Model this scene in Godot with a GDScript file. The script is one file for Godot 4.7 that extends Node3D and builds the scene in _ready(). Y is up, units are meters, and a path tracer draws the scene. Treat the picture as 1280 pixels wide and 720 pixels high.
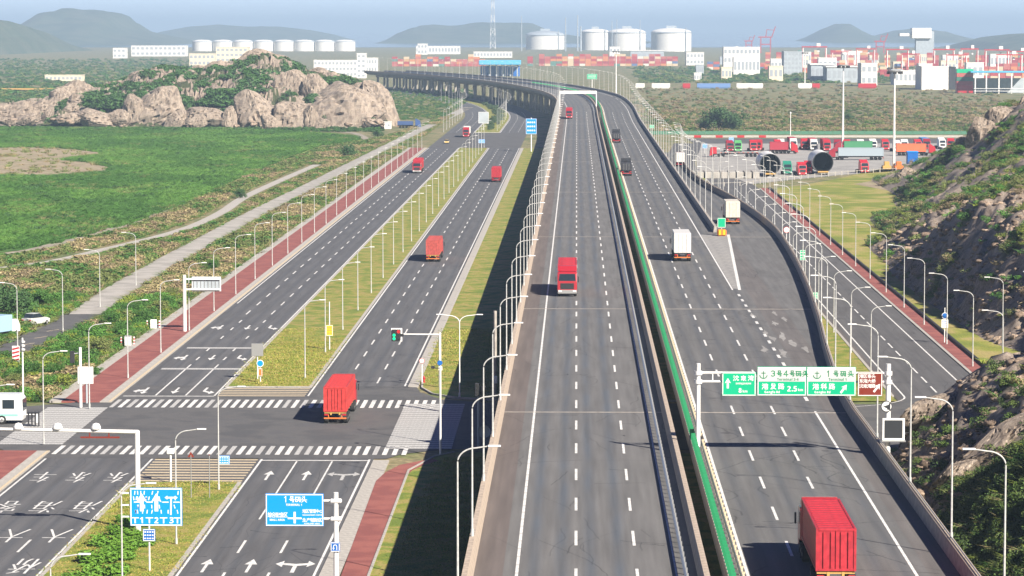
extends Node3D
# A port expressway seen from a height with a long lens: a viaduct, the arterial road beside it, rocky hills, a truck park and a container port in haze.
# x runs across the road, z = -d runs along it (d metres ahead of the viewer), y is up.

const LENS := 3914.0            # focal length in pixels of the 1280 x 720 photograph
const EYE := Vector3(0, 41.5, 0)
const PITCH := 0.08285
const YAW := 0.02064
const DECK := 7.4               # road height of the viaduct

var M := {}                     # materials by name
var taken := {}
var rng := RandomNumberGenerator.new()
var shared := {}                # meshes that are used again

# ---------------------------------------------------------------- mesh builder
class MB:
	var v := PackedVector3Array()
	var n := PackedVector3Array()
	var t := PackedVector2Array()
	var c := PackedColorArray()
	var col := Color.WHITE
	func put(a: Vector3, nn: Vector3, uv := Vector2.ZERO):
		v.append(a); n.append(nn); t.append(uv); c.append(col)
	func tri(a: Vector3, b: Vector3, d: Vector3):      # counter-clockwise seen from outside
		var nn := (b - a).cross(d - a).normalized()
		put(a, nn); put(d, nn); put(b, nn)
	func quad(a: Vector3, b: Vector3, d: Vector3, e: Vector3):
		tri(a, b, d); tri(a, d, e)
	func quv(a: Vector3, b: Vector3, d: Vector3, e: Vector3, ua: Vector2, ub: Vector2, ud: Vector2, ue: Vector2):
		var nn := (b - a).cross(d - a).normalized()
		put(a, nn, ua); put(d, nn, ud); put(b, nn, ub)
		put(a, nn, ua); put(e, nn, ue); put(d, nn, ud)
	func smooth(a: Vector3, b: Vector3, d: Vector3, na: Vector3, nb: Vector3, nd: Vector3):
		put(a, na); put(d, nd); put(b, nb)
	func box(o: Vector3, s: Vector3, bs := Basis()):
		var h := s * 0.5
		var p := []
		for i in 8:
			p.append(o + bs * Vector3(h.x if i & 1 else -h.x, h.y if i & 2 else -h.y, h.z if i & 4 else -h.z))
		quad(p[0], p[2], p[3], p[1]); quad(p[4], p[5], p[7], p[6])
		quad(p[0], p[4], p[6], p[2]); quad(p[1], p[3], p[7], p[5])
		quad(p[2], p[6], p[7], p[3]); quad(p[0], p[1], p[5], p[4])
	func cbox(o: Vector3, s: Vector3, e: float, bs := Basis()):   # a box with chamfered edges
		var h := s * 0.5
		var g := Vector3(h.x - e, h.y - e, h.z - e)
		var P := func(x, y, z): return o + bs * Vector3(x, y, z)
		for k in [-1.0, 1.0]:
			var a := [P.call(k * h.x, -g.y, -g.z), P.call(k * h.x, g.y, -g.z), P.call(k * h.x, g.y, g.z), P.call(k * h.x, -g.y, g.z)]
			var b := [P.call(-g.x, k * h.y, -g.z), P.call(-g.x, k * h.y, g.z), P.call(g.x, k * h.y, g.z), P.call(g.x, k * h.y, -g.z)]
			var d := [P.call(-g.x, -g.y, k * h.z), P.call(g.x, -g.y, k * h.z), P.call(g.x, g.y, k * h.z), P.call(-g.x, g.y, k * h.z)]
			for f in [a, b, d]:
				if k > 0: quad(f[0], f[1], f[2], f[3])
				else: quad(f[3], f[2], f[1], f[0])
		for sx in [-1.0, 1.0]:
			for sy in [-1.0, 1.0]:
				var q := [P.call(sx * h.x, sy * g.y, -g.z), P.call(sx * g.x, sy * h.y, -g.z), P.call(sx * g.x, sy * h.y, g.z), P.call(sx * h.x, sy * g.y, g.z)]
				face_out(q, o)
				var q2 := [P.call(sx * h.x, -g.y, sy * g.z), P.call(sx * g.x, -g.y, sy * h.z), P.call(sx * g.x, g.y, sy * h.z), P.call(sx * h.x, g.y, sy * g.z)]
				face_out(q2, o)
				var q3 := [P.call(-g.x, sx * h.y, sy * g.z), P.call(-g.x, sx * g.y, sy * h.z), P.call(g.x, sx * g.y, sy * h.z), P.call(g.x, sx * h.y, sy * g.z)]
				face_out(q3, o)
				for sz in [-1.0, 1.0]:
					face_out([P.call(sx * h.x, sy * g.y, sz * g.z), P.call(sx * g.x, sy * h.y, sz * g.z), P.call(sx * g.x, sy * g.y, sz * h.z)], o)
	func face_out(q: Array, o: Vector3):                # a face of 3 or 4 points turned away from o
		var nn: Vector3 = (q[1] - q[0]).cross(q[2] - q[0])
		if nn.dot(q[0] - o) < 0: q.reverse()
		if q.size() == 3: tri(q[0], q[1], q[2])
		else: quad(q[0], q[1], q[2], q[3])
	func tube(pts: Array, rad: Array, sides := 8, cap := true):
		var rings := []
		var up := Vector3.UP
		for i in pts.size():
			var d: Vector3 = (pts[mini(i + 1, pts.size() - 1)] - pts[maxi(i - 1, 0)]).normalized()
			var ref := Vector3.RIGHT if absf(d.dot(up)) > 0.99 else up
			var a := d.cross(ref).normalized()
			var b := d.cross(a).normalized()
			var ring := []
			for k in sides:
				var w := TAU * k / sides
				var nn := a * cos(w) + b * sin(w)
				ring.append([pts[i] + nn * rad[i], nn])
			rings.append(ring)
		for i in pts.size() - 1:
			for k in sides:
				var q = rings[i][k]; var r = rings[i][(k + 1) % sides]; var s = rings[i + 1][(k + 1) % sides]; var u = rings[i + 1][k]
				smooth(q[0], r[0], s[0], q[1], r[1], s[1]); smooth(q[0], s[0], u[0], q[1], s[1], u[1])
		if cap:
			for k in range(1, sides - 1):
				tri(rings[0][0][0], rings[0][k + 1][0], rings[0][k][0])
				var z = rings[rings.size() - 1]
				tri(z[0][0], z[k][0], z[k + 1][0])
	func lathe(prof: Array, o: Vector3, axis := Vector3.UP, sides := 20):  # prof: [radius, along]
		var a := axis.cross(Vector3.RIGHT if absf(axis.x) < 0.9 else Vector3.UP).normalized()
		var b := axis.cross(a).normalized()
		for i in prof.size() - 1:
			for k in sides:
				var w0 := TAU * k / sides; var w1 := TAU * (k + 1) / sides
				var r0: Vector3 = a * cos(w0) + b * sin(w0); var r1: Vector3 = a * cos(w1) + b * sin(w1)
				var d: Vector2 = Vector2(prof[i + 1][0] - prof[i][0], prof[i + 1][1] - prof[i][1])
				var n0: Vector3 = (r0 * d.y - axis * d.x).normalized(); var n1: Vector3 = (r1 * d.y - axis * d.x).normalized()
				var p00: Vector3 = o + r0 * prof[i][0] + axis * prof[i][1]; var p01: Vector3 = o + r1 * prof[i][0] + axis * prof[i][1]
				var p10: Vector3 = o + r0 * prof[i + 1][0] + axis * prof[i + 1][1]; var p11: Vector3 = o + r1 * prof[i + 1][0] + axis * prof[i + 1][1]
				smooth(p00, p01, p11, n0, n1, n1); smooth(p00, p11, p10, n0, n1, n0)
	func prism(poly: PackedVector2Array, w0: float, w1: float, xf := Transform3D()):   # (x, y) outline pulled along z from w0 to w1
		var ids := Geometry2D.triangulate_polygon(poly)
		var mid := Vector2.ZERO
		for p in poly: mid += p / poly.size()
		for k in range(0, ids.size(), 3):
			var a := poly[ids[k]]; var b := poly[ids[k + 1]]; var d := poly[ids[k + 2]]
			if (b - a).cross(d - a) < 0:
				var z := b; b = d; d = z
			tri(xf * Vector3(a.x, a.y, w1), xf * Vector3(b.x, b.y, w1), xf * Vector3(d.x, d.y, w1))
			tri(xf * Vector3(a.x, a.y, w0), xf * Vector3(d.x, d.y, w0), xf * Vector3(b.x, b.y, w0))
		var ccw := not Geometry2D.is_polygon_clockwise(poly)
		for k in poly.size():
			var a := poly[k]; var b := poly[(k + 1) % poly.size()]
			if not ccw:
				var z := a; a = b; b = z
			quad(xf * Vector3(a.x, a.y, w0), xf * Vector3(b.x, b.y, w0), xf * Vector3(b.x, b.y, w1), xf * Vector3(a.x, a.y, w1))
	func sheet(poly: PackedVector3Array):               # a flat polygon in the ground plane, facing up
		var flat := PackedVector2Array()
		for p in poly: flat.append(Vector2(p.x, p.z))
		var ids := Geometry2D.triangulate_polygon(flat)
		for k in range(0, ids.size(), 3):
			var a := poly[ids[k]]; var b := poly[ids[k + 1]]; var d := poly[ids[k + 2]]
			if (b - a).cross(d - a).y < 0:
				var z := b; b = d; d = z
			tri(a, b, d)
	func mesh(m: Material = null) -> ArrayMesh:
		var arr := []
		arr.resize(Mesh.ARRAY_MAX)
		arr[Mesh.ARRAY_VERTEX] = v; arr[Mesh.ARRAY_NORMAL] = n; arr[Mesh.ARRAY_TEX_UV] = t; arr[Mesh.ARRAY_COLOR] = c
		var am := ArrayMesh.new()
		am.add_surface_from_arrays(Mesh.PRIMITIVE_TRIANGLES, arr)
		if m: am.surface_set_material(0, m)
		return am

# ---------------------------------------------------------------- scene helpers
func numbered(s: String) -> String:
	taken[s] = taken.get(s, -1) + 1
	return s if taken[s] == 0 else "%s_%03d" % [s, taken[s]]

func thing(called: String, label: String, category: String, at := Vector3.ZERO, turn := 0.0, group := "") -> Node3D:
	var o := Node3D.new()
	o.name = numbered(called); add_child(o); o.position = at; o.rotation.y = turn
	tag(o, label, category, group)
	return o

func tag(o: Node, label: String, category: String, group := "", kind := ""):
	o.set_meta("label", label); o.set_meta("category", category)
	if group: o.set_meta("group", group)
	if kind: o.set_meta("kind", kind)

func part(parent: Node, called: String, what, m: Material, at := Vector3.ZERO, turn := 0.0) -> MeshInstance3D:
	var o := MeshInstance3D.new()
	o.mesh = what.mesh() if what is MB else what
	o.material_override = m
	o.name = called if parent != self else numbered(called)
	o.position = at; o.rotation.y = turn
	parent.add_child(o, true)
	return o

func struct(called: String, what, m: Material, label := "", category := "") -> MeshInstance3D:
	var o := part(self, called, what, m)
	o.set_meta("kind", "structure")
	if label: tag(o, label, category)
	return o

func solo(called: String, what, m: Material, label: String, category: String, at := Vector3.ZERO, turn := 0.0, group := "") -> MeshInstance3D:
	var o := part(self, called, what, m, at, turn)
	tag(o, label, category, group)
	return o

func copy_of(o: Node3D, at: Vector3, turn := 0.0, label := "", group := "") -> Node3D:
	var base: String = o.name
	var cut := RegEx.create_from_string("_\\d{3}$").search(base)
	if cut: base = base.substr(0, cut.get_start())
	var r: Node3D = o.duplicate()
	r.name = numbered(base); add_child(r); r.position = at; r.rotation.y = turn
	if label: r.set_meta("label", label)
	if group: r.set_meta("group", group)
	return r

func G(x: float, h: float, d: float) -> Vector3:
	return Vector3(x, h, -d)

func W(px: float, py: float, h := 0.0) -> Vector3:      # where the line of sight through a photo pixel meets height h
	var dir := ray(px, py)
	return EYE + dir * ((h - EYE.y) / dir.y)

func WD(px: float, py: float, d: float) -> Vector3:     # the point on that line d metres ahead
	var dir := ray(px, py)
	return EYE + dir * (d / -dir.z)

func ray(px: float, py: float) -> Vector3:
	var bs := Basis.from_euler(Vector3(-PITCH, YAW, 0))
	return (bs * Vector3(px - 640.0, 360.0 - py, -LENS)).normalized()

func pix_poly(a: Array, h := 0.0) -> PackedVector3Array:
	var p := PackedVector3Array()
	for k in range(0, a.size(), 2): p.append(W(a[k], a[k + 1], h))
	return p

func ground_poly(a: Array, h := 0.0) -> PackedVector3Array:    # [x, d, x, d ...]
	var p := PackedVector3Array()
	for k in range(0, a.size(), 2): p.append(G(a[k], h, a[k + 1]))
	return p

# the viaduct's line: straight, then a long bend; s along it, off to the side
func deck_height(s: float) -> float:
	return DECK + 3.6 * smoothstep(1120.0, 1420.0, s)

func on_deck(s: float, off: float, h := 0.0) -> Vector3:
	return bend(s, off, h + deck_height(s), 1230.0, 3300.0)

func on_road(s: float, off: float, h := 0.0) -> Vector3:
	return bend(s, off, h, 1400.0, 3000.0)

func bend(s: float, off: float, h: float, from: float, r: float) -> Vector3:
	if s <= from: return G(off, h, s)
	var a := (s - from) / r
	return G(-r * (1.0 - cos(a)) + off * cos(a), h, from + r * sin(a) + off * sin(a))

func stations(s0: float, s1: float, step: float, from: float) -> Array:   # few stations on the straight, many on the bend
	var out := [s0]
	var s := s0
	while s < s1 - 0.01:
		s = minf(s + step * 2.0 if s < from - step * 2.0 else s + step, s1)
		out.append(s)
	return out

func ribbon(mb: MB, way: Callable, ss: Array, x0: float, x1: float, h := 0.0, usize := 16.0, vsize := 128.0, x00 := 0.0):
	for i in ss.size() - 1:
		var a: Vector3 = way.call(ss[i], x0, h); var b: Vector3 = way.call(ss[i], x1, h)
		var d: Vector3 = way.call(ss[i + 1], x1, h); var e: Vector3 = way.call(ss[i + 1], x0, h)
		mb.quv(a, b, d, e, Vector2((x0 - x00) / usize, ss[i] / vsize), Vector2((x1 - x00) / usize, ss[i] / vsize), Vector2((x1 - x00) / usize, ss[i + 1] / vsize), Vector2((x0 - x00) / usize, ss[i + 1] / vsize))

func sweep(mb: MB, way: Callable, ss: Array, prof: Array):   # prof: closed outline of [off, height], clockwise seen along the road
	for i in ss.size() - 1:
		for k in prof.size():
			var p = prof[k]; var q = prof[(k + 1) % prof.size()]
			mb.quad(way.call(ss[i], p[0], p[1]), way.call(ss[i], q[0], q[1]), way.call(ss[i + 1], q[0], q[1]), way.call(ss[i + 1], p[0], p[1]))
	for e in [0, ss.size() - 1]:
		for k in range(1, prof.size() - 1):
			var a: Vector3 = way.call(ss[e], prof[0][0], prof[0][1]); var b: Vector3 = way.call(ss[e], prof[k][0], prof[k][1]); var d: Vector3 = way.call(ss[e], prof[k + 1][0], prof[k + 1][1])
			if e == 0: mb.tri(a, d, b)
			else: mb.tri(a, b, d)

func rect(x0: float, x1: float, y0: float, y1: float) -> Array:
	return [[x0, y0], [x0, y1], [x1, y1], [x1, y0]]

func wall_along(mb: MB, pts: Array, w: float, h0: float, h1: float):   # a wall through ground points
	for i in pts.size() - 1:
		var a: Vector3 = pts[i]; var b: Vector3 = pts[i + 1]
		var s := (b - a).cross(Vector3.UP).normalized() * w * 0.5
		var u := Vector3.UP * h1; var l := Vector3.UP * h0
		mb.quad(a - s + u, a + s + u, b + s + u, b - s + u)
		mb.quad(a + s + l, b + s + l, b + s + u, a + s + u)
		mb.quad(b - s + l, a - s + l, a - s + u, b - s + u)
		if i == 0: mb.quad(a - s + l, a + s + l, a + s + u, a - s + u)
		if i == pts.size() - 2: mb.quad(b + s + l, b - s + l, b - s + u, b + s + u)

func track(mb: MB, pts: Array, w: float, h: float):          # a path of even width over ground points
	for i in pts.size() - 1:
		var s0: Vector3 = side_of(pts, i) * w * 0.5; var s1: Vector3 = side_of(pts, i + 1) * w * 0.5
		var a: Vector3 = pts[i]; var b: Vector3 = pts[i + 1]; var u := Vector3.UP * h
		mb.quad(a - s0 + u, a + s0 + u, b + s1 + u, b - s1 + u)

func side_of(pts: Array, i: int) -> Vector3:
	var d: Vector3 = pts[mini(i + 1, pts.size() - 1)] - pts[maxi(i - 1, 0)]
	d.y = 0
	return d.cross(Vector3.UP).normalized()

func curve(pts: Array, step := 8.0) -> Array:                 # Catmull-Rom through points
	var out := []
	for i in pts.size() - 1:
		var p0: Vector3 = pts[maxi(i - 1, 0)]; var p1: Vector3 = pts[i]; var p2: Vector3 = pts[i + 1]; var p3: Vector3 = pts[mini(i + 2, pts.size() - 1)]
		var k := maxi(1, int(p1.distance_to(p2) / step))
		for j in k: out.append(p1.cubic_interpolate(p2, p0, p3, float(j) / k))
	out.append(pts[pts.size() - 1])
	return out

func lin(r: float, g: float, b: float) -> Color:
	return Color(r, g, b).linear_to_srgb()

func plain(r: float, g: float, b: float, rough := 0.7, metal := 0.0) -> StandardMaterial3D:
	var m := StandardMaterial3D.new()
	m.albedo_color = lin(r, g, b); m.roughness = rough; m.metallic = metal
	return m

func noise(seed_: int, freq: float, oct := 4, kind := FastNoiseLite.TYPE_SIMPLEX_SMOOTH) -> FastNoiseLite:
	var f := FastNoiseLite.new()
	f.seed = seed_; f.frequency = freq; f.fractal_octaves = oct; f.noise_type = kind
	return f

func ntex(f: FastNoiseLite, cols: Array, stops: Array, size := 512) -> NoiseTexture2D:   # a seamless noise through a ramp of linear colours
	var t := NoiseTexture2D.new()
	t.width = size; t.height = size; t.seamless = true; t.noise = f; t.generate_mipmaps = false
	var g := Gradient.new()
	g.offsets = PackedFloat32Array(stops)
	var pc := PackedColorArray()
	for q in cols: pc.append(lin(q[0], q[1], q[2]))
	g.colors = pc
	t.color_ramp = g
	return t

func bump_tex(f: FastNoiseLite, size := 512) -> NoiseTexture2D:
	var t := NoiseTexture2D.new()
	t.width = size; t.height = size; t.seamless = true; t.noise = f; t.generate_mipmaps = false
	return t

# a coarse pattern of `coarse` metres multiplied by a fine one of `fine` metres, over the world
func earthy(cols: Array, stops: Array, coarse: float, fine: float, seed_: int, rough := 0.95, fine_low := 0.55, freq := 0.012, fine_freq := 0.03) -> StandardMaterial3D:
	var m := StandardMaterial3D.new()
	m.albedo_texture = ntex(noise(seed_, freq, 5), cols, stops)
	m.uv1_triplanar = true; m.uv1_world_triplanar = true
	m.uv1_scale = Vector3.ONE / coarse
	m.uv1_offset = Vector3(0.13, 0.37, 0.71) * seed_
	m.detail_enabled = true
	m.detail_blend_mode = BaseMaterial3D.BLEND_MODE_MUL
	m.detail_albedo = ntex(noise(seed_ + 7, fine_freq, 4), [[fine_low, fine_low, fine_low * 0.97], [1, 1, 1]], [0.25, 0.75])
	m.detail_uv_layer = BaseMaterial3D.DETAIL_UV_2
	m.uv2_triplanar = true; m.uv2_world_triplanar = true
	m.uv2_scale = Vector3.ONE / fine
	m.roughness = rough
	return m

# ---------------------------------------------------------------- build order
func _ready():
	rng.seed = 20
	set_camera_and_light()
	set_materials()
	build_ground()
	build_arterial()
	build_viaduct()
	build_frontage_road()
	build_far_hills()
	build_hillside()
	build_outcrop()
	build_port()
	build_town()
	build_lamps()
	build_signs()
	build_traffic()
	build_truck_park()
	build_roadside()
	build_greenery()

func set_camera_and_light():
	var cam := Camera3D.new()
	cam.name = "camera"
	cam.position = EYE
	cam.rotation = Vector3(-PITCH, YAW, 0)
	cam.fov = rad_to_deg(2.0 * atan(360.0 / LENS))
	cam.near = 1.0; cam.far = 60000.0
	add_child(cam)
	cam.current = true
	var sky_m := ProceduralSkyMaterial.new()
	sky_m.sky_top_color = Color(0.045, 0.12, 0.32)
	sky_m.sky_horizon_color = Color(0.69, 0.755, 0.825)
	sky_m.sky_curve = 0.08
	sky_m.ground_bottom_color = Color(0.22, 0.21, 0.18)
	sky_m.ground_horizon_color = Color(0.50, 0.54, 0.58)
	sky_m.sun_angle_max = 6.0
	var sky := Sky.new()
	sky.sky_material = sky_m
	var e := Environment.new()
	e.background_mode = Environment.BG_SKY
	e.sky = sky
	e.tonemap_mode = Environment.TONE_MAPPER_LINEAR
	e.tonemap_exposure = 2.12
	e.sdfgi_enabled = true; e.ssao_enabled = true; e.ssil_enabled = true
	e.fog_enabled = true
	e.fog_density = 0.00012
	e.fog_light_color = Color(0.775, 0.89, 1.0)
	var we := WorldEnvironment.new()
	we.name = "daylight"; we.environment = e
	add_child(we)
	var sun := DirectionalLight3D.new()
	sun.name = "sun"
	sun.basis = Basis.looking_at(-Vector3(0.93, 1.0, 1.1).normalized())
	sun.light_energy = 1.6
	sun.light_color = Color(1.0, 0.965, 0.915)
	sun.light_angular_distance = 0.5
	sun.shadow_enabled = true
	add_child(sun)

# worn asphalt: u across the road in `wide` metres, v along it in 128 m; tyre-polished tracks, patches, sealed cracks
func asphalt(seed_: int, wide: float, base: Array, tracks: Array, tint: Array, verge: Array, cracks: int) -> StandardMaterial3D:
	var nx := 384; var ny := 1024
	var f1 := noise(seed_, 1.0, 3); var f2 := noise(seed_ + 1, 1.0, 2)
	var r := RandomNumberGenerator.new()
	r.seed = seed_
	var data := PackedByteArray()
	data.resize(nx * ny * 3)
	var grain := []
	for k in 4096: grain.append(r.randf_range(0.93, 1.07))
	var xs := []
	for i in nx:
		var x := wide * i / nx
		var w := 0.0
		for tr in tracks: w = maxf(w, exp(-pow((x - tr) / 0.42, 2.0)))
		var sh := 0.0
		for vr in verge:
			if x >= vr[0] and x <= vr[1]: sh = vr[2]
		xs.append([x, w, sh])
	for j in ny:
		var a := TAU * j / ny
		var ca := cos(a) * 0.9; var sa := sin(a) * 0.9
		for i in nx:
			var q = xs[i]
			var streak := f1.get_noise_3d(q[0] * 1.7, ca, sa)
			var patch := f2.get_noise_3d(q[0] * 0.55 + 40.0, ca * 1.7, sa * 1.7)
			var w: float = q[1] * (0.75 + 0.5 * patch)
			var g: float = (1.0 + 0.22 * streak + 0.18 * patch) * grain[(i * 17 + j * 131 + (i * j) % 37) & 4095]
			for k in 3:
				var b: float = lerpf(base[k], tint[k], clampf(w, 0.0, 1.0))
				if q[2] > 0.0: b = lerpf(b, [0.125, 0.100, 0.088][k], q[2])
				data[(j * nx + i) * 3 + k] = clampi(int(255.0 * pow(clampf(b * g, 0.0, 1.0), 1.0 / 2.2)), 0, 255)
	for k in cracks:                                   # sealed cracks and scuffs
		var x := r.randf() * nx; var y := r.randf() * ny
		var along := r.randf() < 0.6
		var n := r.randi_range(20, 110)
		var dark := r.randf_range(0.72, 0.9)
		var dx := r.randf_range(-0.6, 0.6) if along else r.randf_range(0.6, 1.4)
		var dy := 1.0 if along else r.randf_range(-0.25, 0.25)
		for s in n:
			dx += r.randf_range(-0.25, 0.25); x += clampf(dx, -1.3, 1.5); y += dy
			var xi := int(x); var yi := posmod(int(y), ny)
			if xi < 0 or xi >= nx - 1: break
			for z in 2:
				var o := (yi * nx + xi + z) * 3
				for b in 3: data[o + b] = int(data[o + b] * dark)
	var im := Image.create_from_data(nx, ny, false, Image.FORMAT_RGB8, data)
	var m := StandardMaterial3D.new()
	m.albedo_texture = ImageTexture.create_from_image(im)
	m.roughness = 0.82
	return m

func tinted(seed_: int, r: float, g: float, b: float, spread: float, size: float, rough := 0.85) -> StandardMaterial3D:   # a slightly blotchy solid colour
	var m := StandardMaterial3D.new()
	m.albedo_texture = ntex(noise(seed_, 0.02, 5), [[r * (1.0 - spread), g * (1.0 - spread), b * (1.0 - spread)], [r, g, b], [r * (1.0 + spread), g * (1.0 + spread), b * (1.0 + spread)]], [0.25, 0.5, 0.75], 256)
	m.uv1_triplanar = true; m.uv1_world_triplanar = true
	m.uv1_scale = Vector3.ONE / size
	m.roughness = rough
	return m

func leafy(r: float, g: float, b: float) -> StandardMaterial3D:
	var m := plain(r, g, b, 0.75)
	m.vertex_color_use_as_albedo = true
	m.albedo_color = Color.WHITE
	m.backlight_enabled = true
	m.backlight = lin(r * 0.35, g * 0.4, b * 0.3)
	return m

func set_materials():
	M.scrub = earthy([[0.120, 0.165, 0.048], [0.215, 0.205, 0.085], [0.350, 0.275, 0.155], [0.160, 0.190, 0.060]], [0.22, 0.45, 0.62, 0.8], 140.0, 17.0, 3, 0.95, 0.55, 0.02, 0.03)
	M.field = earthy([[0.042, 0.135, 0.014], [0.070, 0.185, 0.022], [0.105, 0.210, 0.032]], [0.3, 0.5, 0.72], 90.0, 8.0, 11, 0.95, 0.5, 0.02)
	M.turf = earthy([[0.150, 0.215, 0.022], [0.265, 0.280, 0.036], [0.390, 0.300, 0.095], [0.200, 0.255, 0.026]], [0.24, 0.45, 0.62, 0.8], 46.0, 3.7, 17, 0.95, 0.62, 0.02)
	M.lawn = earthy([[0.180, 0.225, 0.024], [0.275, 0.290, 0.040], [0.410, 0.325, 0.120], [0.235, 0.265, 0.030]], [0.25, 0.5, 0.68, 0.85], 120.0, 6.0, 23, 0.95, 0.65, 0.014)
	M.weeds = earthy([[0.060, 0.125, 0.022], [0.110, 0.180, 0.034], [0.200, 0.210, 0.060]], [0.25, 0.5, 0.75], 40.0, 4.0, 29, 0.95, 0.5, 0.02)
	M.bare = earthy([[0.30, 0.235, 0.15], [0.42, 0.335, 0.225], [0.26, 0.235, 0.12]], [0.25, 0.55, 0.8], 60.0, 9.0, 31, 0.95, 0.7)
	M.dirt = earthy([[0.30, 0.26, 0.21], [0.40, 0.355, 0.29]], [0.3, 0.7], 30.0, 4.0, 37, 0.95, 0.75)
	M.concrete_path = earthy([[0.33, 0.31, 0.28], [0.43, 0.405, 0.37]], [0.3, 0.7], 34.0, 3.0, 41, 0.9, 0.84)
	M.apron = earthy([[0.30, 0.29, 0.275], [0.385, 0.37, 0.35], [0.33, 0.32, 0.30]], [0.25, 0.55, 0.8], 80.0, 9.0, 43, 0.9, 0.82)
	M.paving = earthy([[0.25, 0.075, 0.065], [0.32, 0.105, 0.085]], [0.3, 0.7], 22.0, 1.6, 47, 0.9, 0.8)
	M.kerb = tinted(51, 0.40, 0.375, 0.335, 0.14, 3.0)
	M.concrete = tinted(53, 0.36, 0.325, 0.285, 0.16, 5.0)
	M.parapet = tinted(55, 0.40, 0.325, 0.255, 0.16, 4.0)
	M.grey_concrete = tinted(57, 0.27, 0.26, 0.245, 0.16, 6.0)
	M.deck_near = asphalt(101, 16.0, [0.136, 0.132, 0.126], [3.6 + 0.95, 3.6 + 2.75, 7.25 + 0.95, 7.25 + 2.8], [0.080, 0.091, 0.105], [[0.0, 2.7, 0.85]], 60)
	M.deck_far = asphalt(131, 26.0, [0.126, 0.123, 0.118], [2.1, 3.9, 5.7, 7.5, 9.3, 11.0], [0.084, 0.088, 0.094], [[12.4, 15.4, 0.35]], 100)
	M.road = asphalt(151, 12.0, [0.104, 0.103, 0.104], [1.0, 2.8, 4.6, 6.4, 8.2, 10.0], [0.076, 0.079, 0.085], [], 60)
	M.side_road = asphalt(171, 12.0, [0.098, 0.095, 0.094], [1.2, 3.0, 5.2, 7.0], [0.085, 0.084, 0.085], [[0.0, 0.6, 0.4]], 50)
	M.junction = earthy([[0.086, 0.085, 0.087], [0.115, 0.112, 0.110], [0.098, 0.097, 0.100]], [0.25, 0.55, 0.8], 44.0, 5.0, 61, 0.85, 0.85)
	M.paint = tinted(63, 0.64, 0.63, 0.60, 0.2, 3.1, 0.7)
	M.worn_paint = tinted(65, 0.42, 0.415, 0.40, 0.28, 1.3, 0.8)
	M.buff_paint = tinted(66, 0.55, 0.45, 0.30, 0.16, 1.5, 0.8)
	M.panel = plain(0.50, 0.51, 0.50, 0.5)
	M.white = plain(0.78, 0.77, 0.74, 0.45)
	M.lamp = tinted(73, 0.47, 0.47, 0.45, 0.14, 2.0, 0.5)
	M.white_wall = tinted(67, 0.74, 0.72, 0.68, 0.06, 20.0)
	M.cream_wall = tinted(68, 0.70, 0.62, 0.47, 0.06, 20.0)
	M.grey_wall = tinted(69, 0.36, 0.40, 0.43, 0.08, 20.0)
	M.steel = plain(0.40, 0.44, 0.49, 0.38, 0.75)
	M.dull_steel = plain(0.35, 0.35, 0.34, 0.55, 0.5)
	M.dark = plain(0.025, 0.025, 0.028, 0.6)
	M.rubber = plain(0.018, 0.018, 0.018, 0.9)
	M.glass = plain(0.02, 0.03, 0.04, 0.08)
	M.window = plain(0.34, 0.37, 0.40, 0.25)
	M.green = tinted(75, 0.004, 0.19, 0.07, 0.15, 6.0, 0.5)
	M.sign_green = plain(0.0, 0.40, 0.19, 0.4)
	M.blue = plain(0.0, 0.26, 0.78, 0.4)
	M.deep_blue = plain(0.01, 0.12, 0.42, 0.4)
	M.sky_blue = plain(0.09, 0.40, 0.66, 0.5)
	M.brown = plain(0.20, 0.028, 0.014, 0.4)
	M.red = plain(0.42, 0.022, 0.028, 0.4)
	M.orange = plain(0.62, 0.17, 0.035, 0.5)
	M.yellow = plain(0.72, 0.46, 0.01, 0.4)
	M.ochre = plain(0.50, 0.30, 0.08, 0.6)
	M.net = plain(0.065, 0.185, 0.115, 0.8)
	M.signal_green = plain(0.0, 0.55, 0.25, 0.3)
	M.signal_green.emission_enabled = true; M.signal_green.emission = Color(0.05, 0.9, 0.5); M.signal_green.emission_energy_multiplier = 0.5
	M.signal_red = plain(0.6, 0.02, 0.02, 0.3)
	M.signal_red.emission_enabled = true; M.signal_red.emission = Color(0.95, 0.06, 0.08); M.signal_red.emission_energy_multiplier = 0.5
	M.rock = StandardMaterial3D.new()
	M.rock.vertex_color_use_as_albedo = true
	M.rock.albedo_texture = ntex(noise(71, 0.02, 6), [[0.40, 0.37, 0.35], [0.74, 0.72, 0.70], [1.0, 1.0, 1.0], [0.66, 0.62, 0.58]], [0.2, 0.42, 0.6, 0.82])
	M.rock.uv1_triplanar = true; M.rock.uv1_world_triplanar = true
	M.rock.uv1_scale = Vector3(0.045, 0.017, 0.045)
	M.rock.detail_enabled = true
	M.rock.detail_blend_mode = BaseMaterial3D.BLEND_MODE_MUL
	M.rock.detail_albedo = ntex(noise(72, 0.03, 5), [[0.5, 0.48, 0.46], [1.0, 1.0, 1.0]], [0.3, 0.62])
	M.rock.detail_uv_layer = BaseMaterial3D.DETAIL_UV_2
	M.rock.uv2_triplanar = true; M.rock.uv2_world_triplanar = true
	M.rock.uv2_scale = Vector3(0.27, 0.13, 0.27)
	M.rock.roughness = 0.92
	M.leaf = leafy(0.07, 0.12, 0.03)
	M.grass = leafy(0.11, 0.16, 0.04)

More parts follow.
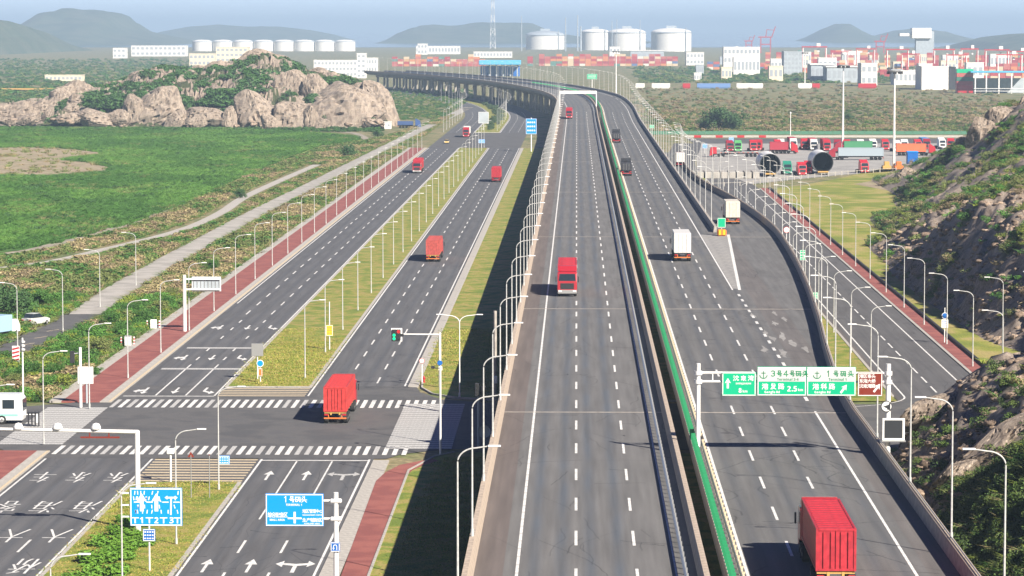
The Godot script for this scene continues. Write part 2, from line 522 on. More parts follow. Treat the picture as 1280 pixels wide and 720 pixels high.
# ---------------------------------------------------------------- ground
func build_ground():
	var g := MB.new()
	var ds := [-200.0, 150.0, 400.0, 800.0, 1400.0, 2200.0, 3500.0, 6000.0, 12000.0, 30000.0]
	for i in ds.size() - 1:
		var a: float = ds[i]; var b: float = ds[i + 1]
		var w := maxf(700.0, b * 0.5)
		g.quad(G(-w, 0, a), G(w, 0, a), G(w, 0, b), G(-w, 0, b))
	struct("ground", g, M.scrub)
	var sea := MB.new()
	sea.quad(G(-9000, 0.3, 6700), G(9000, 0.3, 6700), G(15000, 0.3, 30000), G(-15000, 0.3, 30000))
	var wm := plain(0.05, 0.09, 0.11, 0.12)
	struct("sea", sea, wm)
	var f := MB.new()
	f.sheet(pix_poly([-40, 320, -40, 152, 60, 153, 120, 155, 300, 161, 400, 166, 452, 171, 448, 178, 400, 182, 365, 196, 300, 222, 268, 238, 235, 253, 200, 266, 160, 281, 120, 294, 60, 308, 0, 316], 0.02))
	struct("field", f, M.field)
	var b1 := MB.new()
	b1.sheet(bare_patch())
	struct("bare_ground", b1, M.bare)
	var wd := MB.new()
	wd.sheet(pix_poly([-30, 505, -30, 470, 40, 440, 75, 420, 112, 394, 175, 366, 260, 318, 320, 292, 380, 258, 400, 258, 230, 405, 135, 478, 100, 502], 0.02))
	wd.sheet(pix_poly([-30, 395, -30, 352, 60, 343, 130, 338, 150, 345, 118, 362, 60, 392, 20, 402], 0.02))
	struct("verge", wd, M.weeds)
	# tracks on the field side
	var p1 := MB.new()
	track(p1, curve([W(108, 393), W(150, 362), W(230, 316), W(320, 267), W(400, 227), W(470, 191), W(540, 156), W(586, 134)], 14.0), 5.2, 0.05)
	struct("path", p1, M.concrete_path)
	var p2 := MB.new()
	track(p2, curve([W(-20, 338), W(60, 328), W(130, 312), W(190, 298), W(240, 283), W(278, 265), W(305, 247), W(350, 226), W(396, 206)], 14.0), 2.6, 0.05)
	var d2 := struct("path", p2, M.kerb)
	var p3 := MB.new()
	track(p3, curve([W(-20, 322), W(40, 313), W(80, 303), W(150, 283), W(200, 264), W(235, 248), W(290, 222), W(350, 197), W(392, 181), W(440, 170)], 14.0), 3.2, 0.05)
	struct("track", p3, M.dirt)
	var p4 := MB.new()
	track(p4, curve([W(478, 186), W(455, 172), W(440, 166), W(400, 163)], 14.0), 3.0, 0.045)
	struct("track", p4, M.dirt)
	# the small asphalt road in front of that path
	var p5 := MB.new()
	track(p5, curve([W(-60, 475), W(0, 447), W(50, 423), W(86, 404), W(109, 392.5)], 8.0), 8.2, 0.04)
	var sr := struct("road", p5, M.junction)
	var mk := MB.new()
	mk.box(Vector3.ZERO, Vector3(0.15, 0.008, 3.0))
	var dash := mk.mesh()
	for q in [[14, 440], [35, 430], [51, 421.5], [66, 413]]:
		var o := part(sr, "dash", dash, M.buff_paint, W(q[0], q[1], 0.05))
		o.rotation.y = -0.42
	# lawns
	var lw := MB.new()
	lw.sheet(ground_poly([49.9, 330, 75, 330, 75, 470, 140, 700, 150, 1000, 100, 960, 70, 860, 60, 830, 52, 815, 49.9, 780], 0.03))
	struct("lawn", lw, M.lawn)
	var ug := MB.new()
	ug.sheet(ground_poly([-18.4, 372, -17.9, 359, -16.4, 353, -13.6, 349.5, -9.0, 347.5, 24, 347.0, 24, 1080, -18.4, 1080], 0.16))
	ug.sheet(ground_poly([-15.6, 180, 24, 180, 24, 303, -11.8, 303.5, -13.6, 300.5, -15.6, 291], 0.16))
	ug.sheet(ground_poly([24, 347, 35.6, 347, 35.6, 900, 24, 900], 0.12))
	struct("lawn", ug, M.turf)
	var far_green := MB.new()
	far_green.sheet(pix_poly([828, 165, 1240, 165, 1235, 162, 840, 162], 0.03))
	far_green.sheet(pix_poly([905, 152, 1000, 148, 1190, 146, 1180, 150, 1060, 154, 960, 157], 0.05))
	struct("verge", far_green, M.weeds)

func bare_patch() -> PackedVector3Array:               # the bare ground in the field, with a ragged edge
	var a := pix_poly([-40, 186, 30, 184, 72, 185, 122, 190, 130, 194, 100, 197, 75, 200, 110, 203, 140, 210, 132, 215, 100, 218, 60, 221, -40, 220], 0.035)
	var f := noise(33, 0.35, 3)
	var out := PackedVector3Array()
	for i in a.size():
		var p := a[i]; var q := a[(i + 1) % a.size()]
		for k in 7:
			var m := p.lerp(q, k / 7.0)
			var n := f.get_noise_2d(i * 7 + k, 0.0)
			out.append(m + Vector3(n * 1.6, 0, n * 9.0))
	return out

# ---------------------------------------------------------------- the arterial road
func lane_dash() -> Mesh:
	if not shared.has("dash"):
		var q := MB.new()
		q.box(Vector3(0, 0, 0), Vector3(0.2, 0.01, 6.0))
		shared.dash = q.mesh()
	return shared.dash

func dashes(parent: Node, way: Callable, x: float, s0: float, s1: float, h: float, cycle := 15.0):
	var s := s0
	while s < s1:
		var o := part(parent, "dash", lane_dash(), M.paint, way.call(s + 3.0, x, h))
		var a: Vector3 = way.call(s, x, h); var b: Vector3 = way.call(s + 6.0, x, h)
		o.rotation = Vector3(atan2(b.y - a.y, a.z - b.z), atan2(a.x - b.x, a.z - b.z), 0)
		s += cycle

func line(parent: Node, way: Callable, x: float, s0: float, s1: float, h: float, w := 0.2, m: Material = null):
	var q := MB.new()
	ribbon(q, way, stations(s0, s1, 40.0, 1180.0), x - w * 0.5, x + w * 0.5, h)
	part(parent, "edge_line", q, m if m else M.paint)

func build_arterial():
	var far := 2160.0
	var st := stations(180.0, far, 40.0, 1400.0)
	var r1 := MB.new()
	ribbon(r1, on_road, st, -51.6, -40.6, 0.05, 12.0, 128.0, -52.0)
	var road_a := struct("road", r1, M.road)
	var r2 := MB.new()
	ribbon(r2, on_road, st, -30.6, -19.5, 0.05, 12.0, 128.0, -31.0)
	var road_b := struct("road", r2, M.road)
	# the crossing streets
	var j := MB.new()
	j.sheet(ground_poly([-150, 309, -62, 309, -57, 306, -54, 301, -53.5, 299.5, -18.3, 299.5, -17.0, 303, -13, 306.5, 34, 306.5, 37, 300, 62, 300, 62, 341, 48, 341, 47, 352, 37, 352, 36.5, 347, 33, 344.5, -10, 345, -15, 348, -17.8, 355, -18.6, 361, -51.6, 361, -53, 350, -56, 344, -60, 341, -150, 341], 0.062))
	struct("road", j, M.junction)
	var j2 := MB.new()
	j2.sheet(ground_poly([-51.5, 1085, -19.5, 1085, -19.5, 1240, -51.5, 1240], 0.062))
	struct("road", j2, M.junction)
	# lane marks of the two roadways
	for x in [-47.95, -44.3]:
		dashes(road_a, on_road, x, 185.0, 250.0, 0.064)
		dashes(road_a, on_road, x, 452.0, 1080.0, 0.064)
		dashes(road_a, on_road, x, 1250.0, 1560.0, 0.064)
	for x in [-26.9, -23.3]:
		dashes(road_b, on_road, x, 364.0, 1080.0, 0.064)
		dashes(road_b, on_road, x, 1250.0, 1560.0, 0.064)
	line(road_a, on_road, -40.9, 180, 299, 0.064); line(road_a, on_road, -40.9, 351, 1085, 0.064)
	line(road_a, on_road, -51.2, 180, 299, 0.064); line(road_a, on_road, -51.2, 470, 1085, 0.064)
	line(road_b, on_road, -30.3, 180, 299, 0.064); line(road_b, on_road, -30.3, 351, 1085, 0.064)
	line(road_b, on_road, -19.9, 180, 299, 0.064); line(road_b, on_road, -19.9, 361, 1085, 0.064)
	line(road_a, on_road, -40.9, 1245, far, 0.064); line(road_b, on_road, -30.3, 1245, far, 0.064)
	line(road_a, on_road, -47.6, 351.3, 384, 0.064); line(road_a, on_road, -44.2, 351.3, 384, 0.064)
	line(road_b, on_road, -26.8, 262, 297.6, 0.064, 0.16); line(road_b, on_road, -23.4, 262, 297.6, 0.064, 0.16)
	for x in [-26.8, -23.4]: dashes(road_b, on_road, x, 185.0, 250.0, 0.064)
	# short dashes before the junction on the far side
	for x in [-47.6, -44.2]:
		for d in [391.0, 402.0, 418.0, 430.0, 441.0]:
			part(road_a, "dash", lane_dash(), M.paint, G(x, 0.064, d)).scale = Vector3(1, 1, 0.6)
	# stop lines and worn bars
	var bars := [[-51.2, -40.9, 350.6, 0.35, M.paint], [-30.3, -19.9, 298.2, 0.35, M.paint], [-50.6, -41.0, 379.0, 1.5, M.worn_paint], [-50.6, -41.0, 404.0, 1.5, M.worn_paint]]
	for b in bars:
		var q := MB.new()
		q.box(Vector3.ZERO, Vector3(b[1] - b[0], 0.01, b[3]))
		part(road_a if b[0] < -35 else road_b, "stop_line", q, b[4], G((b[0] + b[1]) * 0.5, 0.066, b[2]))
	# zebra crossings, bar by bar
	var zb := MB.new()
	zb.box(Vector3.ZERO, Vector3(0.46, 0.01, 6.6))
	var zm := zb.mesh()
	for row in [[-51.0, -15.0, 343.6, 1.08], [-51.0, -16.6, 305.3, 0.93]]:
		var cross := Node3D.new()
		cross.name = numbered("zebra_crossing"); add_child(cross)
		tag(cross, "zebra crossing before the hatched median of the upper lamp row" if row[2] > 330 else "zebra crossing beside the striped median tip with two thin poles", "crossing")
		cross.set_meta("kind", "structure")
		var x: float = row[0]
		while x < row[1]:
			var o := part(cross, "bar", zm, M.paint if rng.randf() < 0.75 else M.worn_paint, G(x, 0.072, row[2]))
			o.scale.z = row[3]
			x += 0.95
	# the two crossings over the side street: wide bars along it
	var wb := MB.new()
	wb.box(Vector3.ZERO, Vector3(6.6, 0.01, 1.25))
	var wm := wb.mesh()
	for row in [[-15.6, 307.5, 344.0, "wide worn zebra crossing of pale bars half under the viaduct"], [-54.6, 310.0, 340.0, "wide worn zebra crossing of pale bars beside the white bus"]]:
		var cross := Node3D.new()
		cross.name = numbered("zebra_crossing"); add_child(cross)
		tag(cross, row[3], "crossing")
		cross.set_meta("kind", "structure")
		var d: float = row[1]
		while d < row[2]:
			part(cross, "bar", wm, M.worn_paint, G(row[0], 0.072, d))
			d += 1.62
	# medians: kerb, turf, hatched tips
	for seg in [[180.0, 283.0], [359.5, 1083.0], [1246.0, far]]:
		var ss := stations(seg[0], seg[1], 40.0, 1400.0)
		var q := MB.new()
		ribbon(q, on_road, ss, -40.3, -30.9, 0.17)
		var md := struct("median", q, M.turf)
		var k := MB.new()
		sweep(k, on_road, ss, rect(-40.62, -40.3, 0.0, 0.19)); sweep(k, on_road, ss, rect(-30.9, -30.58, 0.0, 0.19))
		k.box(on_road(seg[0] - 0.15, -35.6, 0.095), Vector3(10.04, 0.19, 0.3))
		part(md, "kerb", k, M.kerb)
	for hz in [[283.6, 299.0, -1.0], [350.2, 358.8, 1.0]]:
		var q := MB.new()
		q.sheet(ground_poly([-40.6, hz[0], -30.6, hz[0], -30.6, hz[1], -40.6, hz[1]], 0.068))
		var z := struct("hatched_tip", q, M.junction, "striped no-driving zone at the tip of the median " + ("with thin poles" if hz[2] < 0 else "with the arrow sign"), "road marking")
		var sb := MB.new()
		sb.box(Vector3.ZERO, Vector3(9.9, 0.01, 0.62), Basis(Vector3.UP, 0.0))
		var sm := sb.mesh()
		var d: float = hz[0] + 0.8
		while d < hz[1] - 0.3:
			part(z, "stripe", sm, M.buff_paint, G(-35.6, 0.078, d))
			d += 1.75
	# pavements
	for seg in [[180.0, 304.0], [344.5, 1085.0]]:
		var ss := stations(seg[0], seg[1], 40.0, 1400.0)
		var q := MB.new()
		sweep(q, on_road, ss, rect(-57.2, -52.9, 0.0, 0.17))
		var pv := struct("pavement", q, M.paving)
		var k := MB.new()
		sweep(k, on_road, ss, rect(-52.9, -51.62, 0.0, 0.155)); sweep(k, on_road, ss, rect(-58.6, -57.2, 0.0, 0.2))
		part(pv, "kerb", k, M.kerb)
		var ky := MB.new()
		ribbon(ky, on_road, ss, -51.95, -51.66, 0.162)
		part(pv, "edge_line", ky, M.buff_paint)
	var q3 := MB.new()
	q3.sheet(pix_poly([380, 745, 426, 720, 448, 660, 470, 601, 482, 590, 500, 581, 540, 573, 548, 576, 530, 581, 515, 588, 507, 596, 486, 656, 462, 720, 440, 780, 400, 780], 0.17))
	var pv3 := struct("pavement", q3, M.paving)
	var k3 := MB.new()
	sweep(k3, on_road, [180.0, 298.0], rect(-19.48, -17.95, 0.0, 0.15))
	wall_along(k3, [G(-15.7, 0, 180), G(-15.7, 0, 291), G(-13.7, 0, 300.5), G(-11.9, 0, 303.6)], 0.2, 0.0, 0.24)
	part(pv3, "kerb", k3, M.kerb)
	var k4 := MB.new()
	sweep(k4, on_road, [360.0, 1082.0], rect(-19.48, -18.3, 0.0, 0.17))
	wall_along(k4, [G(-18.3, 0, 372), G(-17.8, 0, 359), G(-16.3, 0, 353), G(-13.5, 0, 349.4), G(-9, 0, 347.4), G(24, 0, 346.8)], 0.22, 0.0, 0.2)
	struct("kerb", k4, M.kerb)
	# arrows on the lanes
	for a in [[-49.4, 356, 1, "turn_out"], [-45.9, 356, 1, "ahead"], [-42.6, 356, 1, "turn_in"], [-49.4, 392, 1, "turn_out"], [-45.9, 392, 1, "ahead"], [-42.6, 392, 1, "turn_in"], [-49.4, 432, 1, "turn_out"], [-45.6, 432, 1, "ahead"], [-42.6, 432, 1, "turn_in"],
			[-28.6, 288, -1, "ahead"], [-25.1, 288, -1, "ahead"], [-21.6, 288, -1, "tee"], [-28.6, 239, -1, "ahead"], [-25.2, 239, -1, "ahead"], [-21.7, 239, -1, "tee"]]:
		arrow(road_a if a[0] < -35 else road_b, a[0], a[1], a[2], a[3], M.worn_paint if a[3] == "tee" and a[1] > 260 else M.paint)
	# characters painted on the lanes, read by traffic coming this way
	for col in [[-49.4, "车客渡", [286.5, 268.5, 253.0]], [-46.1, "东海大桥", [286.5, 268.5, 253.0, 238.5]], [-42.6, "东海大桥", [286.5, 268.5, 253.0, 238.5]]]:
		for i in col[1].length():
			var q := MB.new()
			glyph(q, col[1][i], Vector3(0.95, 0, 3.2), Vector3(-1.9, 0, 0), Vector3(0, 0, -6.4), Vector3.UP, 0.105)
			part(road_a, "road_lettering", q, M.paint, G(col[0], 0.066, col[2][i]))

func arrow(parent: Node, x: float, d: float, way: int, what: String, m: Material):
	var q := MB.new()
	var A := func(poly: Array):
		var p := PackedVector3Array()
		for k in range(0, poly.size(), 2): p.append(Vector3(poly[k] * way, 0, poly[k + 1] * way))
		q.sheet(p)
	if what == "ahead": A.call([-0.12, -3, 0.12, -3, 0.12, 0.6, 0.5, 0.6, 0, 3, -0.5, 0.6, -0.12, 0.6])
	elif what == "turn_in": A.call([-0.14, -3, 0.14, -3, 0.14, 0.2, 0.75, 1.3, 0.75, 0.2, 1.35, 1.9, 0.75, 3.4, 0.75, 2.3, -0.14, 0.8])
	elif what == "turn_out": A.call([0.14, -3, -0.14, -3, -0.14, -1.0, -0.8, -0.4, -0.8, -1.3, -1.35, 0.6, -0.8, 2.0, -0.8, 1.1, -0.14, 0.4, -0.14, 1.4, -0.45, 1.4, 0, 3.2, 0.45, 1.4, 0.14, 1.4])
	else: A.call([-0.16, -3, 0.16, -3, 0.16, 0.0, 1.0, 0.5, 1.0, -0.5, 1.6, 0.9, 1.0, 2.3, 1.0, 1.3, 0.0, 0.9, -0.9, 1.3, -0.9, 2.3, -1.5, 0.9, -0.9, -0.5, -0.9, 0.4, -0.16, 0.0])
	var o := part(parent, "lane_arrow", q, m, G(x, 0.07, d))
	return o

# ---------------------------------------------------------------- strokes of the characters on signs and road, on a 10 x 10 grid, y down
const WATER := [[1, 0.3, 2, 1.5], [0, 3, 1.5, 4.2], [0, 10, 2, 6.3]]
const STROKES := {
	"号": [[3, 0, 7, 0, 7, 3, 3, 3, 3, 0], [1, 5, 9, 5], [4, 5, 3, 7, 8, 7, 8, 9.5, 6, 9.5]],
	"码": [[0, 1, 4, 1], [2, 1, 0, 6], [1, 5, 4, 5, 4, 9, 1, 9, 1, 5], [5, 1, 9, 1, 8.5, 5], [6, 1, 5.5, 5, 9.5, 5, 9, 9.5, 7.5, 9], [4.8, 7.2, 8, 7.2]],
	"头": [[3, 0, 4.5, 1.5], [1.5, 2.5, 3, 4], [0, 6, 10, 6], [6, 0, 6, 6, 1, 10], [6.5, 7.5, 9.5, 10]],
	"沈": [[4, 4, 4, 2.5, 10, 2.5, 10, 4], [7, 0, 7, 5, 3, 10], [7, 5, 7.5, 9.5, 10, 9.5, 10, 8]],
	"家": [[5, 0, 5, 1], [1, 3.5, 1, 2, 9, 2, 9, 3.5], [2, 4, 8, 4], [5.5, 4, 1, 7], [4, 5.5, 6, 7.5, 6, 10, 4.5, 10], [5.5, 6.5, 1, 9], [9, 5.5, 6.5, 7, 10, 10]],
	"湾": [[6.5, 0, 6.5, 1], [3, 1.5, 10, 1.5], [5.5, 1.5, 5.5, 4.5], [7.5, 1.5, 7.5, 4.5], [4, 2.5, 3.3, 4.2], [9, 2.5, 10, 4.2], [4, 5.5, 9, 5.5, 9, 7, 4, 7, 4, 8.5, 9.5, 8.5, 9, 10, 7.5, 10]],
	"港": [[3, 2, 10, 2], [5, 0.5, 5, 4], [8, 0.5, 8, 4], [3, 4, 10, 4], [5, 4, 3, 7], [7.5, 4, 10, 7], [5, 6, 8, 6, 8, 7.7, 5, 7.7], [5, 6, 5, 10, 9.5, 10, 9.5, 8.5]],
	"发": [[3, 0, 2.2, 3.5, 9, 3.5], [7.5, 0.5, 8.5, 2], [5, 0, 4, 5, 1, 10], [4, 5.5, 8, 5.5, 6, 8, 3, 10], [4, 5.5, 6, 8, 10, 10]],
	"科": [[4, 0, 1, 1.5], [0, 3, 5, 3], [2.5, 1, 2.5, 10], [2.5, 4, 0, 7.5], [2.5, 4.5, 5, 6.5], [6, 1.5, 7, 2.8], [6, 4, 7, 5.3], [5, 7.5, 10, 6.5], [8.5, 0, 8.5, 10]],
	"路": [[0.5, 0.5, 4, 0.5, 4, 3.5, 0.5, 3.5, 0.5, 0.5], [2.2, 3.5, 2.2, 9], [2.2, 6, 4.2, 6], [0.5, 5.5, 0.5, 9], [0, 9.5, 4.5, 8.5], [6.5, 0, 5, 3], [6.5, 1.2, 9, 1.2, 7.5, 4, 4.8, 6], [6, 2.5, 10, 6], [6, 6.5, 9, 6.5, 9, 9.7, 6, 9.7, 6, 6.5]],
	"综": [[2.5, 0, 0.8, 3, 3, 3, 0.8, 6, 3.2, 5.5], [0, 9, 3.5, 8], [7, 0, 7, 1.2], [4.3, 3, 4.3, 1.7, 10, 1.7, 10, 3], [5, 4, 9, 4], [4, 6, 10, 6], [7, 6, 7, 10, 6, 9.5], [5.5, 7.5, 4.2, 9.5], [8.5, 7.5, 10, 9.5]],
	"合": [[5, 0, 0, 4.5], [5, 0, 10, 4.5], [3, 4.5, 7, 4.5], [2.5, 6, 7.5, 6, 7.5, 9.7, 2.5, 9.7, 2.5, 6]],
	"配": [[0, 1, 5, 1], [0.5, 3, 4.5, 3, 4.5, 9.5, 0.5, 9.5, 0.5, 3], [1.8, 1, 1.8, 5], [3.2, 1, 3.2, 5], [0.5, 7.3, 4.5, 7.3], [6, 1.5, 9.5, 1.5, 9.5, 4.5, 6, 4.5], [6, 4.5, 6, 9.5, 10, 9.5, 10, 8]],
	"套": [[1, 1.5, 9, 1.5], [5.5, 0, 0, 5], [5.5, 1.5, 10, 5], [3.5, 3.5, 3.5, 7.5], [3.5, 3.5, 7, 3.5], [3.5, 5, 7, 5], [3.5, 6.2, 7, 6.2], [0.5, 7.5, 9.5, 7.5], [4, 7.7, 2, 9.7, 8, 9.4], [6.5, 8.2, 9, 10]],
	"区": [[9, 0.5, 1, 0.5, 1, 9.5, 9.5, 9.5], [7.5, 2, 2.8, 8], [3, 2.5, 7.8, 8]],
	"管": [[2.5, 0, 0.8, 2.5], [2, 1.3, 4.5, 1.3], [6.5, 0, 5.3, 2.5], [6.2, 1.3, 9.5, 1.3], [5, 2.5, 5, 3.5], [0.8, 5, 0.8, 3.7, 9.2, 3.7, 9.2, 5], [3, 5, 3, 10], [3, 5, 7.5, 5, 7.5, 6.7, 3, 6.7], [3, 8, 8, 8, 8, 9.8, 3, 9.8]],
	"理": [[0, 1, 4, 1], [0.3, 4.5, 3.8, 4.5], [2, 1, 2, 8.5], [0, 9, 4, 8], [5, 0.8, 9.5, 0.8, 9.5, 5, 5, 5, 5, 0.8], [5, 2.9, 9.5, 2.9], [7.2, 0.8, 7.2, 9.5], [5, 7.2, 9.5, 7.2], [4.3, 9.6, 10, 9.6]],
	"中": [[1, 2.5, 9, 2.5, 9, 6.5, 1, 6.5, 1, 2.5], [5, 0, 5, 10]],
	"心": [[1, 4.5, 0.2, 7.5], [3, 3, 3, 9.3, 7.5, 9.3, 7.8, 7.5], [5, 2, 6, 4], [8, 3.5, 9.8, 6]],
	"生": [[2.5, 1, 1, 4], [1.8, 3, 9, 3], [1.5, 6, 8.5, 6], [0, 9.5, 10, 9.5], [5, 0, 5, 9.5]],
	"产": [[5, 0, 5.5, 1.2], [1.5, 1.7, 9, 1.7], [3, 2.5, 4, 4], [7, 2.3, 6.2, 4], [1.8, 4.7, 9.5, 4.7], [1.8, 4.7, 1.5, 7.5, 0, 10]],
	"辅": [[0, 1.5, 4.5, 1.5], [2, 0, 0.6, 4.8, 4.5, 4.8], [2.6, 3, 2.6, 10], [0, 7.5, 4.7, 6.8], [5, 2, 10, 2], [8.7, 0.3, 9.6, 1.3], [5.3, 4, 5.3, 10], [5.3, 4, 9.6, 4, 9.6, 9.8, 8.8, 9.8], [5.3, 6, 9.6, 6], [5.3, 8, 9.6, 8], [7.4, 0.3, 7.4, 10]],
	"助": [[0.8, 1, 4, 1], [0.8, 1, 0.8, 8.5], [4, 1, 4, 8.5], [0.8, 3.5, 4, 3.5], [0.8, 6, 4, 6], [0, 9, 4.8, 8], [5.2, 3, 9.5, 3, 9, 9.5, 7.7, 9], [7.2, 0, 7, 4.5, 5, 10]],
	"东": [[1, 2, 9, 2], [4.3, 0, 2, 5, 8.5, 5], [5.2, 3.5, 5.2, 10, 4, 9.3], [3, 6.5, 1, 9], [7.3, 6.5, 9.3, 8.8]],
	"海": [[5, 0, 3.2, 3], [4.5, 1.5, 10, 1.5], [4.8, 3.3, 4, 9], [4.8, 3.3, 9.2, 3.3, 8.8, 9.8, 7.5, 9.5], [3, 6, 10, 6], [4, 8.3, 9.5, 8.3]],
	"大": [[0.5, 3.5, 9.5, 3.5], [5, 0, 5, 4, 0.5, 10], [5, 4, 9.5, 10]],
	"桥": [[0, 3, 4.3, 3], [2.2, 0, 2.2, 10], [2.2, 3.5, 0, 7.5], [2.4, 4.5, 4.2, 6], [9, 0, 5.2, 1], [4.8, 2.8, 10, 2.8], [7.2, 1, 4.5, 6], [7.3, 2.8, 10, 6], [6, 6, 5.8, 8.5, 4.5, 10], [8.5, 6, 8.5, 10]],
	"车": [[2, 1.8, 9, 1.8], [4.5, 0, 2.3, 5, 8.8, 5], [0, 7.5, 10, 7.5], [5.3, 3.2, 5.3, 10]],
	"客": [[5, 0, 5, 1], [0.8, 3, 0.8, 1.5, 9.2, 1.5, 9.2, 3], [4.5, 2.5, 1.5, 5], [4, 3.5, 7.5, 3.5, 5, 5.5, 0.5, 7.2], [3.5, 4.2, 9.8, 7.2], [3, 7.2, 7.2, 7.2, 7.2, 9.8, 3, 9.8, 3, 7.2]],
	"渡": [[6.8, 0, 6.8, 1], [3.3, 1.5, 10, 1.5], [3.3, 1.5, 3.2, 6, 2.2, 9.5], [4, 3.2, 10, 3.2], [5.5, 2.3, 5.5, 5.3], [8, 2.3, 8, 5.3], [5.5, 5.3, 8, 5.3], [4.5, 6.7, 8.5, 6.7, 6.5, 8.7, 4, 10], [5, 7.2, 7, 9, 10, 10]],
	"1": [[3, 2, 5, 0, 5, 10]],
	"3": [[2, 1, 5, 0, 8, 1.5, 7.5, 4, 5, 4.8, 8, 5.8, 8, 8.5, 5, 10, 2, 9]],
	"4": [[6.5, 10, 6.5, 0, 1.5, 7, 9, 7]],
}

func glyph(mb: MB, ch: String, o: Vector3, xv: Vector3, yv: Vector3, up: Vector3, thick := 0.1):
	var strokes: Array = STROKES.get(ch, []).duplicate()
	if ch in ["沈", "湾", "港", "海", "渡"]: strokes += WATER
	var xl := xv.length(); var yl := yv.length()
	var lift := 0.0
	for s in strokes:
		for k in range(0, s.size() - 2, 2):
			var a := Vector2(s[k] * xl, s[k + 1] * yl) * 0.1; var b := Vector2(s[k + 2] * xl, s[k + 3] * yl) * 0.1
			stroke(mb, o + up * lift, xv / xl, yv / yl, a, b, thick * xl)
			lift += 0.0006

func stroke(mb: MB, o: Vector3, xd: Vector3, yd: Vector3, a: Vector2, b: Vector2, w: float):
	var d := (b - a).normalized() * w * 0.5
	var s := d.orthogonal()
	var p := []
	for q in [a - d + s, a - d - s, b + d - s, b + d + s]: p.append(o + xd * q.x + yd * q.y)
	var up := yd.cross(xd)
	if (p[1] - p[0]).cross(p[2] - p[0]).dot(up) < 0: p.reverse()
	mb.quad(p[0], p[1], p[2], p[3])

func write(mb: MB, text: String, o: Vector3, size: float, gap := 1.25, xd := Vector3.RIGHT, yd := Vector3.DOWN, narrow := 1.0, thick := 0.12):   # a line of characters, o is its top corner
	for i in text.length():
		glyph(mb, text[i], o + xd * size * gap * i * narrow, xd * size * narrow, yd * size, yd.cross(xd), thick)

func latin(parent: Node, text: String, o: Vector3, high: float, m: Material, face := Vector3(0, 0, 1)):
	var tm := TextMesh.new()
	var f := SystemFont.new()
	f.font_names = PackedStringArray(["Droid Sans"]); f.font_weight = 700
	tm.font = f; tm.text = text; tm.font_size = 32; tm.pixel_size = high / 24.0; tm.depth = 0.01
	var n := part(parent, "lettering", tm, m, o)
	return n

# ---------------------------------------------------------------- the viaduct
func wall_x(d: float) -> float:           # inner face of the outer wall beside the exit
	var t := [[180, 24.05], [262, 24.0], [282, 24.1], [318, 25.5], [360, 27.7], [409, 29.9], [460, 31.7], [518, 32.9], [550, 32.9], [598, 32.3], [643, 31.4], [719, 29.8], [800, 29.6], [912, 31.0], [1045, 34.0]]
	for i in t.size() - 1:
		if d <= t[i + 1][0]:
			var p0 = t[maxi(i - 1, 0)][1]; var p3 = t[mini(i + 2, t.size() - 1)][1]
			return cubic_interpolate(t[i][1], t[i + 1][1], p0, p3, clampf((d - t[i][0]) / (t[i + 1][0] - t[i][0]), 0.0, 1.0))
	return 34.0

func ramp_h(d: float) -> float:
	return lerpf(DECK, 0.12, smoothstep(500.0, 1075.0, d))

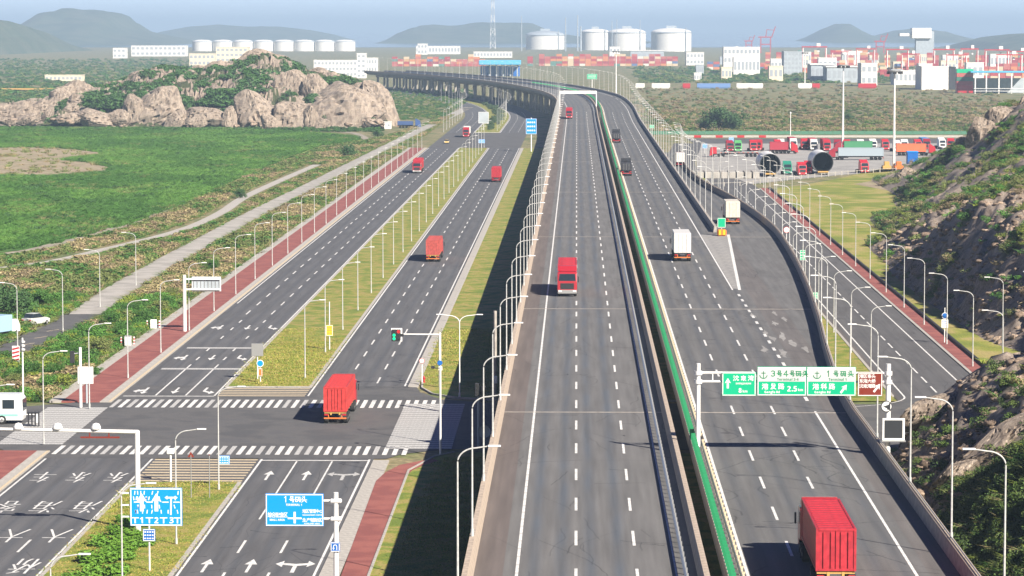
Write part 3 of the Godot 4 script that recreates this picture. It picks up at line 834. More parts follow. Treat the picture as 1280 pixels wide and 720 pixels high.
func build_viaduct():
	var end := 2200.0
	var ss := stations(150.0, end, 24.0, 1120.0)
	# the carriageway of oncoming traffic
	var a := thing("viaduct", "long elevated carriageway of oncoming traffic with beige parapet and row of lamps", "viaduct")
	var q := MB.new()
	ribbon(q, on_deck, ss, -6.45, 7.62, 0.0, 16.0, 128.0, -7.3)
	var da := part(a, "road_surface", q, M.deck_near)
	q = MB.new()
	sweep(q, on_deck, ss, [[-6.95, -0.5], [-6.95, -0.02], [8.1, -0.02], [8.1, -0.5], [5.2, -0.7], [4.6, -1.9], [-3.6, -1.9], [-4.2, -0.7]])
	part(a, "girder", q, M.grey_concrete)
	q = MB.new()
	sweep(q, on_deck, ss, [[-6.95, 0.0], [-6.95, 1.0], [-6.62, 1.0], [-6.4, 0.0]])
	part(a, "parapet", q, M.parapet)
	q = MB.new()
	sweep(q, on_deck, ss, [[7.6, 0.0], [7.8, 1.0], [8.1, 1.0], [8.1, 0.0]])
	part(a, "parapet", q, M.concrete)
	q = MB.new()
	sweep(q, on_deck, ss, rect(7.77, 8.13, 1.003, 1.05))
	part(a, "coping", q, M.parapet)
	guard_rail(a, 6.78, ss, false)
	for x in [0.0, 3.85]: dashes(da, on_deck, x, 190.0, 1230.0, 0.012)
	line(da, on_deck, -3.72, 160, 1900, 0.012)
	line(da, on_deck, 6.3, 160, 1900, 0.012, 0.12)
	# the carriageway leading away
	var b := thing("viaduct", "elevated carriageway leading away under the green sign gantry with exit ramp beside it", "viaduct")
	q = MB.new()
	var near_st := []
	var s := 150.0
	while s < 524.0:
		near_st.append(s); s += 11.0
	near_st.append(524.0)
	for i in near_st.size() - 1:
		var w0 := wall_x(near_st[i]) + 0.05; var w1 := wall_x(near_st[i + 1]) + 0.05
		q.quv(G(9.7, DECK, near_st[i]), G(w0, DECK, near_st[i]), G(w1, DECK, near_st[i + 1]), G(9.7, DECK, near_st[i + 1]), Vector2(0, near_st[i] / 128.0), Vector2((w0 - 9.7) / 26.0, near_st[i] / 128.0), Vector2((w1 - 9.7) / 26.0, near_st[i + 1] / 128.0), Vector2(0, near_st[i + 1] / 128.0))
	var ss2 := stations(524.0, end, 24.0, 1120.0)
	ribbon(q, on_deck, ss2, 9.7, 22.95, 0.0, 26.0, 128.0, 9.7)
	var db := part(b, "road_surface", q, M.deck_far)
	q = MB.new()
	sweep(q, on_deck, ss, [[9.3, -0.5], [9.3, -0.02], [23.45, -0.02], [23.45, -0.5], [20.6, -0.7], [20.0, -1.9], [12.0, -1.9], [11.4, -0.7]])
	part(b, "girder", q, M.grey_concrete)
	q = MB.new()
	for i in near_st.size() - 1:
		var w0 := wall_x(near_st[i]); var w1 := wall_x(near_st[i + 1])
		q.quad(G(w0 + 0.42, DECK - 0.5, near_st[i]), G(23.0, DECK - 1.9, near_st[i]), G(23.0, DECK - 1.9, near_st[i + 1]), G(w1 + 0.42, DECK - 0.5, near_st[i + 1]))
	part(b, "girder", q, M.grey_concrete)
	q = MB.new()
	sweep(q, on_deck, ss, [[9.3, 0.0], [9.3, 0.72], [9.62, 0.72], [9.78, 0.0]])
	part(b, "parapet", q, M.concrete)
	q = MB.new()
	sweep(q, on_deck, ss2, [[22.92, 0.0], [23.05, 1.0], [23.45, 1.0], [23.45, -0.4]])
	part(b, "parapet", q, M.concrete)
	guard_rail(b, 10.2, ss, true)
	# outer wall and pipe rail along the widening deck and the ramp
	q = MB.new()
	var rail := MB.new()
	var wp := []
	s = 150.0
	while s <= 1046.0:
		wp.append(G(wall_x(s) + 0.22, ramp_h(s), s)); s += 11.0
	for i in wp.size() - 1:
		var p: Vector3 = wp[i]; var r: Vector3 = wp[i + 1]
		var e0 := p + Vector3(-0.22, 0, 0); var e1 := r + Vector3(-0.22, 0, 0)
		var t0 := p + Vector3(-0.12, 1.02, 0); var t1 := r + Vector3(-0.12, 1.02, 0)
		var u0 := p + Vector3(0.2, 1.02, 0); var u1 := r + Vector3(0.2, 1.02, 0)
		var l0 := p + Vector3(0.2, -0.6, 0); var l1 := r + Vector3(0.2, -0.6, 0)
		q.quad(e1, e0, t0, t1); q.quad(t0, u0, u1, t1); q.quad(l0, l1, u1, u0)
	part(b, "outer_wall", q, M.concrete)
	q = MB.new()
	for i in wp.size() - 1:
		var p: Vector3 = wp[i] + Vector3(0.04, 0, 0); var r: Vector3 = wp[i + 1] + Vector3(0.04, 0, 0)
		for e in [[-0.2, 1.024, 0.2, 1.024], [-0.2, 1.1, -0.2, 1.024], [0.2, 1.024, 0.2, 1.1], [-0.2, 1.1, 0.2, 1.1]]:
			q.quad(p + Vector3(e[0], e[1], 0), p + Vector3(e[2], e[3], 0), r + Vector3(e[2], e[3], 0), r + Vector3(e[0], e[1], 0))
	part(b, "coping", q, M.parapet)
	rail.tube(wp.map(func(p): return p + Vector3(0.05, 1.22, 0)), wp.map(func(_p): return 0.05), 6)
	for p in wp: rail.box(p + Vector3(0.05, 1.12, 0), Vector3(0.06, 0.2, 0.06))
	part(b, "hand_rail", rail, M.dull_steel)
	# ramp surface and girder
	q = MB.new()
	var rs := []
	s = 524.0
	while s < 1046.0:
		rs.append(s); s += 13.0
	for i in rs.size() - 1:
		var h0 := ramp_h(rs[i]); var h1 := ramp_h(rs[i + 1])
		var w0 := wall_x(rs[i]) + 0.05; var w1 := wall_x(rs[i + 1]) + 0.05
		q.quv(G(23.46, h0, rs[i]), G(w0, h0, rs[i]), G(w1, h1, rs[i + 1]), G(23.46, h1, rs[i + 1]), Vector2(0, rs[i] / 128.0), Vector2((w0 - 23.46) / 26.0, rs[i] / 128.0), Vector2((w1 - 23.46) / 26.0, rs[i + 1] / 128.0), Vector2(0, rs[i + 1] / 128.0))
	part(b, "ramp_surface", q, M.deck_far)
	# marks
	for x in [14.0, 17.6]: dashes(db, on_deck, x, 186.0, 1230.0, 0.012)
	line(db, on_deck, 10.75, 160, 1900, 0.012)
	line(db, on_deck, 21.3, 160, 278, 0.012)
	line(db, on_deck, 20.4, 408, 1900, 0.012)
	s = 286.0
	while s < 406.0:
		var o := part(db, "dash", lane_dash(), M.paint, G(lerpf(21.2, 20.8, (s - 286.0) / 120.0), DECK + 0.012, s + 1.5))
		o.scale = Vector3(1.6, 1, 0.5); s += 7.5
	q = MB.new()
	q.sheet(PackedVector3Array([G(20.55, DECK + 0.007, 410), G(21.2, DECK + 0.007, 410), G(24.9, DECK + 0.007, 518), G(20.55, DECK + 0.007, 518)]))
	part(db, "gore_area", q, M.grey_concrete)
	q = MB.new()
	q.sheet(PackedVector3Array([G(21.1, DECK + 0.013, 408), G(21.5, DECK + 0.013, 408), G(25.35, DECK + 0.013, 518), G(24.9, DECK + 0.013, 518)]))
	part(db, "edge_line", q, M.paint)
	for i in 13:                                       # scraped pale patches before the gore
		q = MB.new()
		var pl := PackedVector3Array()
		var c := Vector2(21.2 + rng.randf_range(-1.6, 3.4), 352 + rng.randf_range(-26, 24))
		for k in 11:
			var w := TAU * k / 11.0
			pl.append(G(c.x + cos(w) * rng.randf_range(0.06, 0.5), DECK + 0.005 + i * 0.0002, c.y + sin(w) * rng.randf_range(1, 5)))
		q.sheet(pl)
		part(db, "scrape", q, M.grey_concrete)
	# expansion joints across both decks
	for d in [277.0, 380.0, 512.0, 652.0, 800.0, 960.0, 1120.0]:
		q = MB.new(); q.box(Vector3(0, 0, 0), Vector3(14.0, 0.012, 0.42))
		part(a, "expansion_joint", q, M.concrete, G(0.6, DECK + 0.016, d))
		q = MB.new(); q.box(Vector3(0, 0, 0), Vector3(13.2 if d > 520 else wall_x(d) - 9.8, 0.012, 0.42))
		part(b, "expansion_joint", q, M.concrete, G(16.35 if d > 520 else (wall_x(d) + 9.8) * 0.5, DECK + 0.016, d))
	# piers
	s = 170.0
	while s < end:
		for k in [[a, 0.6], [b, 16.3]]:
			if s > 300 and s < 348 : continue
			var h := deck_height(s) - 1.9
			q = MB.new()
			q.cbox(Vector3(0, h - 0.7, 0), Vector3(7.4, 1.4, 1.6), 0.2)
			for x in [-2.3, 2.3]: q.tube([Vector3(x, 0, 0), Vector3(x, h - 1.38, 0)], [0.75, 0.75], 12, false)
			var p := on_deck(s, k[1])
			part(k[0], "pier", q, M.concrete, Vector3(p.x, 0, p.z), (s - 1230.0) / 3300.0 if s > 1230 else 0.0)
		s += 30.0
	# anti-glare blades on the kerb between the decks
	q = MB.new()
	q.cbox(Vector3(0, 0.38, 0), Vector3(0.34, 0.76, 0.035), 0.012)
	var bm := q.mesh()
	var rest := MB.new()
	s = 176.0
	var n := 0
	while s < 1700.0:
		if n < 300:
			part(b, "antiglare_blade", bm, M.green, on_deck(s, 9.47, 0.72), 0.35)
		else:
			rest.box(on_deck(s, 9.47, 1.10), Vector3(0.34, 0.76, 0.04), Basis(Vector3.UP, 0.35))
		n += 1; s += 1.3
	var ro := part(b, "antiglare_blade", rest, M.green)
	ro.set_meta("kind", "stuff")

func guard_rail(parent: Node, x: float, ss: Array, warm: bool):
	var q := MB.new()
	sweep(q, on_deck, ss, [[x - 0.06, 0.42], [x - 0.11, 0.5], [x - 0.04, 0.58], [x - 0.11, 0.66], [x - 0.06, 0.75], [x + 0.0, 0.75], [x + 0.0, 0.42]])
	part(parent, "guard_rail", q, M.steel if not warm else M.dull_steel)
	var p := MB.new()
	var s := 170.0
	while s < 1300.0:
		var o := on_deck(s, x + 0.07, 0.4)
		p.box(o, Vector3(0.12, 0.8, 0.12))
		if warm: p.box(o + Vector3(0, 0.44, 0), Vector3(0.2, 0.12, 0.1))
		s += 2.0
	var o2 := part(parent, "rail_posts", p, M.dull_steel if not warm else M.buff_paint)
	o2.set_meta("kind", "stuff")

# ---------------------------------------------------------------- the frontage road under the hill
func straight(s: float, off: float, h := 0.0) -> Vector3:
	return G(off, h, s)

func build_frontage_road():
	var q := MB.new()
	ribbon(q, straight, [300.0, 400.0, 500.0, 600.0, 700.0, 800.0], 35.9, 47.3, 0.05, 12.0, 128.0, 35.8)
	# it bends into the lorry park
	var mid := [[41.6, 800.0, 11.4], [41.2, 830.0, 11.6], [38.5, 860.0, 12.0], [33.0, 890.0, 12.0], [30.0, 925.0, 11.0], [32.0, 985.0, 10.0], [36.0, 1050.0, 10.0], [40.0, 1130.0, 10.0]]
	for i in mid.size() - 1:
		var a = mid[i]; var b = mid[i + 1]
		q.quv(G(a[0] - a[2] * 0.5, 0.05, a[1]), G(a[0] + a[2] * 0.5, 0.05, a[1]), G(b[0] + b[2] * 0.5, 0.05, b[1]), G(b[0] - b[2] * 0.5, 0.05, b[1]), Vector2(0, a[1] / 128.0), Vector2(1, a[1] / 128.0), Vector2(1, b[1] / 128.0), Vector2(0, b[1] / 128.0))
	var r := struct("road", q, M.side_road)
	dashes(r, straight, 41.1, 356.0, 810.0, 0.064, 10.0)
	line(r, straight, 37.0, 352, 800, 0.064); line(r, straight, 44.9, 344, 815, 0.064)
	# the turn into the side street
	var tl := MB.new()
	var pts := []
	for k in 13:
		var w := PI * 0.5 * k / 12.0
		pts.append(G(26.5 + 10.5 * sin(w), 0, 341.5 + 10.5 * (1.0 - cos(w)) ))
	track(tl, pts, 0.2, 0.075)
	var pts2 := []
	for k in 9: pts2.append(W(1052 + k * 10.0, 508 - [0.0, 1.0, 2.0, 3.5, 5.0, 8.5, 13.0, 20.0, 29.0][k]))
	part(r, "edge_line", tl, M.paint)
	q = MB.new()
	sweep(q, straight, [345.0, 812.0], rect(47.7, 49.75, 0.0, 0.17))
	var pv := struct("pavement", q, M.paving)
	var k2 := MB.new()
	sweep(k2, straight, [345.0, 812.0], rect(47.3, 47.7, 0.0, 0.155)); sweep(k2, straight, [352.0, 860.0], rect(35.5, 35.85, 0.0, 0.17))
	part(pv, "kerb", k2, M.kerb)
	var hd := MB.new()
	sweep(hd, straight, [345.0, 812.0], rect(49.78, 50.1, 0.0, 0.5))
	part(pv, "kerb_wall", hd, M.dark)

# ---------------------------------------------------------------- hills on the horizon
func build_far_hills():
	var m := earthy([[0.060, 0.095, 0.055], [0.095, 0.130, 0.075], [0.135, 0.150, 0.100]], [0.3, 0.5, 0.75], 500.0, 60.0, 81)
	var list := [
		[8200.0, [10, 62, 28, 42, 45, 28, 62, 17, 80, 10.5, 96, 11, 112, 13, 140, 16, 152, 20, 164, 30, 180, 38, 215, 46, 260, 58]],
		[5200.0, [-60, 30, -40, 24, -12, 23, 4, 25, 16, 33, 28, 45, 38, 52, 47, 66, 50, 70]],
		[10500.0, [170, 56, 205, 40, 240, 33, 275, 30.5, 310, 33, 350, 33, 388, 37, 410, 42, 440, 52]],
		[9000.0, [472, 60, 486, 50, 500, 41, 520, 33, 540, 31, 570, 31.5, 600, 28, 640, 28, 664, 29, 690, 40, 730, 46, 800, 50, 860, 58]],
		[9500.0, [1000, 58, 1014, 46, 1030, 36, 1046, 29.5, 1058, 30, 1072, 37, 1084, 44, 1100, 44, 1126, 38, 1150, 36, 1176, 39, 1196, 45, 1215, 56]],
		[6200.0, [1212, 60, 1226, 51, 1244, 46, 1262, 42, 1284, 41, 1310, 40, 1340, 42, 1400, 60]],
	]
	var f := noise(83, 0.004, 4)
	for q in list:
		var d0: float = q[0]
		var sil := []
		for k in range(0, q[1].size(), 2): sil.append(WD(q[1][k], q[1][k + 1], d0))
		var x0: float = sil[0].x; var x1: float = sil[sil.size() - 1].x
		var nx := 70; var nz := 15; var deep := 700.0
		var grid := []
		for j in nz + 1:
			var row := []
			var w := float(j) / nz * 2.0 - 1.0
			for i in nx + 1:
				var x := lerpf(x0, x1, float(i) / nx)
				var h := 0.0
				for k in sil.size() - 1:
					if x >= sil[k].x and x <= sil[k + 1].x:
						h = lerpf(sil[k].y, sil[k + 1].y, (x - sil[k].x) / (sil[k + 1].x - sil[k].x))
				h = maxf(h, 0.0) * cos(w * PI * 0.5)
				if w != 0.0: h *= 1.0 + 0.25 * f.get_noise_2d(x, d0 + w * deep) * minf(absf(w) * 4.0, 1.0)
				row.append(G(x, h - 1.0, d0 + w * deep))
			grid.append(row)
		var mb := MB.new()
		height_grid(mb, grid)
		struct("hill", mb, m)

func height_grid(mb: MB, g: Array, cols = null):
	var nj := g.size(); var ni: int = g[0].size()
	var nn := []
	for j in nj:
		var row := []
		for i in ni:
			var dx: Vector3 = g[j][mini(i + 1, ni - 1)] - g[j][maxi(i - 1, 0)]
			var dz: Vector3 = g[mini(j + 1, nj - 1)][i] - g[maxi(j - 1, 0)][i]
			row.append(dx.cross(dz).normalized())
		nn.append(row)
	for j in nj - 1:
		for i in ni - 1:
			for t in [[[j, i], [j, i + 1], [j + 1, i + 1]], [[j, i], [j + 1, i + 1], [j + 1, i]]]:
				for k in [0, 2, 1]:
					if cols: mb.col = cols[t[k][0]][t[k][1]]
					mb.put(g[t[k][0]][t[k][1]], nn[t[k][0]][t[k][1]])

# ---------------------------------------------------------------- the rocky hill beside the frontage road
const SLOPE := [   # at distance d: pairs of x, height
	[185, [24.5, 0, 27, 1.5, 30, 4.0, 34, 8.0, 40, 14, 60, 24, 90, 30, 170, 32]],
	[225, [24.8, 0, 27, 1.2, 30, 3.6, 34, 7.6, 40, 13, 60, 23, 90, 30, 170, 32]],
	[262, [25.5, 0, 28, 1.0, 31, 3.0, 35, 6.2, 40, 10.0, 60, 20, 90, 28, 170, 32]],
	[285, [27.0, 0, 30, 1.6, 33, 5.2, 37, 8.0, 43, 11.6, 60, 19, 90, 27, 170, 32]],
	[297, [28.0, 0, 31.2, 1.0, 33, 5.0, 37, 7.4, 43, 11.2, 60, 18, 90, 26, 170, 32]],
	[312, [29, -1, 33, -0.5, 40, -0.3, 46, 3.0, 56, 10, 70, 18, 90, 25, 170, 32]],
	[345, [40, -1, 52, -0.5, 58, 0.2, 64, 4, 74, 12, 90, 22, 110, 27, 170, 32]],
	[400, [40, -1, 53, -0.6, 59, 0.2, 63, 4, 72, 12, 90, 21, 110, 27, 170, 33]],
	[440, [40, -1, 53.5, -0.3, 55.5, 1.5, 60, 8, 64, 12.5, 75, 15, 95, 22, 170, 33]],
	[500, [40, -1, 53, -0.2, 55.5, 2.5, 59.5, 8, 64, 13.6, 74, 16.2, 95, 20, 170, 33]],
	[560, [40, -1, 54.5, -0.2, 58, 2.0, 63, 6, 70, 9.5, 80, 13.5, 95, 19, 170, 33]],
	[640, [40, -1, 62, -0.3, 66, 1.8, 73, 4.8, 82, 9.5, 91, 13.6, 110, 21, 170, 33]],
	[720, [40, -1, 74, -0.3, 78, 1.6, 86, 7.0, 92, 11.0, 99, 16.5, 110, 22, 170, 32]],
	[770, [40, -1, 79, -0.3, 83, 3.2, 90, 9.0, 97, 14.5, 104, 20.5, 110, 24, 170, 32]],
	[830, [40, -1, 79, -0.3, 86, 2.2, 93, 5.0, 101, 10, 110, 17, 125, 24, 170, 30]],
	[900, [40, -1, 90, -0.3, 96, 1.2, 104, 4.0, 112, 8, 125, 16, 140, 22, 170, 26]],
	[980, [40, -1, 112, -0.5, 118, 1.0, 126, 4.0, 140, 9, 170, 14]],
	[1060, [40, -1, 170, -1]],
]

func slope_row(k: int, x: float) -> float:
	var p: Array = SLOPE[k][1]
	if x <= p[0]: return p[1] - (p[0] - x) * 0.5
	for i in range(0, p.size() - 2, 2):
		if x <= p[i + 2]: return lerpf(p[i + 1], p[i + 3], (x - p[i]) / (p[i + 2] - p[i]))
	return p[p.size() - 1]

func slope_base(x: float, d: float) -> float:
	for k in SLOPE.size() - 1:
		if d <= SLOPE[k + 1][0]:
			var t := clampf((d - SLOPE[k][0]) / float(SLOPE[k + 1][0] - SLOPE[k][0]), 0.0, 1.0)
			return lerpf(slope_row(k, x), slope_row(k + 1, x), t * t * (3.0 - 2.0 * t))
	return -1.0

var n_lump := noise(201, 0.055, 3)
var n_crag := noise(203, 0.13, 3)
var n_cover := noise(207, 0.045, 3)
var n_fine := noise(209, 0.5, 2)

func slope_h(x: float, d: float) -> float:
	var h := slope_base(x, d)
	var k := clampf(h / 2.5, 0.0, 1.0)
	var crag := 1.0 - absf(n_crag.get_noise_2d(x * 1.2, d * 0.55)) * 2.2
	return h + k * (n_lump.get_noise_2d(x, d * 0.7) * 2.2 + crag * 1.3 - 0.7 + n_fine.get_noise_2d(x, d) * (0.6 if d > 405 and d < 600 and x < 68 else 0.3))

func rocky(x: float, d: float) -> float:                # above 0: bare rock
	var v := n_cover.get_noise_2d(x * 1.1 - d * 0.35, d * 0.55 + x * 0.25) * 1.7 + 0.05
	if d > 405 and d < 590 and x < 67: v += 0.75 * smoothstep(67, 62, x)       # quarried face
	if d > 272 and d < 312: v += 0.8
	elif d > 246 and d <= 272: v += 0.45
	if d < 246: v -= 0.42
	if d > 330 and d < 405: v -= 0.2
	if d > 735 and d < 800 and x > 88: v += 0.4
	if d > 785 and x < 104: v += 0.7
	return v

func build_hillside():
	var ds := []
	var d := 185.0
	while d < 1060.0:
		ds.append(d); d += clampf(d * 0.0042, 0.9, 3.2)
	var xs := []
	var x := 24.5
	while x < 150.0:
		xs.append(x); x += 0.75 if x < 75 else 1.3
	var grid := []; var cols := []
	var soft := noise(211, 0.09, 3)
	for dd in ds:
		var row := []; var cr := []
		for xx in xs:
			row.append(G(xx, slope_h(xx, dd), dd))
			var rk := smoothstep(-0.1, 0.12, rocky(xx, dd) + soft.get_noise_2d(xx * 2.0, dd * 2.0) * 0.22)
			var tone := soft.get_noise_2d(xx + 300.0, dd) * 0.5 + 0.5
			var stone := Color(0.30, 0.25, 0.21).lerp(Color(0.45, 0.37, 0.295), tone)
			var soil := Color(0.075, 0.10, 0.028).lerp(Color(0.16, 0.145, 0.06), tone)
			cr.append(soil.lerp(stone, rk))
		grid.append(row); cols.append(cr)
	var mb := MB.new()
	height_grid(mb, grid, cols)
	var hs := struct("hillside", mb, M.rock)
	var bl := [[1252, 150, 40, 36, 765], [1228, 168, 34, 40, 762], [1208, 184, 26, 34, 768], [1272, 172, 40, 40, 750], [1262, 196, 44, 34, 742], [1290, 140, 40, 40, 780], [1165, 226, 44, 20, 770], [1135, 222, 36, 20, 830], [1150, 238, 40, 16, 765], [1196, 216, 14, 12, 755], [1235, 262, 34, 20, 505], [1262, 268, 30, 22, 500], [1276, 248, 26, 16, 520], [1222, 225, 60, 14, 660], [1180, 246, 50, 12, 655], [1270, 214, 44, 14, 665], [1232, 478, 150, 34, 298], [1165, 512, 70, 26, 296], [1290, 462, 90, 44, 300], [1252, 556, 120, 36, 262], [1195, 590, 60, 22, 256], [1300, 520, 90, 40, 268]]
	for i in bl.size():
		var b = bl[i]
		boulder(hs, b[0], b[1], b[2], b[3], b[4], 1300 + i * 7, rng.randf() * 0.4, 0.5 if b[4] < 320 else 9.0)
	boulder_small(hs, 1235, 300, 2.0, 500, 1)
	for v in 2:                                       # broken stone over the bare faces
		var rub := []
		var tries := 0
		while rub.size() < 1000 and tries < 30000:
			tries += 1
			var rd := 240.0 + 620.0 * rng.randf() * rng.randf() if v == 0 else rng.randf_range(405.0, 600.0)
			var rx := rng.randf_range(28.0, minf(120.0, 0.146 * rd + 4.0))
			var ry := slope_h(rx, rd)
			if ry < 0.2 or rocky(rx, rd) < 0.05: continue
			var rs := rng.randf_range(0.12, 0.6) * (1.0 + 0.8 * rng.randf() * rng.randf())
			rub.append([G(rx, ry - rs * 0.15, rd), rs, rs * rng.randf_range(0.6, 1.3)])
		var sm: ArrayMesh = shared.stone[v * 2].duplicate()
		sm.surface_set_material(0, M.rock)
		scatter("rubble", ["loose broken rock over the bare slopes of the hill", "loose broken rock over the quarried face above the lawn"][v], "rubble", sm, rub, [Color(0.85, 0.83, 0.8), Color(1.0, 0.98, 0.95), Color(0.7, 0.68, 0.66)])
	# sandy foot of the slope beside the lawn
	var s := MB.new()
	s.sheet(ground_poly([74, 836, 80, 800, 86, 780, 92, 800, 96, 880, 104, 930, 92, 915, 86, 880, 80, 852], 0.05))
	struct("bare_ground", s, M.bare)

# ---------------------------------------------------------------- leaves and tufts
func bush_mesh(seed_: int, count: int, leaf: float, cols: Array, tall := 0.8) -> ArrayMesh:   # a clump about 1 m in radius made of single leaves
	var r := RandomNumberGenerator.new()
	r.seed = seed_
	var mb := MB.new()
	var lobes := []
	for k in 9:
		lobes.append([Vector3(r.randf_range(-0.62, 0.62), r.randf_range(0.18, tall), r.randf_range(-0.62, 0.62)), r.randf_range(0.26, 0.5)])
	for k in count:
		var lb = lobes[r.randi() % lobes.size()]
		var dir := Vector3(r.randfn(), r.randfn(), r.randfn()).normalized()
		var p: Vector3 = lb[0] + dir * lb[1] * (0.55 + 0.5 * sqrt(r.randf()))
		if p.y < 0.0: p.y = -p.y * 0.4
		var a: Vector3 = (dir + Vector3(r.randfn(), r.randfn() + 0.4, r.randfn()) * 0.6).normalized()
		var b := a.cross(Vector3(r.randfn(), r.randfn(), r.randfn())).normalized()
		var c := a.cross(b)
		var l := leaf * r.randf_range(0.7, 1.4)
		var q: Color = cols[r.randi() % cols.size()]
		mb.col = q * r.randf_range(0.8, 1.2)
		mb.col.a = 1.0
		mb.quad(p - b * l, p + c * l * 0.55, p + b * l, p - c * l * 0.55)
	return mb.mesh(M.leaf)

func tuft_mesh(seed_: int, blades: int, high: float, wide: float, cols: Array, bend_ := 0.35) -> ArrayMesh:
	var r := RandomNumberGenerator.new()
	r.seed = seed_
	var mb := MB.new()
	for k in blades:
		var o := Vector3(r.randf_range(-0.5, 0.5), 0, r.randf_range(-0.5, 0.5))
		var lean := Vector3(r.randfn(), 0, r.randfn()) * bend_
		var s := Vector3(r.randfn(), 0, r.randfn()).normalized() * wide
		var h := high * r.randf_range(0.55, 1.15)
		mb.col = cols[r.randi() % cols.size()] * r.randf_range(0.8, 1.2)
		mb.col.a = 1.0
		var m := o + Vector3(0, h * 0.6, 0) + lean * h * 0.35
		var e := o + Vector3(0, h, 0) + lean * h
		mb.quad(o - s, o + s, m + s * 0.8, m - s * 0.8); mb.tri(m - s * 0.8, m + s * 0.8, e)
	return mb.mesh(M.grass)

func scatter(called: String, label: String, category: String, mesh: Mesh, places: Array, tints: Array):   # places: [position, scale, height scale]
	if places.is_empty(): return
	var mm := MultiMesh.new()
	mm.transform_format = MultiMesh.TRANSFORM_3D
	mm.use_colors = true
	mm.mesh = mesh
	mm.instance_count = places.size()
	for i in places.size():
		var p = places[i]
		var s: float = p[1]
		mm.set_instance_transform(i, Transform3D(Basis(Vector3.UP, rng.randf() * TAU).scaled(Vector3(s, p[2], s)), p[0]))
		var c: Color = tints[rng.randi() % tints.size()] * rng.randf_range(0.82, 1.18)
		c.a = 1.0
		mm.set_instance_color(i, c)
	var o := MultiMeshInstance3D.new()
	o.multimesh = mm
	o.name = numbered(called)
	add_child(o)
	tag(o, label, category, "", "stuff")

func boulder(parent: Node, px: float, py: float, pw: float, ph: float, d: float, seed_: int, tone: float, tilt := 9.0):
	var k := d / LENS
	var c := WD(px, py, d)
	var size := Vector3(pw * k * 0.68, ph * k * 0.70, maxf(pw, ph) * k * 0.45)
	c.y -= ph * k * 0.10
	var f := noise(seed_, 1.0, 3); var f2 := noise(seed_ + 3, 2.2, 3); var f3 := noise(seed_ + 5, 4.5, 2)
	var r := RandomNumberGenerator.new()
	r.seed = seed_
	var planes := []
	for i in 24: planes.append([Vector3(r.randfn(), r.randfn() * 0.6 + 0.2, r.randfn() + 0.2).normalized(), r.randf_range(0.66, 0.98)])
	if tilt > 5.0: tilt = r.randf_range(-0.3, 0.45)
	var nu := 52; var nv := 30
	var lean := r.randf_range(-0.25, 0.35)
	var g := []; var cols := []
	for j in nv + 1:
		var row := []; var cr := []
		var th := PI * j / nv
		for i in nu + 1:
			var ph2 := TAU * (i % nu) / nu
			var dir := Vector3(sin(th) * cos(ph2), cos(th), sin(th) * sin(ph2))
			var rad := 1.12
			for pl in planes:
				var dd: float = dir.dot(pl[0])
				if dd > 0.08: rad = minf(rad, pl[1] / dd)
			rad = lerpf(rad, 0.95, 0.06) + 0.05 * f.get_noise_3dv(dir)
			var crack := absf(f2.get_noise_3d(dir.x * 1.4, dir.y * 0.35, dir.z * 1.4))
			rad -= 0.2 * (1.0 - smoothstep(0.0, 0.06, crack))
			rad += 0.025 * f3.get_noise_3d(dir.x * 2.4, dir.y * 0.5, dir.z * 2.4)
			var q := dir * rad * size
			q.x += q.y * lean
			q = q.rotated(Vector3(0, 0, 1), tilt)
			row.append(c + q)
			var s := f2.get_noise_3d(dir.x * 2.0 + 9.0, dir.y * 0.6, dir.z * 2.0) * 0.5 + 0.5
			var stain := smoothstep(0.1, 0.45, f3.get_noise_3d(dir.x * 1.7 + 5.0, dir.y * 0.3, dir.z * 1.7))
			cr.append(Color(0.37, 0.305, 0.245).lerp(Color(0.54, 0.45, 0.36), clampf(s * 0.8 + tone * 0.25, 0.0, 1.0)).lerp(Color(0.20, 0.17, 0.15), stain * 0.65))
		g.append(row); cols.append(cr)
	var mb := MB.new()
	for j in nv:
		for i in nu:
			mb.col = cols[j][i]
			mb.quad(g[j][i], g[j][i + 1], g[j + 1][i + 1], g[j + 1][i])
	part(parent, "boulder", mb, M.rock)

func mound_h(px: float) -> float:    # top of the green mound behind the boulders, as photo rows
	var t := [[-30, 140], [20, 137], [70, 128], [110, 116], [150, 112], [175, 96], [200, 92], [245, 96], [270, 90], [300, 84], [330, 78], [355, 82], [390, 98], [420, 102], [445, 108], [470, 128], [492, 152]]
	for i in t.size() - 1:
		if px <= t[i + 1][0]: return lerpf(t[i][1], t[i + 1][1], (px - t[i][0]) / float(t[i + 1][0] - t[i][0]))
	return 155.0

func mound_at(px: float, d: float) -> Vector3:
	var top := WD(px, mound_h(px), 1390.0).y
	var foot := 1292.0
	var t := clampf((d - foot) / (1390.0 - foot), 0.0, 1.0)
	var back := 1.0 - smoothstep(1395.0, 1470.0, d)
	var p := WD(px, 100, d)
	p.y = (top + 1.0) * sin(t * PI * 0.5) * back - 1.0 + n_lump.get_noise_2d(p.x, d) * 1.2 * t
	return p

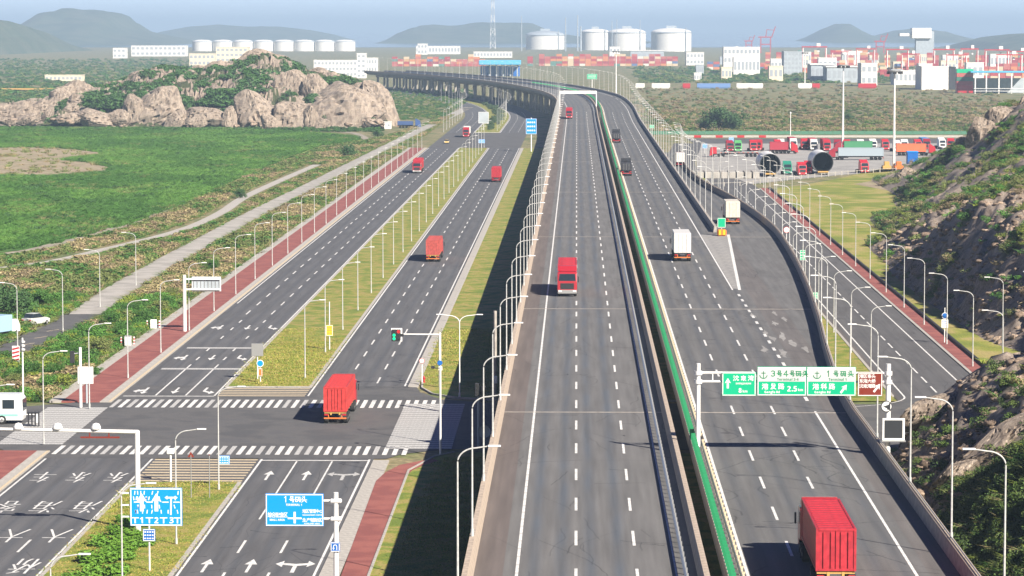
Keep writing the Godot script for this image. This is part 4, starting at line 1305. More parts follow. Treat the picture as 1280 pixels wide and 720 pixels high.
func build_outcrop():
	var o := thing("rock_outcrop", "broad outcrop of pale pink boulders with dark bushes rising from the green field", "rock outcrop")
	var g := []; var cols := []
	var nk := noise(231, 0.09, 4)
	for j in 64:
		var row := []; var cr := []
		var d := 1286.0 + j * 3.0
		for i in 260:
			var p := mound_at(-30.0 + i * 2.05, d)
			var crag := absf(nk.get_noise_2d(p.x * 1.1 + p.y * 0.5, d * 0.6))
			p.y += (2.6 * smoothstep(0.02, 0.2, crag) + 2.0 * n_crag.get_noise_2d(p.x * 0.9, d)) * clampf(p.y * 0.3, 0.0, 1.0)
			row.append(p)
			var tone := n_cover.get_noise_2d(p.x * 0.9, d) + 0.35 * n_fine.get_noise_2d(p.x, d)
			cr.append(Color(0.37, 0.305, 0.245).lerp(Color(0.50, 0.415, 0.335), clampf(0.5 + tone, 0.0, 1.0)).lerp(Color(0.075, 0.095, 0.035), smoothstep(0.04, 0.2, tone)))
		g.append(row); cols.append(cr)
	var mb := MB.new()
	for j in 63:
		for i in 259:
			mb.col = cols[j][i]
			mb.quad(g[j][i], g[j][i + 1], g[j + 1][i + 1], g[j + 1][i])
	part(o, "mound", mb, M.rock)
	var list := [[432, 137, 98, 60, 1310], [469, 138, 40, 60, 1335], [363, 117, 46, 40, 1330], [394, 113, 34, 34, 1325], [365, 146, 46, 40, 1298], [386, 148, 20, 36, 1296], [320, 140, 48, 44, 1300],
		[278, 102, 62, 46, 1385], [326, 71, 34, 15, 1400], [346, 80, 36, 26, 1392], [305, 89, 28, 36, 1394], [335, 91, 30, 22, 1380], [368, 92, 30, 18, 1390], [392, 95, 44, 18, 1392], [412, 99, 24, 14, 1385], [440, 108, 20, 12, 1370], [455, 112, 26, 20, 1352],
		[262, 147, 62, 28, 1298], [286, 148, 16, 26, 1292], [336, 152, 18, 16, 1286], [202, 136, 62, 40, 1305], [166, 136, 24, 38, 1302], [230, 124, 44, 28, 1345], [182, 99, 34, 20, 1398], [206, 96, 28, 16, 1402], [170, 106, 18, 20, 1390], [248, 89, 22, 15, 1405], [262, 93, 22, 14, 1400],
		[97, 120, 54, 32, 1365], [140, 118, 44, 30, 1385], [165, 122, 40, 36, 1375], [70, 132, 44, 26, 1350], [112, 134, 50, 24, 1335], [140, 138, 40, 22, 1320], [30, 136, 44, 24, 1345], [120, 119, 30, 20, 1360], [80, 121, 26, 22, 1358], [92, 136, 30, 16, 1325], [56, 138, 40, 24, 1335], [60, 142, 12, 24, 1312], [20, 142, 46, 22, 1330], [-8, 140, 40, 20, 1330], [120, 147, 52, 16, 1300], [150, 146, 22, 16, 1298], [86, 148, 36, 12, 1298], [36, 149, 28, 10, 1300], [8, 151, 24, 8, 1300], [222, 108, 40, 22, 1375], [250, 116, 36, 20, 1360], [318, 104, 34, 20, 1372], [352, 104, 26, 16, 1362], [196, 114, 34, 22, 1370], [470, 156, 34, 14, 1300], [222, 148, 26, 16, 1296], [246, 152, 24, 12, 1290], [402, 154, 14, 14, 1288]]
	for i in list.size():
		var b = list[i]
		boulder(o, b[0], b[1], b[2], b[3], b[4], 300 + i * 11, rng.randf())
	for i in 30:                                      # smaller stones along the foot
		var px := rng.randf_range(-10, 480)
		var w := rng.randf_range(3, 11)
		boulder_small(o, px, rng.randf_range(148, 158), w, rng.randf_range(1284, 1300), 900 + i)

func boulder_small(parent: Node, px: float, py: float, pw: float, d: float, seed_: int):
	var c := WD(px, py, d)
	c.y = maxf(c.y, 0.1)
	var k := pw * d / LENS * 0.5
	if not shared.has("stone"):
		shared.stone = []
		for v in 5:
			var f := noise(500 + v, 1.1, 2)
			var g := []; var cols := []
			for j in 9:
				var row := []; var cr := []
				for i in 13:
					var th := PI * j / 8.0; var ph := TAU * (i % 12) / 12.0
					var dir := Vector3(sin(th) * cos(ph), cos(th), sin(th) * sin(ph))
					row.append(dir * (1.0 + 0.55 * f.get_noise_3dv(dir * 1.3)) * Vector3(1.2, 0.55, 0.8))
					cr.append(Color(0.45, 0.35, 0.27))
				g.append(row); cols.append(cr)
			var mb := MB.new()
			height_grid(mb, g, cols)
			shared.stone.append(mb.mesh())
	var o := part(parent, "stone", shared.stone[seed_ % 5], M.rock, c, seed_ * 1.3)
	o.scale = Vector3.ONE * k

# ---------------------------------------------------------------- the port in the haze
const BOX_COLS := [[0.34, 0.04, 0.045], [0.38, 0.075, 0.06], [0.50, 0.19, 0.08], [0.27, 0.035, 0.05], [0.55, 0.43, 0.28], [0.40, 0.11, 0.09], [0.09, 0.14, 0.27], [0.60, 0.57, 0.50], [0.09, 0.20, 0.16], [0.48, 0.30, 0.14]]
const BOX_NAMES := ["red", "brick red", "orange", "maroon", "sand coloured", "rust coloured", "dark blue", "pale beige", "dark green", "ochre"]

func build_port():
	var mats := []
	for c in BOX_COLS: mats.append(plain(c[0], c[1], c[2], 0.6))
	var cm := MB.new()
	cm.cbox(Vector3(0, 1.3, 0), Vector3(6.0, 2.56, 2.42), 0.06)
	var box := cm.mesh()
	var rest := {}
	var count := 0
	# rows of stacked containers: photo x from, to, distance, tiers, gap chance
	for row in [[490, 606, 3400.0, 5, 0.03], [652, 848, 3440.0, 5, 0.02], [905, 960, 3300.0, 4, 0.3], [876, 1000, 3150.0, 3, 0.35], [960, 1120, 2880.0, 3, 0.25], [1008, 1110, 3050.0, 4, 0.12], [1100, 1300, 2760.0, 4, 0.12], [1060, 1310, 3300.0, 6, 0.2], [950, 1110, 3700.0, 6, 0.25], [1150, 1310, 2560.0, 3, 0.35], [1030, 1140, 2640.0, 2, 0.3]]:
		var x0: float = WD(row[0], 70, row[2]).x; var x1: float = WD(row[1], 70, row[2]).x
		var x := x0 + 3.0
		while x < x1:
			var tiers: int = row[3] - (rng.randi() % 2) - (rng.randi() % 2 if row[2] != 3440.0 else 0)
			if rng.randf() > row[4]:
				for t in tiers:
					var mi := rng.randi() % (6 if rng.randf() < 0.72 else 10)
					var p := G(x, t * 2.62, row[2])
					if count < 300 and row[2] != 3300.0 and row[2] != 3700.0:
						solo("shipping_container", box, mats[mi], BOX_NAMES[mi] + (" shipping container in the long stacked rows before the storage tanks" if row[1] < 900 else " shipping container in the stacks behind the white warehouses"), "container", p, 0.0, BOX_NAMES[mi] + (" containers before the tanks" if row[1] < 900 else " containers behind the warehouses"))
						count += 1
					else:
						if not rest.has(mi): rest[mi] = MB.new()
						rest[mi].box(p + Vector3(0, 1.3, 0), Vector3(6.0, 2.56, 2.42))
			x += 6.35
	for mi in rest:
		var o := solo("container_stacks", rest[mi], mats[mi], "far mass of stacked containers of one colour in the port haze", "containers", Vector3.ZERO, 0.0, "far container stacks")
		o.set_meta("kind", "stuff")
	# domed storage tanks
	for t in [[681.5, 24.0, 38.5, 61.5, "grey topped", 6100.0], [744, 17.5, 36, 62, "broad white", 5900.0], [783.5, 23.5, 35.5, 62, "broad white", 5750.0], [839, 25.0, 35, 63.5, "broad white", 5600.0]]:
		var k: float = t[5] / LENS
		var r: float = t[1] * k
		var b := WD(t[0], t[3], t[5])
		b.y = 0.0
		var top: float = WD(t[0], t[2], t[5]).y
		var th := thing("storage_tank", "domed white gas storage tank with a grey rim beside the chimney" if t[4] == "grey topped" else "large white domed storage tank above the stacked containers", "tank", b, 0.0, "" if t[4] == "grey topped" else "white domed tanks")
		var q := MB.new()
		q.lathe([[r, 0.0], [r, top - r * 0.22]], Vector3.ZERO, Vector3.UP, 36)
		part(th, "wall", q, M.white_wall)
		q = MB.new()
		var pr := []
		for i in 7:
			var w := PI * 0.5 * i / 6.0
			pr.append([r * cos(w) * 1.01 + 0.01, top - r * 0.22 + r * 0.22 * sin(w)])
		q.lathe(pr, Vector3.ZERO, Vector3.UP, 36)
		part(th, "dome", q, M.white_wall if t[4] != "grey topped" else M.grey_wall)
		q = MB.new()
		q.lathe([[r * 1.02, top - r * 0.25], [r * 1.03, top - r * 0.22], [r * 1.0, top - r * 0.2]], Vector3.ZERO, Vector3.UP, 36)
		part(th, "rim", q, M.grey_wall)
		q = MB.new()
		q.box(Vector3(0, top + 2.0, 0), Vector3(r * 0.5, 4.0, 6.0)); q.tube([Vector3(r * 0.7, 0, r * 0.78), Vector3(r * 0.7, top, r * 0.78)], [1.0, 1.0], 6)
		part(th, "pipe_rack", q, M.grey_wall)
	# the lower row of white tanks
	for i in 8:
		var px := 253.0 + i * 25.5
		var d := 5650.0
		var k := d / LENS
		var b := WD(px, 60, d)
		b.y = 0.0
		var r := 12.6 * k
		var h := WD(px, 51.5, d).y
		var th := thing("storage_tank", "low white oil tank in the row beyond the boulders", "tank", b, 0.0, "row of low white tanks")
		var q := MB.new()
		q.lathe([[r, 0.0], [r, h], [r * 0.6, h + r * 0.12], [0.01, h + r * 0.16]], Vector3.ZERO, Vector3.UP, 28)
		part(th, "shell", q, M.white_wall)
		q = MB.new()
		q.lathe([[r * 1.01, h * 0.92], [r * 1.02, h * 0.96], [r * 1.0, h]], Vector3.ZERO, Vector3.UP, 28)
		part(th, "rim", q, M.grey_wall)
	# chimneys and thin masts among the tanks
	for c in [[652, 20, 0.6], [707, 22, 0.9], [722, 19, 1.0], [765, 26, 0.6], [771, 24, 0.5], [800, 25, 0.5], [726, 33, 1.4]]:
		var b := WD(c[0], 60, 5650.0)
		var h := WD(c[0], c[1], 5650.0).y
		b.y = 0
		var q := MB.new()
		q.tube([Vector3.ZERO, Vector3(0, h, 0)], [c[2] * 1.4, c[2] * 0.9], 8)
		solo("chimney", q, M.grey_wall, "thin grey chimney mast standing among the domed tanks", "chimney", b, 0.0, "chimneys among the tanks")
	lattice_tower()
	# cranes
	for c in [[1018, 57, 3150, 1], [1050, 57, 3150, 1], [1082, 57, 3150, 1], [1122, 58, 3000, 1], [1180, 57, 2850, 1], [1212, 56, 2850, 1], [1246, 55.5, 2850, 1], [1274, 55, 2850, 1], [1196, 62, 2700, 1], [1262, 63, 2650, 1], [918, 58, 3500, 1], [1138, 61, 2750, 1]]:
		yard_crane(c[0], c[1], c[2])
	quay_crane(957, 33, 5200.0, 1.0); quay_crane(936, 44, 6000.0, 0.7); quay_crane(1100, 42, 5200.0, 0.8)
	# a white bridge of a ship behind the cranes
	var sb := WD(1146, 60, 4200.0)
	sb.y = 0
	var ship := thing("ship_bridge", "white ship superstructure with long wing rising above the container cranes", "ship", sb)
	var q2 := MB.new()
	var top := WD(1146, 35, 4200.0).y
	q2.box(Vector3(10, top * 0.45, 0), Vector3(24, top * 0.9, 16))
	part(ship, "tower", q2, M.grey_wall)
	q2 = MB.new()
	q2.cbox(Vector3(5, top - 7, 2), Vector3(26, 14, 20), 0.6); q2.cbox(Vector3(-14, top - 9, 2), Vector3(20, 4, 12), 0.4)
	part(ship, "wheelhouse", q2, M.white_wall)

func lattice_tower():
	var d := 6300.0
	var b := WD(616, 60, d)
	b.y = 0
	var h := WD(616, -14, d).y
	var o := thing("radio_tower", "tall red and white lattice radio mast against the pale sky", "tower", b)
	var n := 9
	for i in n:
		var q := MB.new()
		var w0 := lerpf(7.5, 2.4, float(i) / n); var w1 := lerpf(7.5, 2.4, float(i + 1) / n)
		var y0 := h * i / n; var y1 := h * (i + 1) / n
		for k in 4:
			var a := PI * 0.25 + PI * 0.5 * k; var c := a + PI * 0.5
			var p0 := Vector3(cos(a) * w0, y0, sin(a) * w0); var p1 := Vector3(cos(a) * w1, y1, sin(a) * w1)
			var r0 := Vector3(cos(c) * w0, y0, sin(c) * w0); var r1 := Vector3(cos(c) * w1, y1, sin(c) * w1)
			q.tube([p0, p1], [0.55, 0.5], 5, false); q.tube([p0, r1], [0.3, 0.3], 4, false); q.tube([r0, p1], [0.3, 0.3], 4, false); q.tube([p1, r1], [0.35, 0.35], 4, false)
		part(o, "lattice_section", q, M.white_wall if i % 2 == 0 else M.grey_wall)

func yard_crane(px: float, top: float, d: float):
	var b := WD(px, 62, d)
	var h := WD(px, top, d).y
	b.y = 0
	if not shared.has("yard_crane"):
		var o := thing("yard_crane", "red and white gantry crane straddling the container stacks", "crane", b, 0.0, "gantry cranes over the container stacks")
		var q := MB.new()
		q.box(Vector3(0, 19, -4), Vector3(25, 0.9, 0.8)); q.box(Vector3(0, 19, 4), Vector3(25, 0.9, 0.8))
		part(o, "girder", q, M.red)
		for x in [-11.5, 11.5]:
			for z in [-4.0, 4.0]:
				q = MB.new()
				q.box(Vector3(x, 9.2, z), Vector3(0.9, 17.6, 0.8))
				part(o, "leg", q, M.white_wall if z > 0 else M.red)
			q = MB.new()
			q.box(Vector3(x, 0.9, 0), Vector3(1.6, 1.6, 11))
			part(o, "sill_beam", q, M.red)
		q = MB.new(); q.box(Vector3(4, 20.6, 0), Vector3(4, 2.6, 5)); q.box(Vector3(4, 16, 0), Vector3(2, 2.4, 2))
		part(o, "trolley", q, M.white_wall)
		o.scale.y = h / 20.0
		shared.yard_crane = o
	else:
		copy_of(shared.yard_crane, b).scale = Vector3(0.62 + 0.3 * rng.randf(), h / 20.0 * (0.75 + 0.25 * rng.randf()), 1.0)

func quay_crane(px: float, top: float, d: float, k: float):
	var b := WD(px, 60, d)
	b.y = 0
	var h := WD(px, top, d).y
	var o := thing("quay_crane", "slender red quay crane with raised boom " + {957: "beside the last domed tank", 936: "small and faint past the tanks", 1100: "in front of the far hill"}[int(px)], "crane", b)
	var q := MB.new()
	for x in [-8.0, 8.0]: q.box(Vector3(x * k, h * 0.3, 0), Vector3(1.6, h * 0.6, 1.6))
	q.box(Vector3(0, h * 0.33, 0), Vector3(16 * k, 1.6, 1.6))
	part(o, "legs", q, M.red)
	q = MB.new()
	q.tube([Vector3(-12 * k, h * 0.6, 0), Vector3(10 * k, h * 0.6, 0), Vector3(16 * k, h, 0)], [1.2, 1.2, 0.8], 6)
	q.tube([Vector3(0, h * 0.6, 0), Vector3(2, h * 0.88, 0), Vector3(14 * k, h * 0.86, 0)], [0.8, 0.8, 0.4], 6)
	part(o, "boom", q, M.red)

# ---------------------------------------------------------------- buildings
# a block given by its photo box and distance: storeys of windows, parapet, side wall
func block(called: String, label: String, px0: float, px1: float, top: float, d: float, deep: float, wall: Material, floors: int, bays: int, roof: Material = null) -> Node3D:
	var a := WD(px0, 60, d); var b := WD(px1, 60, d)
	var w := b.x - a.x
	var h := WD(px0, top, d).y
	var o := thing(called, label, "building", Vector3((a.x + b.x) * 0.5, 0, -d))
	var q := MB.new()
	q.box(Vector3(0, h * 0.5, -deep * 0.5), Vector3(w, h, deep))
	part(o, "wall", q, wall)
	q = MB.new()
	if roof:
		q.box(Vector3(0, h + 0.4, -deep * 0.5), Vector3(w + 1.6, 0.8, deep + 1.6))
		part(o, "roof", q, roof)
	else:
		q.box(Vector3(0, h + 0.35, 0.0), Vector3(w + 0.4, 0.7, 0.5)); q.box(Vector3(-w * 0.5, h + 0.35, -deep * 0.5), Vector3(0.5, 0.7, deep - 0.6)); q.box(Vector3(w * 0.5, h + 0.35, -deep * 0.5), Vector3(0.5, 0.7, deep - 0.6))
		part(o, "roof_parapet", q, wall)
	if floors > 0:
		var pane := MB.new()
		pane.box(Vector3.ZERO, Vector3(w / bays * 0.62, h / floors * 0.46, 0.16))
		var pm := pane.mesh()
		for i in bays:
			for j in floors:
				part(o, "window", pm, M.window, Vector3(-w * 0.5 + (i + 0.5) * w / bays, (j + 0.55) * h / floors, 0.05))
	return o

func build_town():
	block("apartment_block", "long white low block beyond the big hill's foot", 164, 232, 57.5, 4600.0, 30, M.white_wall, 2, 12)
	block("small_office", "small white cube beside the long white block", 141, 157, 60.5, 4300.0, 20, M.white_wall, 2, 3)
	block("office_block", "cream office block with two storeys of windows before the oil tanks", 236.5, 268, 67.5, 3400.0, 20, M.cream_wall, 2, 6)
	block("office_block", "tall cream office block with dark window bands behind the boulders", 270, 309.5, 59.5, 3300.0, 24, M.cream_wall, 4, 7)
	block("terminal_building", "long white building with red doors behind the boulder top", 392, 446, 76, 2650.0, 26, M.white_wall, 3, 12)
	block("stair_tower", "narrow white stair tower at the end of the long white building", 446, 457, 67.5, 2600.0, 14, M.white_wall, 5, 2)
	block("terminal_annex", "low white annex behind the narrow stair tower", 457, 471, 73, 2900.0, 20, M.white_wall, 2, 4)
	block("farm_shed", "low cream shed on the plain beside the pale sand heap", 55.5, 102, 94.5, 2450.0, 14, M.cream_wall, 1, 9)
	block("long_shed", "long thin white wall of a shed across the plain", -10, 68, 112, 2060.0, 8, M.white_wall, 0, 0, M.ochre)
	block("white_warehouse", "white warehouse with high slit windows beside the tall container stack", 1152.5, 1186, 84, 2120.0, 40, M.white_wall, 0, 0)
	block("dark_warehouse", "dark side of the white warehouse added as a separate dark block", 1186.5, 1195, 85, 2125.0, 40, M.dark, 0, 0)  # the white warehouse's dark side, added as a dark block of its own
	block("white_hall", "white hall with small door standing among dark trees of the port", 1077, 1097, 80, 2250.0, 30, M.white_wall, 2, 3)
	block("white_depot", "wide white depot with blue doors behind the tall light mast", 1119, 1146, 89, 2300.0, 30, M.white_wall, 1, 5)
	block("grey_shed", "grey blue shed with pale roof before the crane rows", 1014, 1042, 81, 2450.0, 40, M.grey_wall, 1, 5, M.white_wall)
	block("grey_shed", "second grey blue shed with wide pale roof beside the first", 1034, 1072, 84, 2400.0, 40, M.grey_wall, 1, 6, M.white_wall)
	block("glass_office", "dark glazed office block with white frame at the crane yard", 980, 1003, 65, 2800.0, 30, M.grey_wall, 5, 5)
	block("white_office", "white flat office with pale band beside the red quay crane", 904.5, 950, 59.5, 2900.0, 26, M.white_wall, 3, 9)
	block("white_office", "long low white office in front of the flat office", 917, 950, 72, 2750.0, 16, M.white_wall, 1, 7)
	block("white_plant_house", "white plant house at the foot of the domed tanks", 858, 880, 66, 3500.0, 30, M.white_wall, 2, 5)
	block("grey_plant_house", "blue grey plant house under the tank pipe racks", 788, 830, 63.5, 3900.0, 30, M.grey_wall, 1, 6, M.white_wall)
	block("white_plant_house", "small white plant house between the first domed tanks", 762, 775, 59, 4000.0, 30, M.white_wall, 2, 3)
	block("long_quay_shed", "long white quay shed in front of the central hill", 520, 575, 58, 5000.0, 20, M.white_wall, 1, 14)
	block("white_plant_house", "stepped white plant house beside the radio mast", 522, 534, 55, 4900.0, 20, M.white_wall, 2, 3)
	block("customs_hall", "low white customs hall behind the container rows by the mast", 592, 640, 65, 4400.0, 20, M.white_wall, 1, 12)
	for i in 26:                                      # small sheds and halls all over the port
		var px := 868.0 + fmod(i * 61.7, 400.0)
		var d := 2450.0 + fmod(i * 377.0, 1500.0)
		var w := 9.0 + fmod(i * 5.3, 17.0)
		block("port_shed", ["small white shed", "small grey shed", "small cream shed"][i % 3] + " among the stacks and cranes of the port", px, px + w, 35.0 + (41.5 - 6.0 - fmod(i * 2.9, 9.0)) * 3928.0 / d, d, 14, [M.white_wall, M.grey_wall, M.cream_wall][i % 3], 1, 3 + i % 4).set_meta("group", ["white port sheds", "grey port sheds", "cream port sheds"][i % 3])
	# the toll plaza canopy
	var b := WD(625, 92, 2700.0)
	b.y = 0
	var t := thing("toll_canopy", "blue roofed toll canopy on dark piers at the bend of the viaduct", "toll plaza", b)
	var q := MB.new()
	var h := WD(625, 81, 2700.0).y
	q.cbox(Vector3(0, h + 2.0, 0), Vector3(36, 4.0, 20), 0.4)
	part(t, "roof", q, M.sky_blue)
	for x in [-15.0, -9.0, -3.0, 3.0, 9.0, 15.0]:
		q = MB.new()
		q.box(Vector3(x, h * 0.5, 0), Vector3(1.2, h, 1.2))
		part(t, "pier", q, M.grey_wall)
	q = MB.new(); q.box(Vector3(0, h * 0.45, -6), Vector3(34, h * 0.9, 1.0))
	part(t, "booth_wall", q, M.deep_blue)
	# open shed with a blue roof
	b = WD(1250, 115, 2000.0)
	b.y = 0
	t = thing("open_shed", "open shed with sky blue roof on white columns beside the container stack", "shed", b)
	h = WD(1250, 90, 2000.0).y
	q = MB.new(); q.cbox(Vector3(0, h, -8), Vector3(38, 1.0, 22), 0.2)
	part(t, "roof", q, M.sky_blue)
	for x in [-16.0, -9.0, -1.0, 7.0, 15.0]:
		q = MB.new(); q.box(Vector3(x, h * 0.48, 2), Vector3(0.7, h * 0.96, 0.7))
		part(t, "column", q, M.white)
	q = MB.new(); q.box(Vector3(0, h * 0.35, -16), Vector3(36, h * 0.7, 0.8))
	part(t, "back_wall", q, M.grey_wall)
	q = MB.new(); q.box(Vector3(0, 1.6, 3), Vector3(34, 0.3, 0.3)); q.box(Vector3(0, 3.2, 3), Vector3(34, 0.3, 0.3))
	part(t, "rail", q, M.white)
	# a single tall stack of containers
	var cb := MB.new()
	cb.cbox(Vector3(0, 1.28, -3), Vector3(10.6, 2.5, 6.0), 0.08)
	var cm := cb.mesh()
	var cc := [M.red, M.red, plain(0.34, 0.05, 0.05, 0.6), plain(0.03, 0.14, 0.09, 0.6), plain(0.40, 0.10, 0.08, 0.6), M.sign_green]
	for i in 6:
		solo("shipping_container", cm, cc[i], ["bottom red container", "red container second from the ground", "maroon container in the middle", "dark green container under a brick red one", "brick red container under the bright green one", "bright green container on top"][i] + " of the lone tall stack", "container", WD(1206, 115, 2010.0) * Vector3(1, 0, 1) + Vector3(0, i * 2.56, 0), 0.0, "lone tall container stack")
	# trailers and boxes parked along the far road
	for k in [[800, 6, 0], [826, 12, 0], [858, 5, 1], [892, 22, 2], [930, 10, 0], [946, 8, 0], [1006, 9, 0], [1020, 5, 1], [1084, 12, 1]]:
		var p := W(k[0], 110.5)
		var bm := MB.new()
		bm.cbox(Vector3(0, 2.0, 0), Vector3(k[1] * 0.55 * 1.9, 2.9, 2.5), 0.1)
		bm.box(Vector3(0, 0.35, 0), Vector3(k[1] * 0.9, 0.6, 2.0))
		solo("box_trailer", bm, [M.white_wall, M.red, plain(0.12, 0.22, 0.45, 0.6)][k[2]], ["white box trailer parked on the far road across the scrubland", "small red trailer parked on the far road across the scrubland", "long blue trailer parked on the far road across the scrubland"][k[2]], "trailer", p, 0.0, ["white trailers on the far road", "red trailers on the far road", ""][k[2]])

# ---------------------------------------------------------------- street lamps
func lamp_pattern(high: float, reach: float, both := false) -> Array:    # meshes: pole, arms, heads
	var key := "lamp%.1f_%.1f_%s" % [high, reach, both]
	if shared.has(key): return shared[key]
	var p := MB.new()
	p.tube([Vector3.ZERO, Vector3(0, 0.5, 0), Vector3(0, 0.52, 0), Vector3(0, high - 0.9, 0)], [0.11, 0.11, 0.075, 0.05], 8)
	var arms := []; var heads := []
	for s in ([1.0, -1.0] if both else [1.0]):
		var a := MB.new()
		var pts := []; var rad := []
		for k in 9:
			var w := PI * 0.5 * k / 8.0
			pts.append(Vector3(s * reach * 0.62 * (1.0 - cos(w)), high - 0.92 + 0.82 * sin(w), 0)); rad.append(0.05)
		pts.append(Vector3(s * reach, high, 0)); rad.append(0.04)
		a.tube(pts, rad, 7)
		arms.append(a.mesh())
		var h := MB.new()
		h.cbox(Vector3(s * (reach + 0.35), high + 0.02, 0), Vector3(0.75, 0.11, 0.24), 0.03)
		heads.append(h.mesh())
	shared[key] = [p.mesh(), arms, heads]
	return shared[key]

func lamp(label: String, group: String, at: Vector3, side: float, high := 9.3, reach := 1.75, both := false) -> Node3D:
	var key := "made" + group
	var turn := 0.0 if side > 0 else PI
	if shared.has(key): return copy_of(shared[key], at, turn)
	var o := thing("street_lamp", label, "street lamp", at, turn, group)
	var q := lamp_pattern(high, reach, both)
	part(o, "pole", q[0], M.lamp)
	for a in q[1]: part(o, "arm", a, M.lamp)
	for h in q[2]: part(o, "lamp_head", h, M.white)
	shared[key] = o
	return o

func build_lamps():
	var d := 177.5
	while d < 2180.0:
		lamp("white curved street lamp standing on the beige parapet of the oncoming carriageway", "lamps on the beige parapet", on_deck(d, -6.78, 0.98), 1.0)
		d += 25.0
	d = 176.6
	while d < 1046.0:
		lamp("white curved street lamp standing on the outer wall of the exit ramp side", "lamps on the outer ramp wall", G(wall_x(d) + 0.3, ramp_h(d) + 1.0, d), -1.0)
		d += 25.0
	d = 540.0
	while d < 2180.0:
		lamp("white curved street lamp on the parapet between main deck and exit ramp", "lamps past the exit gore", on_deck(d, 23.25, 1.0), -1.0)
		d += 25.0
	d = 309.0 - 4 * 29.4
	while d < 1800.0:
		if absf(d - 325.0) > 13.0 and not (d > 1090 and d < 1240):
			lamp("white single-arm street lamp along the red brick pavement by the scrub", "lamps on the red pavement", on_road(d, -53.1, 0.15), 1.0)
		d += 29.4
	d = 188.6
	while d < 1800.0:
		if (d < 285.0 or d > 355.0) and not (d > 1090 and d < 1240):
			lamp("white single-arm street lamp in the grass median between the two roadways", "lamps in the grass median", on_road(d, -32.1, 0.17), 1.0)
		d += 29.9
	d = 356.0
	while d < 830.0:
		lamp("white street lamp along the narrow red pavement below the hill", "lamps on the frontage pavement", G(48.6, 0.17, d), -1.0)
		d += 27.0
	d = 372.0
	while d < 820.0:
		lamp("white street lamp in the grass strip between ramp and frontage road", "lamps in the ramp grass strip", G(35.1, 0.12, d), 1.0, 8.4, 1.7)
		d += 27.0
	for q in [[22, 436], [78.7, 415], [125, 384], [170, 357]]:
		lamp("slim white lamp beside the small road to the concrete path", "lamps by the small road", W(q[0], q[1]), -1.0, 8.6, 1.6)
	for q in [[1208, 410], [1256, 401], [1294, 392]]:
		lamp("white street lamp standing alone on the lawn at the hill foot", "lamps on the lawn", W(q[0] + 45, q[1] + 26), -1.0)
	var dl := thing("street_lamp", "two-armed white street lamp on the grass beside the viaduct shadow", "street lamp", G(-13.1, 0.16, 349.5))
	var pat := lamp_pattern(9.3, 1.9, true)
	part(dl, "pole", pat[0], M.white)
	for a in pat[1]: part(dl, "arm", a, M.white)
	for h in pat[2]: part(dl, "lamp_head", h, M.white)
	# tall floodlight masts round the truck park
	for q in [[1053.5, 179, 28.0, "tall floodlight mast behind the long blue and grey trailer"], [1117.2, 214, 29.0, "tall floodlight mast beside the yellow machines at the lawn edge"], [770, 118, 27.0, "tall floodlight mast beyond the crest of the viaduct"], [1006, 108, 24.0, "tall floodlight mast by the far road"]]:
		var o := thing("floodlight_mast", q[3], "floodlight", W(q[0], q[1]))
		var m := MB.new()
		m.tube([Vector3.ZERO, Vector3(0, q[2], 0)], [0.42, 0.2], 10)
		part(o, "pole", m, M.white)
		m = MB.new()
		m.lathe([[1.6, q[2] - 0.3], [1.9, q[2]], [1.6, q[2] + 0.3]], Vector3.ZERO, Vector3.UP, 14)
		part(o, "ring", m, M.dull_steel)
		m = MB.new()
		for k in 8: m.cbox(Vector3(cos(TAU * k / 8) * 2.0, q[2] - 0.4, sin(TAU * k / 8) * 2.0), Vector3(0.7, 0.8, 0.7), 0.1)
		part(o, "floodlights", m, M.dark)
	var sm := MB.new()
	sm.tube([Vector3.ZERO, Vector3(0, 9.5, 0)], [0.16, 0.12], 8)
	sm.cbox(Vector3(0, 9.4, 0), Vector3(0.5, 0.7, 0.5), 0.08)
	solo("camera_mast", sm, M.white, "short white camera mast in front of the green mesh fence", "mast", W(988, 172))

# ---------------------------------------------------------------- signs
func board(o: Node, called: String, at: Vector3, w: float, h: float, face: Material, border: Material = null) -> MeshInstance3D:
	var q := MB.new()
	q.cbox(Vector3.ZERO, Vector3(w, h, 0.08), 0.02)
	var b := part(o, called, q, face, at)
	if border:
		q = MB.new()
		var e := 0.04 + 0.012 * h
		for s in [-1.0, 1.0]:
			q.box(Vector3(0, s * (h * 0.5 - e), 0.046), Vector3(w - 0.06, e, 0.012))
			q.box(Vector3(s * (w * 0.5 - e), 0, 0.046), Vector3(e, h - 0.07 - 3.0 * e, 0.012))
		part(b, "border", q, border)
	return b

func ink(parent: Node, mb: MB, m: Material, at := Vector3(0, 0, 0.05)):
	part(parent, "lettering", mb, m, at)

func poly_ink(mb: MB, a: Array, z := 0.0):
	var flat := PackedVector2Array()
	for k in range(0, a.size(), 2): flat.append(Vector2(a[k], a[k + 1]))
	var ids := Geometry2D.triangulate_polygon(flat)
	for k in range(0, ids.size(), 3):
		var p := flat[ids[k]]; var q := flat[ids[k + 1]]; var r := flat[ids[k + 2]]
		if (q - p).cross(r - p) < 0:
			var t := q; q = r; r = t
		mb.tri(Vector3(p.x, p.y, z), Vector3(q.x, q.y, z), Vector3(r.x, r.y, z))

func up_arrow(mb: MB, x: float, y: float, s: float, lean := 0.0):
	var pts := [-0.1, -0.5, 0.1, -0.5, 0.1, 0.1, 0.3, 0.0, 0.0, 0.5, -0.3, 0.0, -0.1, 0.1]
	var out := []
	for k in range(0, pts.size(), 2):
		var v := Vector2(pts[k], pts[k + 1]).rotated(-lean) * s
		out.append(x + v.x); out.append(y + v.y)
	poly_ink(mb, out)

func pole(o: Node, at: Vector3, high: float, r: float, m: Material = null, called := "post"):
	var q := MB.new()
	q.tube([at, at + Vector3(0, high, 0)], [r, r * 0.9], 10)
	part(o, called, q, m if m else M.white)

